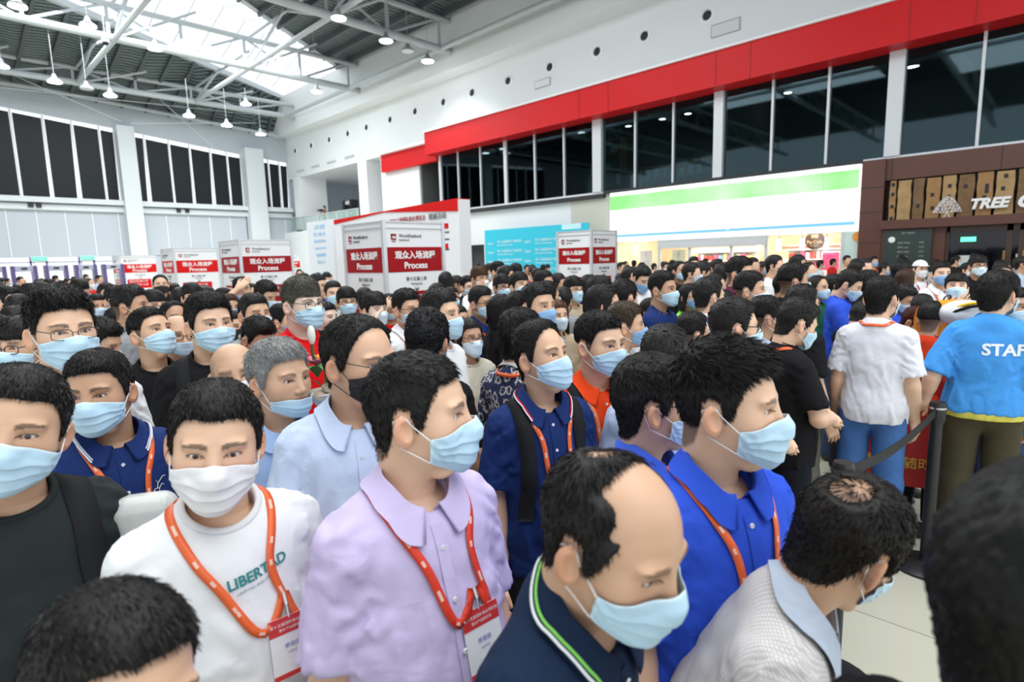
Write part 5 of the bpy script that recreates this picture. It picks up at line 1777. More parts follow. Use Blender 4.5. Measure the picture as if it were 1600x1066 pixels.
# ---- high bay lamps
lam = [(27, 5, 11.2), (137, 36, 11.2), (242, 72, 11.2), (2, 100, 11.2), (85, 124, 10.4), (172, 146, 10.2), (295, 178, 10.0), (354, 193, 9.9), (407, 207, 9.8), (529, 24, 11.3), (603, 60, 11.3), (668, 92, 11.2), (495, 140, 10.6), (637, 76, 11.4), (135, 135, 10.4), (384, 160, 11.0)]
where = ['at the top edge over the dark shades', 'beside the round camera', 'third along the near truss', 'at the edge of the view', 'low over the dark shades', 'low beside the small dark lamp', 'between the two window pillars', 'past the second window pillar', 'nearest the far corner',
         'hanging under the green deck right of the roof light', 'second under the green deck', 'close to the white bulkhead', 'over the end of the white bulkhead', 'unlit, at the truss end by the bulkhead', 'small and unlit between two lit ones', 'in front of the roof light']
def rod_len(X, Y, z):
    t = min(max((Y + 2) / 21.8, 0), 1); xl = Lb[0] + (Lt[0] - Lb[0]) * t; xr = Rb[0] + (Rt[0] - Rb[0]) * t
    if X < xl: top = ZD + (zw(Y) - ZD) * (xl - X) / (xl + 42.3)
    elif X < xr: top = ZB + .1
    else: top = ZD
    return max(top - z - .01, .3)


for k, (x, y, z) in enumerate(lam):
    X, Y = at_z(x, y, z); lit = k not in (13, 14)
    X = max(X, -41.2)
    e = empty('high_bay_lamp', (X, Y, z), 'white bell high bay lamp %s' % where[k], 'ceiling light', 'high bay lamps')
    MB().lathe([(.28, -.10), (.26, -.03), (.12, .06), (.07, .22), (.04, .26)], n=24).build('reflector', mat('lamp_housing', (.25, .27, .28), .5), e, smooth=True)
    MB().lathe([(.27, -.125), (.27, -.10)], n=24).build('glowing_lens', mat('lamp_glow', (1, 1, 1), emit=(1, .99, .96), es=14) if lit else M_ALU, e)
    MB().bar((0, 0, .3), (0, 0, rod_len(X, Y, z)), .012, 5).build('rod', M_STEEL, e)
    if lit:
        l = bpy.data.lights.new('lamp_light', 'SPOT'); l.energy = 240; l.spot_size = R(130); l.spot_blend = .6; l.shadow_soft_size = .25
        lo = bpy.data.objects.new('lamp_light', l); COL.objects.link(lo); lo.parent = e; lo.location = (0, 0, -.22)
X, Y = at_z(164, 58, 11.2)
e = empty('dome_camera', (X, Y, 11.0), 'white dome camera hanging on a thin rod under the truss', 'camera')
MB().lathe([(.13, .0), (.12, .14), (.05, .24), (.02, .3)]).build('housing', M_WHITEP, e, smooth=True)
MB().lathe([(.02, -.12), (.08, -.09), (.11, -.03), (.115, .01)]).build('dome', M_BLACK, e, smooth=True)
MB().bar((0, 0, .28), (0, 0, 2.38), .015, 6).build('rod', M_STEEL, e)

# ---- booths and signs in the crowd
M_BW = mat('booth_white', (.80, .82, .84), .4); M_BR = mat('booth_red', (.33, .004, .008), .45, spec=.2); M_BR2 = mat('booth_red_bright', (.62, .006, .006), .45, spec=.2)
M_INK = mat('ink_dark', (.06, .06, .07), .5)
booths = [(598, 346, 'big white process sign column with dark red bands in front of the slanted red wall', 0, 1.18), (373.5, 375, 'white process sign column behind the man with chin mask, left of the big one', 0, 1.3), (270.5, 388, 'white process sign column with a round logo and bright red bands', 1, 1.35),
          (187, 400, 'farthest white process sign column with bright red bands near the entrance doors', 1, 1.5), (923.5, 360, 'white process sign column beside the blue board and the shop', 0, 1.05), (692, 376, 'small white process sign column between the big column and the blue board', 0, 1.0),
          (446, 398, 'small distant white sign column with red bands behind the crowd', 1, .9)]
for (x, y, lab_, bright, bwid) in booths:
    d = ray(x, y); t = (2.5 - CAM_H) / d[2]; X, Y = d[0] * t, d[1] * t
    if x == 446: X, Y = X * 1.0, Y * 1.0
    e = empty('sign_column', (X, Y, 0), lab_, 'sign', 'white process sign columns')
    mr = M_BR2 if bright else M_BR  # brighter red puts the backlit look of the far columns into the colour
    MB().box(-bwid, 0, 0, bwid, 0, 2.5).build('panel', M_BW, e)
    f = MB()
    for (a, c) in ((0, 0), (-bwid, 0), (0, bwid), (-bwid, bwid)): f.box(a - .03, a + .03, c - .03, c + .03, 0, 2.52)
    for z in (2.40, 2.49): f.box(-bwid - .02, .02, -.02, bwid + .02, z, z + .022)
    f.build('frame', mat('frame_grey', (.62, .65, .68), .3, .3), e)
    for face in (0, 1):
        rt = np.array((1., 0, 0)) if face == 0 else np.array((0, 1., 0)); up = (0, 0, 1)
        o0 = np.array((-bwid / 2, -.006, 0)) if face == 0 else np.array((.006, bwid / 2, 0))
        nrm = np.cross(rt, up)
        def rect(u0, u1, z0, z1, m, nm, dd=0.):
            b = MB(); P = []
            for q in (dd, dd - .004):
                for (a, c) in ((u0, z0), (u1, z0), (u1, z1), (u0, z1)): P.append(o0 + rt * a + np.array((0, 0, c)) + nrm * q)
            b.add(P, [(0, 1, 2, 3), (7, 6, 5, 4), (0, 4, 5, 1), (1, 5, 6, 2), (2, 6, 7, 3), (3, 7, 4, 0)]); return b.build(nm, m, e)
        h = bwid / 2 - .04
        rect(-h, h, 1.70, 2.10, mr, 'red_band', .002); rect(-h * .78, h * .62, .95, 1.38, mr, 'red_band', .002)
        t_ = MB(); s = bwid / 1.18
        text_on(t_, '观众入场流程', o0 + nrm * .008 + np.array((0, 0, 1.965)), rt, up, size=.135 * s, ext=.003, bold=.003)
        text_on(t_, 'Process', o0 + nrm * .008 + np.array((0, 0, 1.80)), rt, up, size=.15 * s, ext=.003, bold=.003)
        text_on(t_, '请配合防疫工作', o0 - rt * .1 + nrm * .008 + np.array((0, 0, 1.28)), rt, up, size=.09 * s, ext=.002)
        text_on(t_, '“实名登记”入场', o0 - rt * .1 + nrm * .008 + np.array((0, 0, 1.12)), rt, up, size=.09 * s, ext=.002)
        t_.build('lettering', M_LETTER, e)
        t_ = MB()
        text_on(t_, 'WorldSeafood', o0 - rt * (h - .24) + nrm * .004 + np.array((0, 0, 2.28)), rt, up, size=.075, ext=.002, align='LEFT')
        text_on(t_, 'SHANGHAI', o0 - rt * (h - .24) + nrm * .004 + np.array((0, 0, 2.21)), rt, up, size=.04, ext=.002, align='LEFT')
        text_on(t_, '第十五届上海', o0 + nrm * .004 + np.array((0, 0, 1.58)), rt, up, size=.07, ext=.002)
        text_on(t_, 'Waiting area', o0 + nrm * .004 + np.array((0, 0, 1.50)), rt, up, size=.045, ext=.002)
        for q in (0, 1):
            for s2 in (-1, 1):
                a = o0 + nrm * .004 + rt * s2 * .035 + np.array((0, 0, 1.44 - q * .025)); c = o0 + nrm * .004 + np.array((0, 0, 1.405 - q * .025)); t_.bar(a, c, .006, 4)
        t_.build('small_print', M_INK, e)
        lg = MB(); c0 = o0 - rt * (h - .14) + nrm * .004 + np.array((0, 0, 2.26))
        if bright:
            P = [c0 + rt * .055 * math.cos(q) + np.array((0, 0, .055 * math.sin(q))) for q in np.linspace(0, 2 * math.pi, 16, endpoint=False)]
            Q = [c0 + rt * .03 * math.cos(q) + np.array((0, 0, .03 * math.sin(q))) for q in np.linspace(0, 2 * math.pi, 16, endpoint=False)]
            lg.add(P + Q, [(i, (i + 1) % 16, 16 + (i + 1) % 16, 16 + i) for i in range(16)])
        else:
            for (u0, u1, z0, z1) in ((-.05, .05, .02, .05), (-.05, -.025, -.02, .05), (-.05, .05, -.045, -.02), (.03, .05, .0, .02), (-.04, .04, -.075, -.062)):
                P = [c0 + rt * a + np.array((0, 0, c)) for (a, c) in ((u0, z0), (u1, z0), (u1, z1), (u0, z1))]; lg.add(P, [(0, 1, 2, 3)])
        lg.build('logo', M_BR, e)
# slanted red top wall
d = ray(716, 311); t = (3.25 - CAM_H) / d[2]; YW = d[1] * t; XR = d[0] * t
XL = at_y(522, 341, YW)[0]; zl = at_y(522, 345, YW)[1]
e = empty('exhibition_wall', (0, 0, 0), 'white exhibition wall with a slanted bright red top edge behind the big sign column', 'partition')
MB().prism([(XL, 0), (XR, 0), (XR, 3.25), (XL, zl)], YW, YW + .35, 'y').build('panel', M_BW, e)
xm_ = at_y(600, 331, YW)[0]
MB().prism([(XL, at_y(522, 351, YW)[1]), (xm_, at_y(600, 332, YW)[1]), (XR - .02, at_y(716, 330, YW)[1]), (XR - .02, 3.27), (XL, zl + .02)], YW - .02, YW + .37, 'y').build('red_top', M_BR2, e)
t_ = MB()
x1_, z1_ = at_y(637, 343.5, YW); text_on(t_, '2020上海国际渔业博览会', (x1_, YW - .025, z1_), (1, 0, 0), (0, 0, 1), size=.14, ext=.003)
t_.build('lettering', M_BR, e)
t_ = MB(); x1_, z1_ = at_y(684, 338.5, YW); text_on(t_, '观展活动', (x1_, YW - .025, z1_), (1, 0, 0), (0, 0, 1), size=.17, ext=.003)
for yy in (363, 374, 390): x1_, z1_ = at_y(697, yy, YW); t_.box(x1_ - .3, x1_ + .12, YW - .01, YW, z1_ - .015, z1_ + .015)
t_.build('small_print', M_INK, e)
b = MB()
for yy, hh in ((353.5, .06), (385, .06)): x1_, z1_ = at_y(693, yy, YW); b.box(x1_ - .45, x1_ + .18, YW - .012, YW, z1_ - hh, z1_ + hh)
b.build('red_label', M_BR2, e)
# pale blue poster
xa_, xb_ = at_y(481, 380, YW + .3)[0], at_y(521, 380, YW + .3)[0]; zz = at_y(500, 345, YW + .3)[1]
e = empty('poster_wall', (0, 0, 0), 'pale poster wall with faint light blue lettering beside the slanted red wall', 'poster')
MB().box(xa_, xb_, YW + .3, YW + .45, 0, zz).build('panel', mat('poster_white', (.78, .83, .88), .4), e)
t_ = MB(); cx_ = (xa_ + xb_) / 2
for i, (s, sz) in enumerate((('上海 渔博', .17), ('第十五届上海', .13), ('国际渔业博览会', .11), ('SEAFOOD EXPO', .10), ('参展商报到', .13), ('观众入口', .13))):
    text_on(t_, s, (cx_, YW + .29, zz - .2 - i * .22), (1, 0, 0), (0, 0, 1), size=sz, ext=.003)
t_.build('lettering', mat('pale_blue_ink', (.42, .66, .86), .5), e)
b = MB()
for i in range(7): b.box(xa_ + .08 + i * .17, xa_ + .21 + i * .17, YW + .288, YW + .3, 0.9, 1.25 + .18 * ((i * 5) % 3))
b.build('skyline_print', mat('pale_blue_print', (.45, .70, .92), .5), e)
# low white wall in front of the balcony
struct(MB().box(-42, -38.2, 19.2, 19.4, 0, 4.2).build('wall_poster_back', M_WALL))
# cyan board
YC = 18.9
xa_, za_ = at_y(757, 361, YC); xb_ = at_y(918, 352, YC)[0]
e = empty('blue_board', (0, 0, 0), 'wide turquoise exhibition board with white rows of text against the pale wall', 'board')
MB().box(xa_, xb_, YC, YC + .12, 0, za_ + .02).build('panel', mat('cyan', (.03, .50, .66), .4), e)
MB().box(at_y(878, 356, YC)[0], at_y(908, 354, YC)[0], YC - .01, YC, za_ - .20, za_ + .02).build('pale_corner', mat('cyan_pale', (.5, .78, .85), .4), e)
t_ = MB()
for c in range(2):
    for i in range(4):
        xx = xa_ + .85 + c * 2.35; z = za_ - .62 - i * .42
        text_on(t_, 'USEAT', (xx - .65, YC - .012, z), (1, 0, 0), (0, 0, 1), size=.14, ext=.003, align='LEFT')
        text_on(t_, '第十五届国际水产品展览会', (xx, YC - .012, z + .06), (1, 0, 0), (0, 0, 1), size=.13, ext=.003, align='LEFT')
        text_on(t_, 'International fisheries expo', (xx, YC - .012, z - .08), (1, 0, 0), (0, 0, 1), size=.09, ext=.003, align='LEFT')
t_.build('lettering', mat('cyan_letter', (.72, .88, .92), .5), e)
b = MB(); b.lathe([(.34, YC - .008), (.34, YC - .004)], (xa_ + .5, 0, 1.1), axis='y', n=20); b.lathe([(.5, YC - .008), (.5, YC - .004)], (xa_ + 1.6, 0, .85), axis='y', n=24)
b.build('pale_print', MATS['cyan_pale'], e)
e = empty('metal_rack', (at_y(728, 370, 19.3)[0], 19.3, 0), 'thin grey metal rack beside the dark doorway', 'rack')
b = MB()
for s in (-.35, -.1, .1, .35): b.bar((s, 0, 2.2), (s, 0, 3.6), .02, 5)
for z in (2.2, 3.2, 3.6): b.bar((-.35, 0, z), (.35, 0, z), .02, 5)
for s in (-.35, .35): b.bar((s, 0, 0), (s, 0, 2.2), .02, 5)
b.build('frame', M_STEEL, e)
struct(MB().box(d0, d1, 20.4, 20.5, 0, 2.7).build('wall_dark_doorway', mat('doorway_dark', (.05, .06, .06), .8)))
# ================================================================ the foreground: every figure built on its own
ORANGE = (.80, .13, .03)
C = dict(lilac=(.60, .52, .78), white=(.80, .82, .84), lblue=(.55, .66, .86), navy=(.012, .03, .13), royal=(.03, .09, .62), dark=(.020, .025, .027), black=(.010, .010, .012),
         red=(.72, .008, .012), orange=(.85, .07, .012), grey=(.30, .32, .34), teal=(.02, .25, .30), staff=(.07, .33, .80), greyblue=(.085, .12, .155), cream=(.62, .58, .46), green=(.25, .65, .08),
         sky=(.38, .52, .80), burg=(.12, .02, .06), dgreen=(.02, .12, .07), pgrey=(.45, .46, .48), jeans=(.06, .15, .38), olive=(.07, .06, .035), brown=(.10, .05, .03), polka=(.05, .03, .16), yellow=(.75, .62, .10), beige=(.50, .40, .28))
HEADS = []         # (x, y, radius) of everyone standing, for spacing


def near(u, vt, h, yaw, label, byaw=None, stature=None, fix=None, zoff=0., face=None, hair=None, **k):
    byaw = yaw if byaw is None else byaw
    pk = {q: k.pop(q) for q in ('bw', 'belly', 'hpitch', 'hroll', 'lean', 'arms', 'loose', 'sleeve', 'hem', 'seed', 'neckr', 'res') if q in k}
    pk['bw'] = pk.get('bw', .93) * .92
    p = Person(face=face or Face(), hair=hair or {}, hyaw=byaw - yaw, **pk)
    b = build_person(p, label, **k)
    s, d = put_person(b, p, u, vt, h, byaw, fix=fix)
    HEADS.append((b.location[0], b.location[1], .24, b))
    print('near', label[:40], 's %.2f d %.2f' % (s, d), [round(q, 2) for q in b.location])
    return b, p


lil, p_lil = near(657, 545, 190, 76, 'stocky man in a lilac short-sleeved shirt with red lanyard and badge, looking aside', byaw=32, face=Face(fat=.6, w=.98), bw=.96, belly=.5,
     hair=dict(top=.013, side=.005, sl=.012, quiff=.35, line='normal', seed=2, browc=(.06, .05, .045)), shirt=C['lilac'], collar='shirt', lanyard=(.75, .05, .02), badge='v', pants=(.03, .03, .035), seed=3, arms='down', tip=1.27, tipx=-.045)
tee, p_tee = near(338, 592, 188, -4, 'man in a white t-shirt with green LIBERTAD lettering and a white mask, facing the camera', byaw=12, face=Face(fat=.3, w=1.02, jaw=1.05), bw=.98, belly=.2, hroll=-6, hpitch=-4,
     hair=dict(top=.016, side=.008, sl=.013, seed=4), shirt=C['white'], mask='w', lanyard=ORANGE, badge='v', pants=(.02, .02, .022), skin='fair', seed=5,
     prints=[dict(s='LIBERTAD', cx=-.034, cz=1.338, size=.028, bold=.0008, color=(.02, .22, .22), rot=.10), dict(s='LIBERTAD AND JUSTICE', cx=-.03, cz=1.317, size=.008, color=(.1, .2, .22), rot=.10, name='small_print')], tip=1.275, tipx=-.085)
bal, p_bal = near(962, 698, 272, 58, 'balding man in a navy polo with green and white collar stripes, head lowered', byaw=66, face=Face(w=1.02, fat=.2), bw=.86, hpitch=-5, hroll=4, lean=14,
     hair=dict(top=.010, side=.013, lift=.1, bald='front', sl=.022, seed=6, comb=(.2, .2, -.2), browc=(.16, .12, .10)), shirt=(.010, .022, .055), collar='polo', collar_trim=[(.10, (.75, .78, .8)), (.26, (.22, .62, .12))], skin='mid', seed=7)
drk, p_drk = near(22, 566, 190, -10, 'stocky man in a charcoal t-shirt with a black strap, head tilted, blue mask', byaw=8, face=Face(fat=.9, w=1.07), bw=.98, belly=.4, hroll=-16,
     hair=dict(top=.014, side=.007, sl=.012, seed=8), shirt=C['dark'], straps=(-1,), pants=(.012, .012, .014), seed=9, skin='mid')
bot, p_bot = near(180, 955, 240, 24, 'black-haired man right below the camera, only forehead and eyes showing', byaw=20, fix=.62, face=Face(w=1.04), hroll=-10, hpitch=-4, bw=.95,
     hair=dict(top=.018, side=.008, sl=.014, seed=10, quiff=.5), shirt=(.02, .02, .024), mask='w', seed=11, skin='mid')
nvp, p_nvp = near(155, 547, 124, -22, 'man in a navy polo with a small rider emblem and orange lanyard, blue mask', byaw=10, face=Face(w=1.03, fat=.3), bw=.98, hroll=2,
     hair=dict(top=.022, side=.008, sl=.014, seed=12, quiff=.5), shirt=C['navy'], collar='polo', collar_trim=[(.08, (.7, .72, .8)), (.2, (.5, .52, .6))], lanyard=ORANGE, pants=(.02, .02, .03), skin='tan', seed=13)
tal, p_tal = near(98, 450, 128, 16, 'tall young man in thin glasses and white t-shirt with a black letter, blue mask', byaw=20, face=Face(w=.98), bw=.92,
     hair=dict(top=.030, side=.006, sl=.020, seed=14, quiff=.3, fade=.01), glasses='thin', shirt=C['white'], lanyard=ORANGE, skin='fair', seed=15, prints=[dict(s='B', cx=-.03, cz=1.235, size=.085, bold=.002, color=(.01, .01, .01))])
roy, p_roy = near(1138, 535, 186, 80, 'young man in a royal blue polo with orange lanyard, hair brushed up, in profile', byaw=45, face=Face(w=1.0, fat=.4), bw=.98,
     hair=dict(top=.032, side=.005, fade=-.03, sl=.026, quiff=.4, seed=16, lift=.6), shirt=C['royal'], collar='polo', lanyard=ORANGE, skin='fair', seed=17, pants=(.02, .02, .025), tip=1.13)
gbl, p_gbl = near(1022, 556, 142, 100, 'man in glasses and a bright blue polo just behind the balding man', byaw=80, face=Face(w=1.0), bw=.95,
     hair=dict(top=.028, side=.010, seed=18, sl=.018), glasses='thick', shirt=(.06, .14, .72), collar='polo', skin='mid', seed=19, lanyard=ORANGE)
bkp, p_bkp = near(846, 500, 108, 48, 'man in navy polo with red-white collar edge, backpack and badge', byaw=25, face=Face(w=.95, jaw=.9), bw=.92, hpitch=10,
     hair=dict(top=.022, side=.008, sl=.012, seed=20, line='high'), shirt=C['navy'], collar='polo', collar_trim=[(.08, (.8, .8, .8)), (.18, (.6, .02, .03))], straps=(-1, 1), lanyard=ORANGE, badge='v', pants=(.015, .015, .02), skin='mid', seed=21, tip=1.15)
org, p_org = near(938, 486, 98, 46, 'man in a bright orange polo with black backpack straps and a blue mask', byaw=25, face=Face(w=1.04, fat=.6), bw=.98, belly=.3,
     hair=dict(top=.020, side=.004, sl=.014, seed=22, fade=.02), shirt=C['orange'], collar='polo', straps=(-1, 1), lanyard=(.85, .25, .12), skin='fair', seed=23)
bkm, p_bkm = near(563, 490, 140, 44, 'man in a pale blue shirt with glasses and a black mask, one hand raised', byaw=10, face=Face(w=1.04, jaw=1.05), bw=1.0, hpitch=-4, arms=('down', 'chest'),
     hair=dict(top=.013, side=.012, sl=.014, seed=24, line='high', comb=(0, -.6, .2)), glasses='thin', mask='k', shirt=C['lblue'], collar='shirt', skin='mid', seed=25, sleeve=.85)
gry, p_gry = near(438, 530, 116, 38, 'grey-haired man in a light blue polo, mask pulled under his nose', byaw=15, face=Face(w=1.05, fat=.4), bw=.96,
     hair=dict(top=.024, side=.012, sl=.024, seed=26, comb=(.3, .8, .1), browc=(.22, .2, .18), rootc=(.30, .29, .28)), haircol=(.27, .275, .27), maskpos='chin', shirt=C['sky'], collar='polo', skin='mid', seed=27)
spt, p_spt = near(1328, 735, 205, 140, 'man with a bald crown in a checked grey shirt, leaning forward, seen from behind', byaw=95, face=Face(w=1.0), bw=.92, hpitch=-8, lean=24, hroll=-4,
     hair=dict(top=.013, side=.012, bald='crown', sl=.014, seed=28, comb=(.0, .2, -.2)), haircol=(.010, .008, .007), shirt=(.6, .6, .6), pattern='plaid', collar='shirt', collarcol=(.42, .48, .58), skin='tan', seed=29)
blk, p_blk = near(1690, 735, 455, 150, 'black-haired person in black very close to the camera, seen from behind', byaw=150, face=Face(w=1.05), bw=.95, hpitch=-10,
     hair=dict(top=.028, side=.018, sl=.018, seed=30, strands=0), haircol=(.006, .006, .006), shirt=(.004, .004, .005), skin='mid', seed=31)
bld, p_bld = near(367, 532, 100, 2, 'man with a shaved head and white mask behind the white t-shirt man', face=Face(w=1.04, fat=.4), hair=dict(bald='all', browc=(.2, .15, .12)), mask='w', shirt=(.25, .24, .2), skin='mid', seed=33, res=2, hroll=5)
bt1, p_bt1 = near(328, 458, 90, 22, 'young man in a black t-shirt with dark backpack straps, thick black hair', byaw=0, face=Face(w=1.02, fat=.5), hair=dict(top=.030, side=.010, sl=.018, seed=34, quiff=.2), shirt=C['black'], straps=(-1, 1), skin='fair', seed=35, bw=1.0)
bt2, p_bt2 = near(236, 478, 80, 36, 'man in a black t-shirt lifting his chin, cropped hair, blue mask', byaw=10, face=Face(w=.98, jaw=.9), hair=dict(top=.014, side=.004, sl=.010, seed=36, fade=.025), shirt=C['black'], skin='mid', seed=37, hpitch=14)
rdt, p_rdt = near(473, 434, 78, 38, 'tall pale man in a red t-shirt and round dark glasses, brown-grey hair', byaw=25, face=Face(w=1.02, fat=.5), hair=dict(top=.026, side=.005, sl=.022, seed=38, fade=.02, line='fringe', comb=(.2, .9, .0)), haircol=(.10, .095, .075), glasses='thick', shirt=C['red'], skin='pale', seed=39, straps=(-1,), bw=1.0)
flo, p_flo = near(815, 482, 86, 128, 'man in a floral navy and cream shirt seen from behind, orange ribbon at the neck', byaw=140, face=Face(), hair=dict(top=.024, side=.009, sl=.020, seed=40), pattern='floral', collar='shirt', collarcol=(.5, .5, .48), lanyard=ORANGE, skin='mid', seed=41, mask='b')
bkh, p_bkh = near(668, 487, 90, 165, 'person with thick swept black hair and black clothes, seen from behind', byaw=150, face=Face(w=1.0), hair=dict(top=.030, side=.014, sl=.022, seed=42, rough=2.2), haircol=(.010, .010, .011), shirt=C['black'], skin='tan', seed=43, hpitch=-14)
wht, p_wht = near(1378, 432, 65, 152, 'man in a plain white t-shirt and blue jeans seen from behind', byaw=172, face=Face(w=1.02), hair=dict(top=.022, side=.005, sl=.014, seed=44, fade=.0), shirt=(.78, .79, .86), pants=C['jeans'], skin='fair', seed=45, lanyard=ORANGE, arms='down', hem=.87, bw=.95, loose=.020)
stf, p_stf = near(1560, 424, 68, 150, 'person in a sky-blue STAFF t-shirt over a yellow shirt, one hand on the barrier post', byaw=188, face=Face(w=1.02), hair=dict(top=.028, side=.018, sl=.020, seed=46, rough=.6), shirt=C['staff'], pants=C['olive'], skin='fair', seed=47, arms=('rail', 'down'), hem=.93, bw=1.02, loose=.022, sleeve=.92,
     prints=[dict(s='STAFF', cx=.07, cz=1.30, size=.088, bold=.003, color=(.85, .9, .95), front=False)])
blc, p_blc = near(1246, 468, 72, 118, 'man in a black t-shirt with orange neck ribbon and folded arms, looking down', byaw=125, face=Face(), hair=dict(top=.028, side=.010, sl=.018, seed=48), shirt=C['black'], lanyard=ORANGE, skin='fair', seed=49, hpitch=-20, arms='front', pants=(.01, .012, .02), res=2, bw=1.0)
gyt, p_gyt = near(1148, 466, 86, 112, 'man in glasses and a grey-blue t-shirt behind the royal blue polo man', byaw=120, face=Face(), hair=dict(top=.024, side=.010, sl=.018, seed=50), shirt=C['greyblue'], glasses='thin', skin='fair', seed=51, arms='front', pants=(.16, .15, .11), res=2, bw=1.02)


# ================================================================ the crowd behind them: a few figures built once, then copied one by one
def template(name, res=2, **k):
    pk = {q: k.pop(q) for q in ('bw', 'belly', 'hpitch', 'hroll', 'lean', 'arms', 'loose', 'sleeve', 'hem', 'seed', 'neckr', 'hair', 'face', 'hyaw') if q in k}
    pk.setdefault('bw', .87)
    p = Person(res=res, **pk)
    b = build_person(p, 'template', **k)
    b['tpl'] = 1
    TPL[name] = [b, p, False]


TPL = {}
template('A', hair=dict(top=.026, side=.005, fade=.01, seed=61, sl=.018), seed=61, face=Face(w=1.0))
template('B', hair=dict(top=.020, side=.007, seed=62), collar='polo', lanyard=ORANGE, seed=62, face=Face(w=1.03, fat=.5))
template('C', hair=dict(top=.028, side=.010, line='fringe', seed=63), glasses='thick', seed=63)
template('D', hair=dict(top=.022, side=.008, seed=64), mask=None, seed=64, face=Face(w=1.04, fat=.5))
template('E', hair=dict(top=.018, side=.012, line='woman', long=.24, seed=65), seed=65, face=Face(w=.93, jaw=.85, nose=.85), bw=.80, arms='front')
template('F', hair=dict(top=.014, side=.010, line='woman', long=.13, tail=1, seed=66), seed=66, face=Face(w=.93, jaw=.85, nose=.85), bw=.80, glasses='thin')
template('G', hair=dict(top=.026, side=.009, seed=67), seed=67, hpitch=-26, arms='phone')
template('H', hair=dict(top=.030, side=.005, fade=.02, seed=68, sl=.022), collar='shirt', lanyard=ORANGE, seed=68, glasses='thin')
template('J', hair=dict(top=.013, side=.005, fade=.0, seed=69), collar='polo', seed=69, hpitch=-8)
template('K', hair=dict(top=.014, side=.008, line='high', seed=70), seed=70, face=Face(w=1.04, fat=.6), bw=1.0, belly=.4, mask='l')
template('L', hair=dict(top=.024, side=.010, line='fringe', seed=71), seed=71, hpitch=10, arms=('down', 'face'), lanyard=ORANGE)
template('M', hair=dict(top=.030, side=.012, line='fringe', seed=72, rough=1.6), seed=72, collar='polo', arms=('down', 'ear'))
template('N', hair=dict(bald='all', seed=73), seed=73, glasses='thin', face=Face(w=1.04, fat=.6), maskpos='low')
template('O', hair=dict(top=.022, side=.008, seed=74), seed=74, maskpos='chin', face=Face(w=1.03, fat=.4), lanyard=ORANGE, arms=('down', 'brow'))
for _n, _k in (('a', dict(hair=dict(top=.022, side=.008, seed=81))), ('b', dict(hair=dict(top=.028, side=.010, line='fringe', seed=82), hpitch=-14)), ('c', dict(hair=dict(top=.018, side=.007, seed=83), mask=None)),
               ('e', dict(hair=dict(top=.018, side=.012, line='woman', long=.22, seed=84), bw=.8, face=Face(w=.93))), ('k', dict(hair=dict(top=.013, side=.008, line='high', seed=85), mask='w'))):
    template(_n, res=1, seed=80, **_k)


def copy_tree(o, parent=None):
    c = o.copy(); COL.objects.link(c)
    if parent is not None: c.parent = parent
    for ch in o.children: copy_tree(ch, c)
    return c


def place(u, vt, h, yaw, tpl, label, shirt=(.1, .1, .1), mask=None, hair=None, skin=None, pants=None, group=None, dmin=None):
    b, p, used = TPL[tpl]
    o = copy_tree(b) if used else b
    TPL[tpl][2] = True
    if 'tpl' in o: del o['tpl']
    o['label'] = label
    if group: o['group'] = group
    rs = random.Random(int(u * 7 + vt * 13))
    o.color = (*(SKIN[skin] if skin else SKIN[rs.choice(['fair', 'mid', 'mid', 'tan'])]), 1)
    for ch in o.children:
        n = ch.name.split('.')[0]
        if n in ('shirt', 'collar', 'neck_band'): ch.color = (*shirt, 1)
        elif n == 'face_mask': ch.color = (*MASKC[mask or rs.choice('bbblbd')], 1)
        elif n == 'hair':
            k = rs.uniform(.7, 1.5); ch.color = (*(hair or (.012 * k, .011 * k, .011 * k)), 1)
        elif n == 'trousers': ch.color = (*(pants or rs.choice([(.02, .02, .03), (.05, .08, .16), (.12, .11, .09)])), 1)
    s, d = put_person(o, p, u, vt, h, yaw)
    HEADS.append((o.location[0], o.location[1], .22, o))
    PLACED.append([o, p, u, vt, h, yaw, d])
    return o


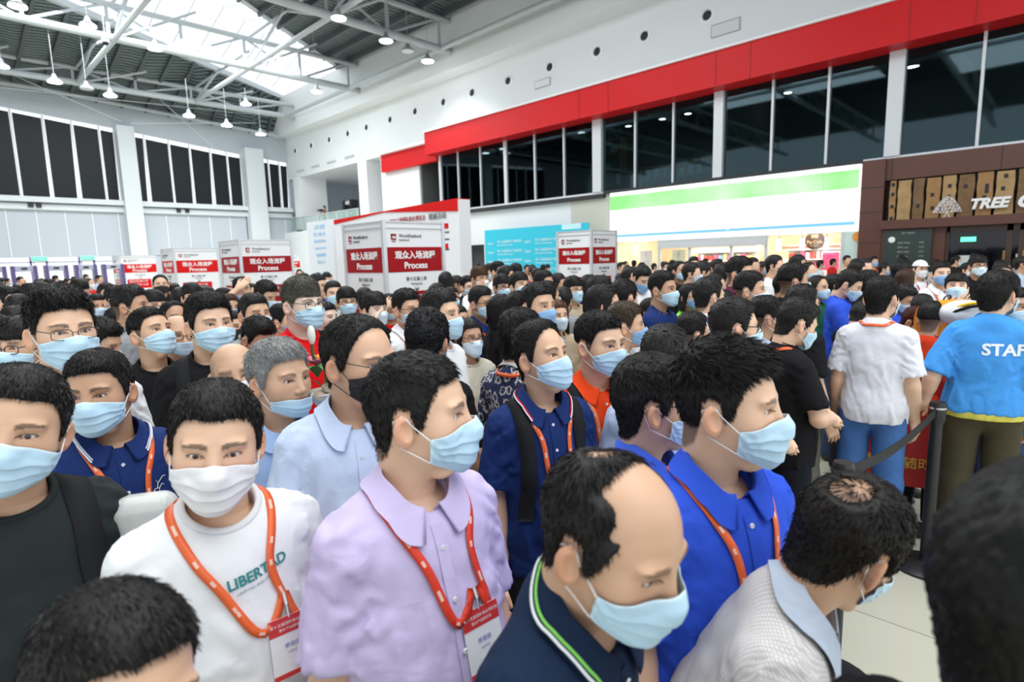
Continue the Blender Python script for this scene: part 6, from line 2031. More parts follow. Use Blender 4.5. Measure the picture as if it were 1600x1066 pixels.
PLACED = []
b_ = C
MID = [
 # u, top, height, yaw, template, label, shirt, extra
 (1040, 506, 104, 160, 'J', 'man with a low cropped crown in a pale shirt, seen from behind', b_['lblue'], {}),
 (1083, 487, 66, 122, 'A', 'man with a mask loop behind his ear, nearer than the lime green top', b_['black'], {}),
 (1197, 460, 68, 112, 'A', 'man in a light blue top beside the man in glasses, turned away', b_['lblue'], {}),
 (978, 473, 68, 92, 'A', 'man with cropped brown hair and ear loops behind the orange polo', b_['white'], dict(hair=(.05, .035, .02))),
 (752, 442, 62, 48, 'H', 'man in a dark navy shirt with orange ribbon, upright hair and thin glasses', b_['navy'], dict(mask='b')),
 (733, 499, 54, 30, 'F', 'person in glasses and pale mask half hidden by the floral shirt', b_['cream'], {}),
 (689, 455, 70, 58, 'A', 'man with tousled black hair and blue mask behind the person in black', b_['white'], dict(skin='fair')),
 (717, 472, 50, 45, 'E', 'face with blue mask peeping out behind the tousled-haired man', b_['black'], {}),
 (636, 454, 56, 40, 'H', 'man in a white shirt with cropped hair and thin glasses before the big sign column', b_['white'], dict(mask='b')),
 (586, 456, 54, 32, 'M', 'young person in black with blue mask touching the ear, near the big sign column', b_['black'], dict(mask='l', skin='pale')),
 (608, 458, 42, 15, 'O', 'man shading his brow with a hand, mask on chin, in a red shirt', b_['red'], {}),
 (570, 446, 44, 175, 'a', 'person seen from behind in white just before the big sign column', b_['white'], {}),
 (542, 447, 48, 12, 'C', 'man in thick glasses and a teal shirt left of the big sign column', b_['teal'], dict(mask='b')),
 (521, 438, 40, 14, 'B', 'person in white with an orange ribbon behind the red t-shirt man', b_['white'], dict(mask='b')),
 (497, 427, 40, 55, 'D', 'man in a dark suit with bare face behind the tall red t-shirt man', b_['black'], {}),
 (510, 470, 50, 42, 'D', 'bare-faced pale person in grey close behind the red t-shirt man', b_['grey'], dict(skin='pale')),
 (443, 476, 50, 62, 'A', 'dark-haired person in red between the grey-haired man and the tall man', b_['red'], {}),
 (398, 460, 58, 28, 'B', 'man with cropped hair and blue mask beside the tall red t-shirt man', b_['grey'], dict(mask='b')),
 (404, 497, 62, 40, 'G', 'person with black hair bowing the head above the grey-haired man', b_['red'], {}),
 (368, 483, 52, 22, 'E', 'woman with a black mask between the black t-shirt and the grey hair', b_['cream'], dict(mask='k')),
 (415, 438, 44, 48, 'G', 'young man in white looking down before the middle sign column', b_['white'], {}),
 (378, 432, 38, 10, 'O', 'man in a blue polo with the mask on his chin before the middle sign column', b_['royal'], {}),
 (350, 448, 36, 60, 'E', 'long-haired woman before the middle sign column', b_['white'], {}),
 (359, 459, 42, 20, 'E', 'brown-haired woman with blue mask just behind the black t-shirt', b_['cream'], dict(hair=(.05, .02, .012))),
 (301, 444, 40, 10, 'C', 'man in glasses and white mask before the round-logo sign column', b_['black'], dict(mask='w')),
 (284, 450, 36, 150, 'b', 'dark-haired person turned away beside the man in glasses and white mask', b_['black'], {}),
 (324, 448, 38, 60, 'a', 'short-haired person in profile behind the black t-shirt man', b_['grey'], {}),
 (251, 429, 30, 5, 'K', 'person in dark clothes with a black mask beside the round-logo sign column', b_['black'], dict(mask='k')),
 (241, 450, 54, 24, 'C', 'man with a heavy fringe and blue mask behind the lifted chin', b_['white'], dict(mask='b', skin='fair')),
 (205, 449, 56, 68, 'A', 'man with shaved sides in profile left of the heavy fringe', b_['grey'], {}),
 (272, 470, 50, 24, 'K', 'man with a high forehead behind the bald man in glasses', b_['grey'], {}),
 (279, 489, 66, 18, 'N', 'bald man in thin glasses with a teal-blue mask beside the lifted chin', b_['grey'], dict(mask='b')),
 (153, 457, 42, 12, 'B', 'boy-faced man in a purple shirt with blue mask', b_['polka'], dict(mask='b')),
 (181, 447, 44, 22, 'A', 'man in red with pale blue mask beyond the tall man in thin glasses', b_['red'], {}),
 (168, 442, 36, 18, 'B', 'man in dark red with white mask beyond the tall man in thin glasses', b_['burg'], dict(mask='w')),
 (194, 460, 48, 30, 'K', 'balding man in a pale shirt behind the boy-faced man', b_['lblue'], {}),
 (183, 482, 52, 20, 'G', 'person with thick black hair bowing over a white and blue top', b_['white'], {}),
 (157, 498, 70, 60, 'G', 'dark-haired person looking down right beside the tall man in thin glasses', b_['black'], {}),
 (33, 496, 86, -38, 'C', 'man in glasses and blue mask turned aside at the edge of the crowd', b_['dark'], dict(mask='b', skin='mid')),
 (26, 479, 58, 170, 'A', 'person with a round black head of hair seen from behind, left of the tall man', b_['black'], {}),
 (31, 459, 50, 165, 'E', 'long dark hair seen from behind at the far edge', b_['black'], {}),
 (16, 448, 44, 42, 'B', 'man in a cream shirt with blue mask at the far edge', b_['cream'], dict(mask='b')),
 (-2, 446, 42, 25, 'A', 'man with blue mask cut by the edge of the view', b_['burg'], dict(mask='b')),
 (-4, 492, 70, 15, 'D', 'person half out of view beside the man in glasses', b_['yellow'], {}),
 (48, 444, 36, 40, 'G', 'bowed black-haired person with white mask before the metal detectors', b_['white'], dict(mask='w')),
 (125, 436, 36, 30, 'b', 'black-haired person looking down before the third metal detector', b_['lblue'], {}),
 (750, 415, 40, 35, 'M', 'curly brown-haired person with a white mask left of the blue board', b_['white'], dict(mask='w', hair=(.06, .03, .015))),
 (731, 432, 32, 35, 'H', 'man with dark hair and blue mask beside the curly brown hair', b_['black'], {}),
 (785, 429, 38, 28, 'C', 'man in glasses with pale blue mask in front of the blue board', b_['dark'], dict(mask='b')),
 (766, 411, 28, 45, 'a', 'small dark-haired person at the left edge of the blue board', b_['white'], {}),
 (778, 409, 30, 55, 'A', 'young man in white at the left edge of the blue board', b_['white'], {}),
 (791, 415, 32, 90, 'a', 'short-haired person in profile before the blue board', b_['black'], {}),
 (806, 412, 28, 50, 'b', 'person in a dark cap-like haircut before the blue board', b_['black'], {}),
 (705, 444, 44, 40, 'E', 'woman in black with blue mask beside the red bands of the big column', b_['black'], dict(mask='b')),
 (684, 437, 50, 150, 'e', 'dark-haired woman seen from behind before the big sign column', b_['black'], {}),
 (697, 424, 32, 150, 'e', 'person with shoulder-length hair before the small sign column', b_['brown'], {}),
 (714, 429, 30, 90, 'c', 'tanned bare-faced man before the small sign column', b_['black'], dict(skin='tan')),
 (785, 455, 60, 115, 'F', 'woman with long black hair and glasses beside the dark navy shirt', b_['black'], {}),
 (812, 424, 44, 35, 'L', 'young man with a fringe, hand at his mask, in white', b_['white'], dict(mask='b')),
 (840, 444, 66, 45, 'B', 'man with cropped hair and a bright blue mask behind the upward-looking man', b_['lblue'], dict(mask='d')),
 (814, 456, 58, 75, 'D', 'bare-faced man in profile with black hair above the floral shirt', b_['black'], {}),
 (871, 468, 48, 25, 'E', 'girl with brown bobbed hair and pale blue mask', b_['beige'], dict(hair=(.10, .045, .02), mask='l', skin='fair')),
 (881, 447, 46, 170, 'b', 'round black head seen from behind next to the brown-haired girl', b_['grey'], {}),
 (856, 437, 50, 120, 'E', 'woman with long straight black hair before the white column by the shop', b_['black'], {}),
 (850, 422, 40, 60, 'A', 'man with shaved temples and pale mask before the blue board', b_['black'], {}),
 (872, 425, 38, 75, 'a', 'short-haired man in profile before the blue board', b_['grey'], {}),
 (896, 431, 42, 38, 'C', 'man in glasses with pale blue mask in front of the white column by the shop', b_['beige'], dict(mask='b')),
 (921, 428, 42, 140, 'M', 'man holding his ear, seen from behind, before the white column by the shop', b_['navy'], {}),
 (938, 433, 48, 110, 'M', 'black-haired person in a pale top with a hand at the ear', b_['white'], {}),
 (943, 446, 58, 100, 'F', 'woman with a long black ponytail and glasses in white', b_['white'], {}),
 (975, 434, 60, 138, 'J', 'man with thick black hair and shaved nape seen from behind', b_['white'], {}),
 (1036, 423, 56, 62, 'A', 'man with blue mask in profile behind the woman in white', b_['navy'], dict(mask='b')),
 (1018, 461, 50, 60, 'F', 'woman in glasses and white blouse with pale blue mask', b_['white'], dict(mask='l')),
 (1003, 416, 38, 35, 'G', 'man looking down with a bright blue mask before the shop doors', b_['white'], dict(mask='d')),
 (1078, 439, 48, 50, 'F', 'woman in thin glasses and a lime green top, bright blue mask', b_['green'], dict(mask='d')),
 (1108, 432, 60, 125, 'B', 'man in white with an orange ribbon seen from behind his ear', b_['white'], {}),
 (1131, 452, 50, 165, 'b', 'low dark head between the white collar and the man in glasses', b_['black'], {}),
 (1156, 402, 50, 72, 'H', 'tall man in glasses and burgundy collar standing above the crowd before the shop', b_['burg'], {}),
 (1172, 424, 56, 84, 'A', 'man with spiky hair and white ear loop right of the tall man', b_['black'], {}),
 (1081, 410, 34, 85, 'a', 'man with a bristly neck before the automatic doors', b_['grey'], {}),
 (1097, 409, 32, 120, 'b', 'dark smooth head before the automatic doors', b_['black'], {}),
 (1127, 412, 36, 170, 'a', 'grey-black head seen from behind beside the tall man', b_['black'], {}),
 (1240, 410, 56, 112, 'A', 'man with shaved neck and a white ear loop, before the cafe window', b_['black'], {}),
 (1278, 423, 52, 62, 'K', 'man with receding hair, blue mask and green shirt', b_['dgreen'], dict(mask='b', hair=(.03, .022, .016))),
 (1254, 446, 56, 130, 'D', 'black-haired man looking down between the black t-shirt and the green shirt', b_['black'], {}),
 (1328, 416, 56, 82, 'G', 'man in a bright blue polo bowing his head with a blue mask', b_['royal'], dict(mask='b')),
 (1357, 417, 52, 100, 'M', 'long-fringed person behind the man in the bright blue polo', b_['black'], {}),
 (1302, 424, 44, 120, 'a', 'black-haired person behind the bright blue polo', b_['royal'], {}),
 (1345, 468, 50, 150, 'G', 'person in black bending down beside the bright blue polo', b_['black'], {}),
 (1225, 424, 44, 100, 'D', 'dark-haired bare-faced person in dark clothes before the shop window', b_['black'], {}),
 (1470, 409, 36, 25, 'B', 'man in white and red with a bright blue mask beside the restaurant menu', b_['white'], dict(mask='d')),
 (1494, 422, 52, 5, 'L', 'man in black with an orange ribbon holding his mask with one hand', b_['black'], dict(mask='b', skin='fair')),
 (1528, 399, 32, 25, 'C', 'person in black with a white mask in front of the dark restaurant doors', b_['black'], dict(mask='l')),
 (1412, 440, 52, 62, 'G', 'man with a blue mask and blue shirt beyond the plain white t-shirt', b_['royal'], dict(mask='b')),
 (1441, 455, 54, 160, 'b', 'round black head beyond the plain white t-shirt', b_['black'], {}),
 (1431, 480, 45, 70, 'G', 'person with dark red hair bowing low next to the orange backpack', b_['burg'], dict(hair=(.05, .010, .008), mask='b')),
 (1416, 420, 36, 130, 'e', 'woman with brown hair near the capped man', b_['brown'], dict(hair=(.04, .02, .012))),
 (1404, 408, 30, 150, 'a', 'dark head before the brown facade', b_['black'], {}),
 (1456, 474, 47, 158, 'A', 'person in an orange t-shirt stooping beside the barrier', (.75, .06, .015), {}),
 (1588, 446, 64, 40, 'B', 'person with a blue mask just beyond the STAFF shirt', b_['dark'], dict(mask='b')),
 (1567, 414, 36, 15, 'k', 'person whose forehead shows above the STAFF shirt', b_['black'], {}),
 (1340, 408, 32, 95, 'a', 'black head before the pale teal panel', b_['black'], {}),
 (1247, 398, 30, 85, 'a', 'tall short-haired man standing out before the shop shelf', b_['grey'], {}),
 (1211, 398, 34, 75, 'c', 'bare-faced man before the shop window frame', b_['white'], {}),
 (1263, 409, 30, 60, 'k', 'man with a white mask before the shop shelf', b_['white'], {}),
 (1176, 402, 28, 50, 'c', 'small bare-faced man right behind the tall man', b_['black'], {}),
 (1062, 408, 30, 40, 'K', 'man with a high forehead in black before the shop doors', b_['black'], {}),
 (1120, 405, 28, 40, 'a', 'short-haired man in black between the shop doors and the tall man', b_['black'], {}),
 (1084, 401, 24, 20, 'a', 'short-haired masked man before the shop doors', b_['white'], {}),
]
for (u, vt, h, yaw, t, lab_, sh, kw) in MID:
    place(u, vt, h, yaw, t, lab_, sh, **kw)
# spacing: push a figure back along its line of sight until it has room
def settle(items, rounds=40, gap=.40):
    for _ in range(rounds):
        moved = 0
        for it in items:
            o, p, u, vt, h, yaw, d = it
            x, y = o.location[0], o.location[1]
            for (hx, hy, r, ob) in HEADS:
                if ob is o: continue
                hx, hy = ob.location[0], ob.location[1]
                dd = math.hypot(x - hx, y - hy)
                if dd < gap and not (u > 1300 and math.hypot(x, y) < math.hypot(hx, hy)):
                    me_d = math.hypot(x, y); ot = math.hypot(hx, hy)
                    k = 1.03 if me_d >= ot else .985
                    hn = h / k
                    dn = it[6] * k
                    dr = ray(u, vt + h / 2); P = dr * dn + np.array([0, 0, CAM_H]); s = P[2] / p.head_centre()[2]
                    if not (.84 < s < 1.14): continue
                    sc = dn / it[6]
                    o.location = (x + (dr[0] * (dn - it[6])), y + dr[1] * (dn - it[6]), 0)
                    o.scale = (s, s, s); it[6] = dn; moved += 1
                    break
        if not moved: break


settle(PLACED)

# ---- the far rows: heads beyond heads up to the shop, the columns and the doors
rs = random.Random(77)
def blocked(X, Y):
    if Y > 18.4 or X < -40.5: return True
    for (x, y, *_r) in booths:
        d = ray(x, y); t = (2.5 - CAM_H) / d[2]; bx, by = d[0] * t, d[1] * t; w = _r[-1]
        if bx - w - .35 < X < bx + .35 and by - .35 < Y < by + w + .35: return True
    if XL - .4 < X < XR + .4 and YW - .4 < Y < YW + .8: return True
    if -33.2 < X < -30 and Y < 9.5 and Y > -2: return True
    return False
FAR_COL = [(.02, .02, .02), (.02, .02, .02), (.7, .7, .72), (.7, .7, .72), (.3, .32, .35), (.02, .04, .15), (.03, .08, .45), (.45, .55, .7), (.6, .02, .02), (.08, .08, .1), (.55, .5, .4), (.7, .1, .03)]
def region(u):
    return ('before the metal detectors' if u < 170 else 'among the white sign columns' if u < 520 else 'around the big sign column' if u < 720 else 'before the blue board' if u < 860 else
            'beside the column by the shop' if u < 980 else 'before the lit shop front' if u < 1345 else 'before the restaurant')
nfar = 0
for d in (6.2, 7.6, 9.2, 11.2, 13.6, 16.5, 20.0):
    u = -20 + rs.random() * 20
    step = CAM_F * .18 / d * (2.5 if d < 12 else 2.9)
    while u < 1620:
        dd = d * rs.uniform(.92, 1.08); st_ = rs.uniform(1.60, 1.76); t = rs.choice('aaabbccek' if True else '')
        dr = ray(u, 400); X, Y = dr[0] * dd, dr[1] * dd
        lim = [q[2] for q in ((525, 735, 446), (343, 460, 442), (250, 342, 440), (170, 248, 437), (860, 964, 428)) if q[0] < u < q[1]]
        if lim:
            w_ = np.array([X, Y, st_ - CAM_H]); r_, u_, f_ = cam_axes()
            if 533 - CAM_F * (w_ @ u_) / (w_ @ f_) < lim[0] : u += step * .5; continue
        ok = not blocked(X, Y) and all(math.hypot(X - o.location[0], Y - o.location[1]) > .50 for (_a, _b, _c, o) in HEADS)
        if u > 1380 and d < 7: ok = False
        if ok and nfar < 178:
            vt_ = None
            b, p, _u = TPL[t]
            s = st_ / 1.735; hz = p.head_centre()[2] * s
            r_, u_, f_ = cam_axes(); w = np.array([X, Y, hz - CAM_H]); vv = 533 - CAM_F * (w @ u_) / (w @ f_); uu = 800 + CAM_F * (w @ r_) / (w @ f_)
            hh = CAM_F * .245 * s / (w @ f_)
            yaw = rs.choice([20, 40, 60, 80, 110, 140, 165, 10, 50]) if u < 900 else rs.choice([60, 90, 120, 150, 170, 40, 100])
            col = rs.choice(FAR_COL); nm = {(.02, .02, .02): 'black', (.7, .7, .72): 'white'}.get(col, 'coloured')
            look = {'a': 'short-haired', 'b': 'fringe-haired', 'c': 'bare-faced', 'e': 'long-haired', 'k': 'white-masked'}[t]
            nm = {(.3, .32, .35): 'grey', (.02, .04, .15): 'navy', (.03, .08, .45): 'blue', (.45, .55, .7): 'light blue', (.6, .02, .02): 'red', (.08, .08, .1): 'charcoal', (.55, .5, .4): 'beige', (.7, .1, .03): 'orange'}.get(col, nm)
            o = place(uu, vv - hh / 2, hh, yaw, t, '%s person in a %s top, %s row %s' % (look, nm, ['nearest', 'second', 'third', 'fourth', 'fifth', 'sixth', 'farthest'][(6.2, 7.6, 9.2, 11.2, 13.6, 16.5, 20.0).index(d)], region(uu)), col, group='people far back ' + region(uu), mask='w' if t == 'k' else None)
            PLACED.pop(); nfar += 1
        u += step * rs.uniform(.75, 1.3)
# far people that look alike are told apart by their order in the row
dup = {}
for (_a, _b, _c, o) in HEADS:
    g = o.get('group', '')
    if str(g).startswith('people far back'): dup.setdefault(o['label'], []).append(o)
NUM = ['', 'one', 'two', 'three', 'four', 'five', 'six', 'seven', 'eight', 'nine']
for lab_, os_ in dup.items():
    if len(os_) < 2 or len(os_) > 9: continue
    def px(o):
        r_, u_, f_ = cam_axes(); w = np.array([o.location[0], o.location[1], 0.]); return (w @ r_) / (w @ f_)
    os_.sort(key=px)
    for i, o in enumerate(os_):
        o['label'] = '%s from left of %s: %s' % (ORD[i], NUM[len(os_)], lab_.replace(' person in a ', ' in ').replace(' top,', ','))
print('far', nfar, 'people', len(HEADS))
# ================================================================ things among the people
def sdf_obj(name, fn, lo, hi, h, m, parent=None, color=None):
    V, F = surface_nets(fn, *[np.arange(a, b + h, h) for a, b in zip(lo, hi)])
    o = link(name, mesh_np(name, V, F), m, parent)
    if color: colored(o, color)
    return o


def at_h(u, v, z):
    d = ray(u, v); t = (z - CAM_H) / d[2]; return d[0] * t, d[1] * t


# barrier posts with a black belt
pA = at_h(1466, 628, 1.0); pB = at_h(1318, 722, 1.0)
for k, (x, y) in enumerate((pA, pB)):
    e = empty('barrier_post', (x, y, 0), ['black belt barrier post under the hand of the STAFF shirt wearer', 'black belt barrier post beside the blue jeans'][k], 'barrier post')
    MB().lathe([(.17, 0), (.17, .015), (.15, .03), (.04, .045), (.032, .06)], n=28).build('base', M_BLACK, e, smooth=True)
    MB().lathe([(.032, .05), (.032, .90)], n=18).build('pole', M_BLACK, e, smooth=True)
    MB().lathe([(.036, .88), (.042, .90), (.042, .985), (.036, 1.0)], n=20).build('belt_head', M_BLACK, e, smooth=True)
    MB().lathe([(.043, .962), (.043, .972)], n=20).build('silver_ring', mat('steel', (.6, .6, .62), .3, 1.), e)
A = np.array([*pA, .95]); B = np.array([*pB, .95]); n = 12
P = [A + (B - A) * t - np.array([0, 0, .05 * math.sin(math.pi * t)]) for t in np.linspace(0.03, .97, n)]
d = (B - A) / np.linalg.norm(B - A); nr = np.cross(d, (0, 0, 1))
b = MB()
for i in range(n - 1):
    q = [P[i] - (0, 0, .025), P[i + 1] - (0, 0, .025), P[i + 1] + (0, 0, .025), P[i] + (0, 0, .025)]
    b.add([v + nr * .0012 for v in q] + [v - nr * .0012 for v in q], [(0, 1, 2, 3), (7, 6, 5, 4)])
thing(b.build('barrier_belt', mat('belt_black', (.012, .012, .013), .7)), 'black belt stretched between the two barrier posts', 'belt')

# red notice board with gold characters
d0_ = ray(1424, 650); dep = 3.75; c = d0_ * dep + np.array([0, 0, CAM_H])
e = empty('notice_board', (c[0], c[1], 0), 'red notice board with gold characters standing behind the blue jeans', 'sign', rz=CAM_AZ + R(-28))
zb = .30
MB().box(-.30, .26, -.012, .012, zb, 1.12).build('panel', mat('board_red', (.42, .008, .008), .45), e, bevel=.004)
b = MB()
for i, s in enumerate(('工作', '随时', '准备', '通道')):
    text_on(b, s, (.17 - i * .12, -.016, zb + .16), (0, 0, -1) if False else (1, 0, 0), (0, 0, 1), size=.085, ext=.002)
b.build('lettering', mat('gold_ink', (.70, .42, .05), .4), e)
b = MB(); b.bar((-.2, .0, 0), (-.2, .0, zb + .02), .012); b.bar((.2, 0, 0), (.2, 0, zb + .02), .012); b.box(-.24, .24, -.12, .12, 0, .015)
b.build('stand', M_BLACK, e)

# orange backpack with a pale cloth bag lying over it, on the stooping person's back
def backpack(u, v, dep, rz, label, col, sc=1.):
    c = ray(u, v) * dep + np.array([0, 0, CAM_H])
    e = empty('backpack', (c[0], c[1], c[2] - .22 * sc), label, 'backpack', rz=rz)
    e.scale = (sc, sc, sc)
    f = lambda X: smin(box_sdf(X, (0, 0, .22), np.eye(3), (.15, .09, .22), .07), box_sdf(X, (0, -.10, .14), np.eye(3), (.11, .05, .11), .04), .02) + .003 * vnoise(X, 20, 4)
    sdf_obj('bag_body', f, (-.2, -.2, -.03), (.2, .14, .48), .012, M_STRAP, e, col)
    b = MB(); b.box(-.012 - .13, .13, -.096, -.088, .30, .306); z_ = b.build('zip', M_BLACK, e)
    P = smooth_path([(-.03, .02, .43), (-.03, .0, .47), (.03, .0, .47), (.03, .02, .43)], 12); V, F = tube(P, .006, 6)
    link('carry_loop', mesh_np('carry_loop', V, F), M_BLACK, e)
    for s in (-1, 1):
        P = smooth_path([(s * .08, .08, .40), (s * .09, .16, .36), (s * .10, .17, .22), (s * .11, .10, .06)], 16)
        V, F = ribbon(P, np.tile((0, 1., 0), (16, 1)), .05, .008); colored(link('strap', mesh_np('strap', V, F), M_STRAP, e), col)
    return e


bpk = backpack(1478, 512, 3.75, CAM_AZ + R(20), 'bright orange backpack on the stooping person near the barrier', (.80, .30, .03), .82)
c = ray(1510, 488) * 3.62 + np.array([0, 0, CAM_H])
e = empty('cloth_bag', (c[0], c[1], c[2] - .08), 'pale cloth bag with yellow and black edging beside the orange backpack', 'bag', rz=CAM_AZ - .3)
f = lambda X: ell(X, (0, 0, .07), (.16, .10, .085)) + .006 * vnoise(X, 22, 9)
sdf_obj('bag_body', f, (-.2, -.14, -.04), (.2, .14, .19), .010, M_CLOTH, e, (.70, .70, .72))
for off, colr in ((0, (.85, .52, .03)), (.016, (.015, .015, .015))):
    P = [(-.12 + .28 * t, -.03 - off * 1.6 - .055 * math.sin(math.pi * t), .085 + .06 * math.sin(math.pi * t) - off) for t in np.linspace(0, 1, 14)]
    V, F = tube(P, .010, 6); colored(link('edging', mesh_np('edging', V, F), M_CLOTH, e), colr)

# bouquet held between the grey-haired man and the man with the black mask
c = ray(507, 592) * 1.95 + np.array([0, 0, CAM_H])
e = empty('bouquet', (c[0], c[1], c[2] - .07), 'bouquet of pink lily, white bud, cream roses and green leaves', 'flowers', rz=CAM_AZ)
rs = random.Random(3)
M_LEAF = mat('leaf', (.05, .17, .035), .5); M_LILY = mat('lily_pink', (.75, .10, .28), .5, noise=(20, .3)); M_ROSE = mat('rose_cream', (.80, .66, .50), .6); M_BUD = mat('bud_white', (.80, .85, .72), .5)
def petal_flower(c, n, L, w, m, up, nm, curl=.5):
    b = MB()
    for i in range(n):
        a = 2 * math.pi * i / n + rs.random() * .3; V = []; F = []
        for j in range(6):
            t = j / 5; r = L * math.sin(t * 1.5) ; z = up * t * (1 - curl * t); ww = w * math.sin(math.pi * min(t * .9 + .06, 1))
            for s in (-1, 0, 1): V.append((c[0] + r * math.cos(a) - s * ww * math.sin(a), c[1] + r * math.sin(a) + s * ww * math.cos(a), c[2] + z + (.004 if s == 0 else .0) * -1))
        for j in range(5):
            for s in range(2): F.append((j * 3 + s, j * 3 + s + 1, j * 3 + 4 + s, j * 3 + 3 + s))
        b.add(V, F)
    o = b.build(nm, m, e, smooth=True); sd = o.modifiers.new('t', 'SOLIDIFY'); sd.thickness = .0015
    return o
petal_flower((-.005, -.05, .13), 6, .055, .016, M_LILY, .045, 'lily')
petal_flower((.005, -.052, .136), 6, .014, .003, mat('stamen', (.8, .45, .08), .5), .05, 'stamen')
for (x, y, z) in ((.035, -.05, .045), (.0, -.06, .02), (.055, -.03, .085)):
    o = MB()
    for k in range(4): o.lathe([(.006 + .006 * k, -.006), (.014 + .005 * k, .004), (.012 + .0055 * k, .022 - .003 * k)], (x, y, z), n=14)
    o.build('rose', M_ROSE, e, smooth=True)
P = smooth_path([(-.01, -.02, .10), (-.022, -.03, .16), (-.020, -.035, .215)], 10); V, F = tube(P, .006, 6); link('stem', mesh_np('stem', V, F), M_LEAF, e)
sdf_obj('bud', lambda X: ell(X, (-.020, -.036, .225), (.013, .013, .034)), (-.05, -.06, .18), (.01, -.01, .27), .005, M_BUD, e)
for i in range(12):
    a = rs.uniform(0, 6.28); L = rs.uniform(.07, .12); b = MB(); V = []; F = []
    x0, y0, z0 = rs.uniform(-.03, .05), rs.uniform(-.05, .01), rs.uniform(.0, .10)
    for j in range(6):
        t = j / 5; ww = .016 * math.sin(math.pi * min(t + .05, 1)); r = L * t
        for s in (-1, 1): V.append((x0 + r * math.cos(a) - s * ww * math.sin(a), y0 + r * math.sin(a) + s * ww * math.cos(a), z0 + .05 * math.sin(t * 2.2)))
    for j in range(5): F.append((j * 2, j * 2 + 1, j * 2 + 3, j * 2 + 2))
    b.add(V, F); b.build('leaf', M_LEAF, e, smooth=True)
MB().lathe([(.012, -.16), (.03, -.02), (.07, .03), (.06, .035), (.02, -.02)], (.01, -.02, 0), n=16).build('wrapping', mat('wrap', (.75, .70, .66), .5), e, smooth=True)

# clear plastic sleeve held between the charcoal and the white t-shirt
c = ray(222, 832) * 1.30 + np.array([0, 0, CAM_H])
e = empty('plastic_folder', (c[0], c[1], c[2] - .08), 'clear pale plastic folder between the charcoal and the white t-shirt', 'folder', rz=CAM_AZ + .3)
f = lambda X: np.abs(box_sdf(X, (0, 0, .08), np.eye(3), (.075, .035, .085), .03)) - .0035
sdf_obj('shell', f, (-.11, -.07, -.03), (.11, .07, .20), .005, mat('clear_plastic', (.80, .83, .80), .15, alpha=.55), e)
MB().box(-.055, .055, -.008, .008, .01, .13).build('paper_inside', mat('paper_blue', (.55, .68, .85), .6), e)

# man in a white cap
pq = Person(res=2, hair=dict(top=.004, side=.006, seed=90, strands=0), seed=90, bw=.87, hyaw=0)
cap_man = build_person(pq, 'man in a white peaked cap and white top beside the restaurant menu', shirt=C['white'], mask='w', lanyard=(.6, .05, .05), skin='fair')
capf = lambda X: smax(smax(ell(X, (0, -.012, .045), (.088, .108, .090)), -ell(X, (0, -.012, .040), (.082, .102, .086)), .003), .045 - X[..., 2] + .12 * X[..., 1] * 0, .004)
V, F = surface_nets(lambda X: smin(capf(X), smax(smax(ell(X, (0, .07, .052), (.074, .095, .012)), -(X[..., 1] - .06), .006), np.abs(X[..., 2] - .052 + 2.2 * X[..., 0] ** 2) - .004, .003), .006),
                    np.arange(-.12, .121, .006), np.arange(-.15, .2, .006), np.arange(.02, .16, .006))
colored(link('cap', mesh_np('cap', pq.place(V), F), M_CLOTH, cap_man), (.85, .85, .85))
put_person(cap_man, pq, 1438, 407, 27, 30); HEADS.append((0, 0, 0, cap_man))

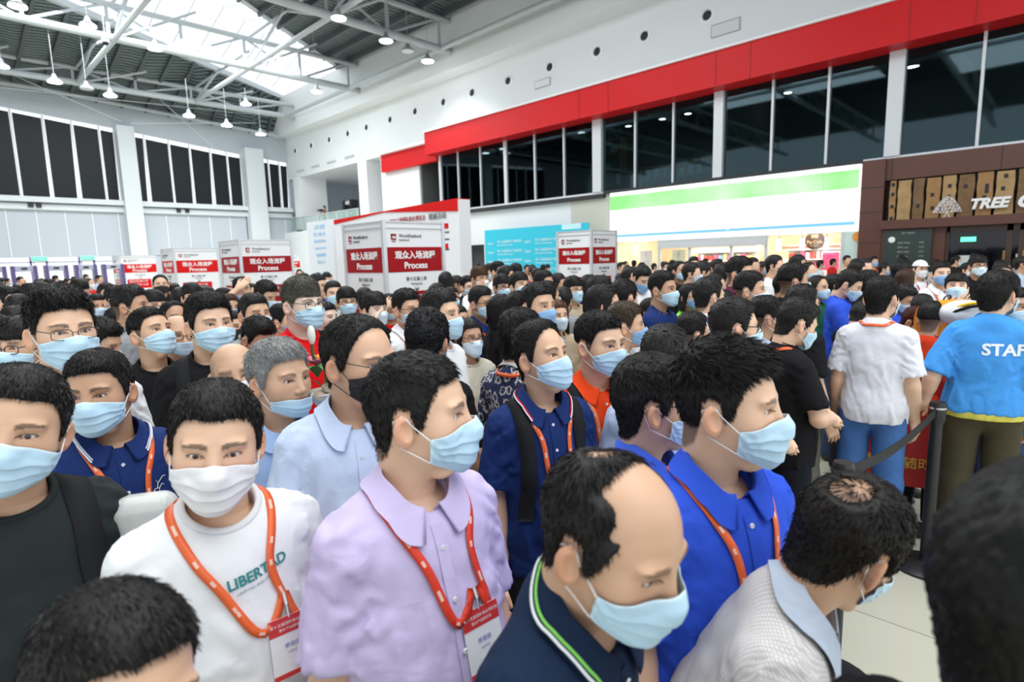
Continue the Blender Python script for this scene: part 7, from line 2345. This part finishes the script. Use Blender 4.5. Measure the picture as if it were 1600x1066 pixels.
# photographer up on the balcony with a camera on a tripod
b_, p_, _ = TPL['a']
o = copy_tree(b_); o['label'] = 'photographer in a black and orange jacket behind the balcony railing'; o['category'] = 'person'
if 'group' in o: del o['group']
X, Y = at_y(507, 330, 21.2)[0], 21.2
o.location = (X, Y, 4.35); o.scale = (1, 1, 1); o.rotation_euler = (0, 0, R(150))
for ch in o.children:
    if ch.name.startswith('shirt'): ch.color = (.45, .20, .05, 1)
e = empty('camera_tripod', (X + .35, Y - .45, 4.35), 'black camera on a tripod behind the balcony railing', 'camera')
for k in range(3):
    a = k * 2.09; MB().bar((0, 0, 1.25), (.35 * math.cos(a), .35 * math.sin(a), 0), .018).build('leg', M_BLACK, e)
MB().box(-.10, .10, -.12, .14, 1.27, 1.42).build('camera_body', M_BLACK, e, bevel=.01)
MB().lathe([(.05, -.28), (.045, -.12)], (0, 0, 1.345), axis='y').build('lens_barrel', M_BLACK, e)

p_stf.hem, p_stf.loose, p_stf.sleeve, p_stf.foldk = .895, .012, .3, .6
V, F = clothes_nets(p_stf, p_stf.shirt, 'shirt')
colored(link('undershirt', mesh_np('undershirt', p_stf.place(V, False), F), M_CLOTH, stf), (.72, .66, .12))
# small rider emblem on the navy polo, chest logo on the orange polo
def chest_poly(p, body, parts, cx, cz, color, name='emblem'):
    b = MB()
    for pts in parts:
        P = np.array([(cx - x, 0, cz + z) for x, z in pts]); q = on_shirt(p, P, np.tile((0, 1., 0), (len(P), 1)), .003, .4)
        V, F = tube(p.place(q, False), .0011, 4); b.add(V, [tuple(f) for f in F])
    colored(b.build(name, M_PRINT, body), color)
chest_poly(p_nvp, nvp, [[(-.018, -.01), (-.008, .004), (.006, .002), (.016, .012), (.022, .006)], [(-.008, .004), (-.014, -.018), (-.006, -.026)], [(.006, .002), (.004, -.016), (.012, -.024)], [(.0, .004), (.004, .018), (.0, .028)], [(.004, .018), (.022, .034), (.030, .032)], [(-.022, -.034), (.024, -.034)], [(-.012, -.041), (.018, -.041)]], -.075, 1.285, (.75, .70, .55))
chest_poly(p_roy, roy, [[(0, 0), (.008, .008), (.016, 0), (.008, -.008), (0, 0)]], -.09, 1.29, (.8, .05, .1))
chest_poly(p_bkp, bkp, [[(-.006, -.012), (0, .012), (.006, 0), (.010, .012)]], -.08, 1.29, (.8, .8, .85))

# templates that no one used are removed
for k, (b_, p_, used) in TPL.items():
    if not used:
        for ch in list(b_.children_recursive): bpy.data.objects.remove(ch)
        bpy.data.objects.remove(b_)
bpy.context.view_layer.update()
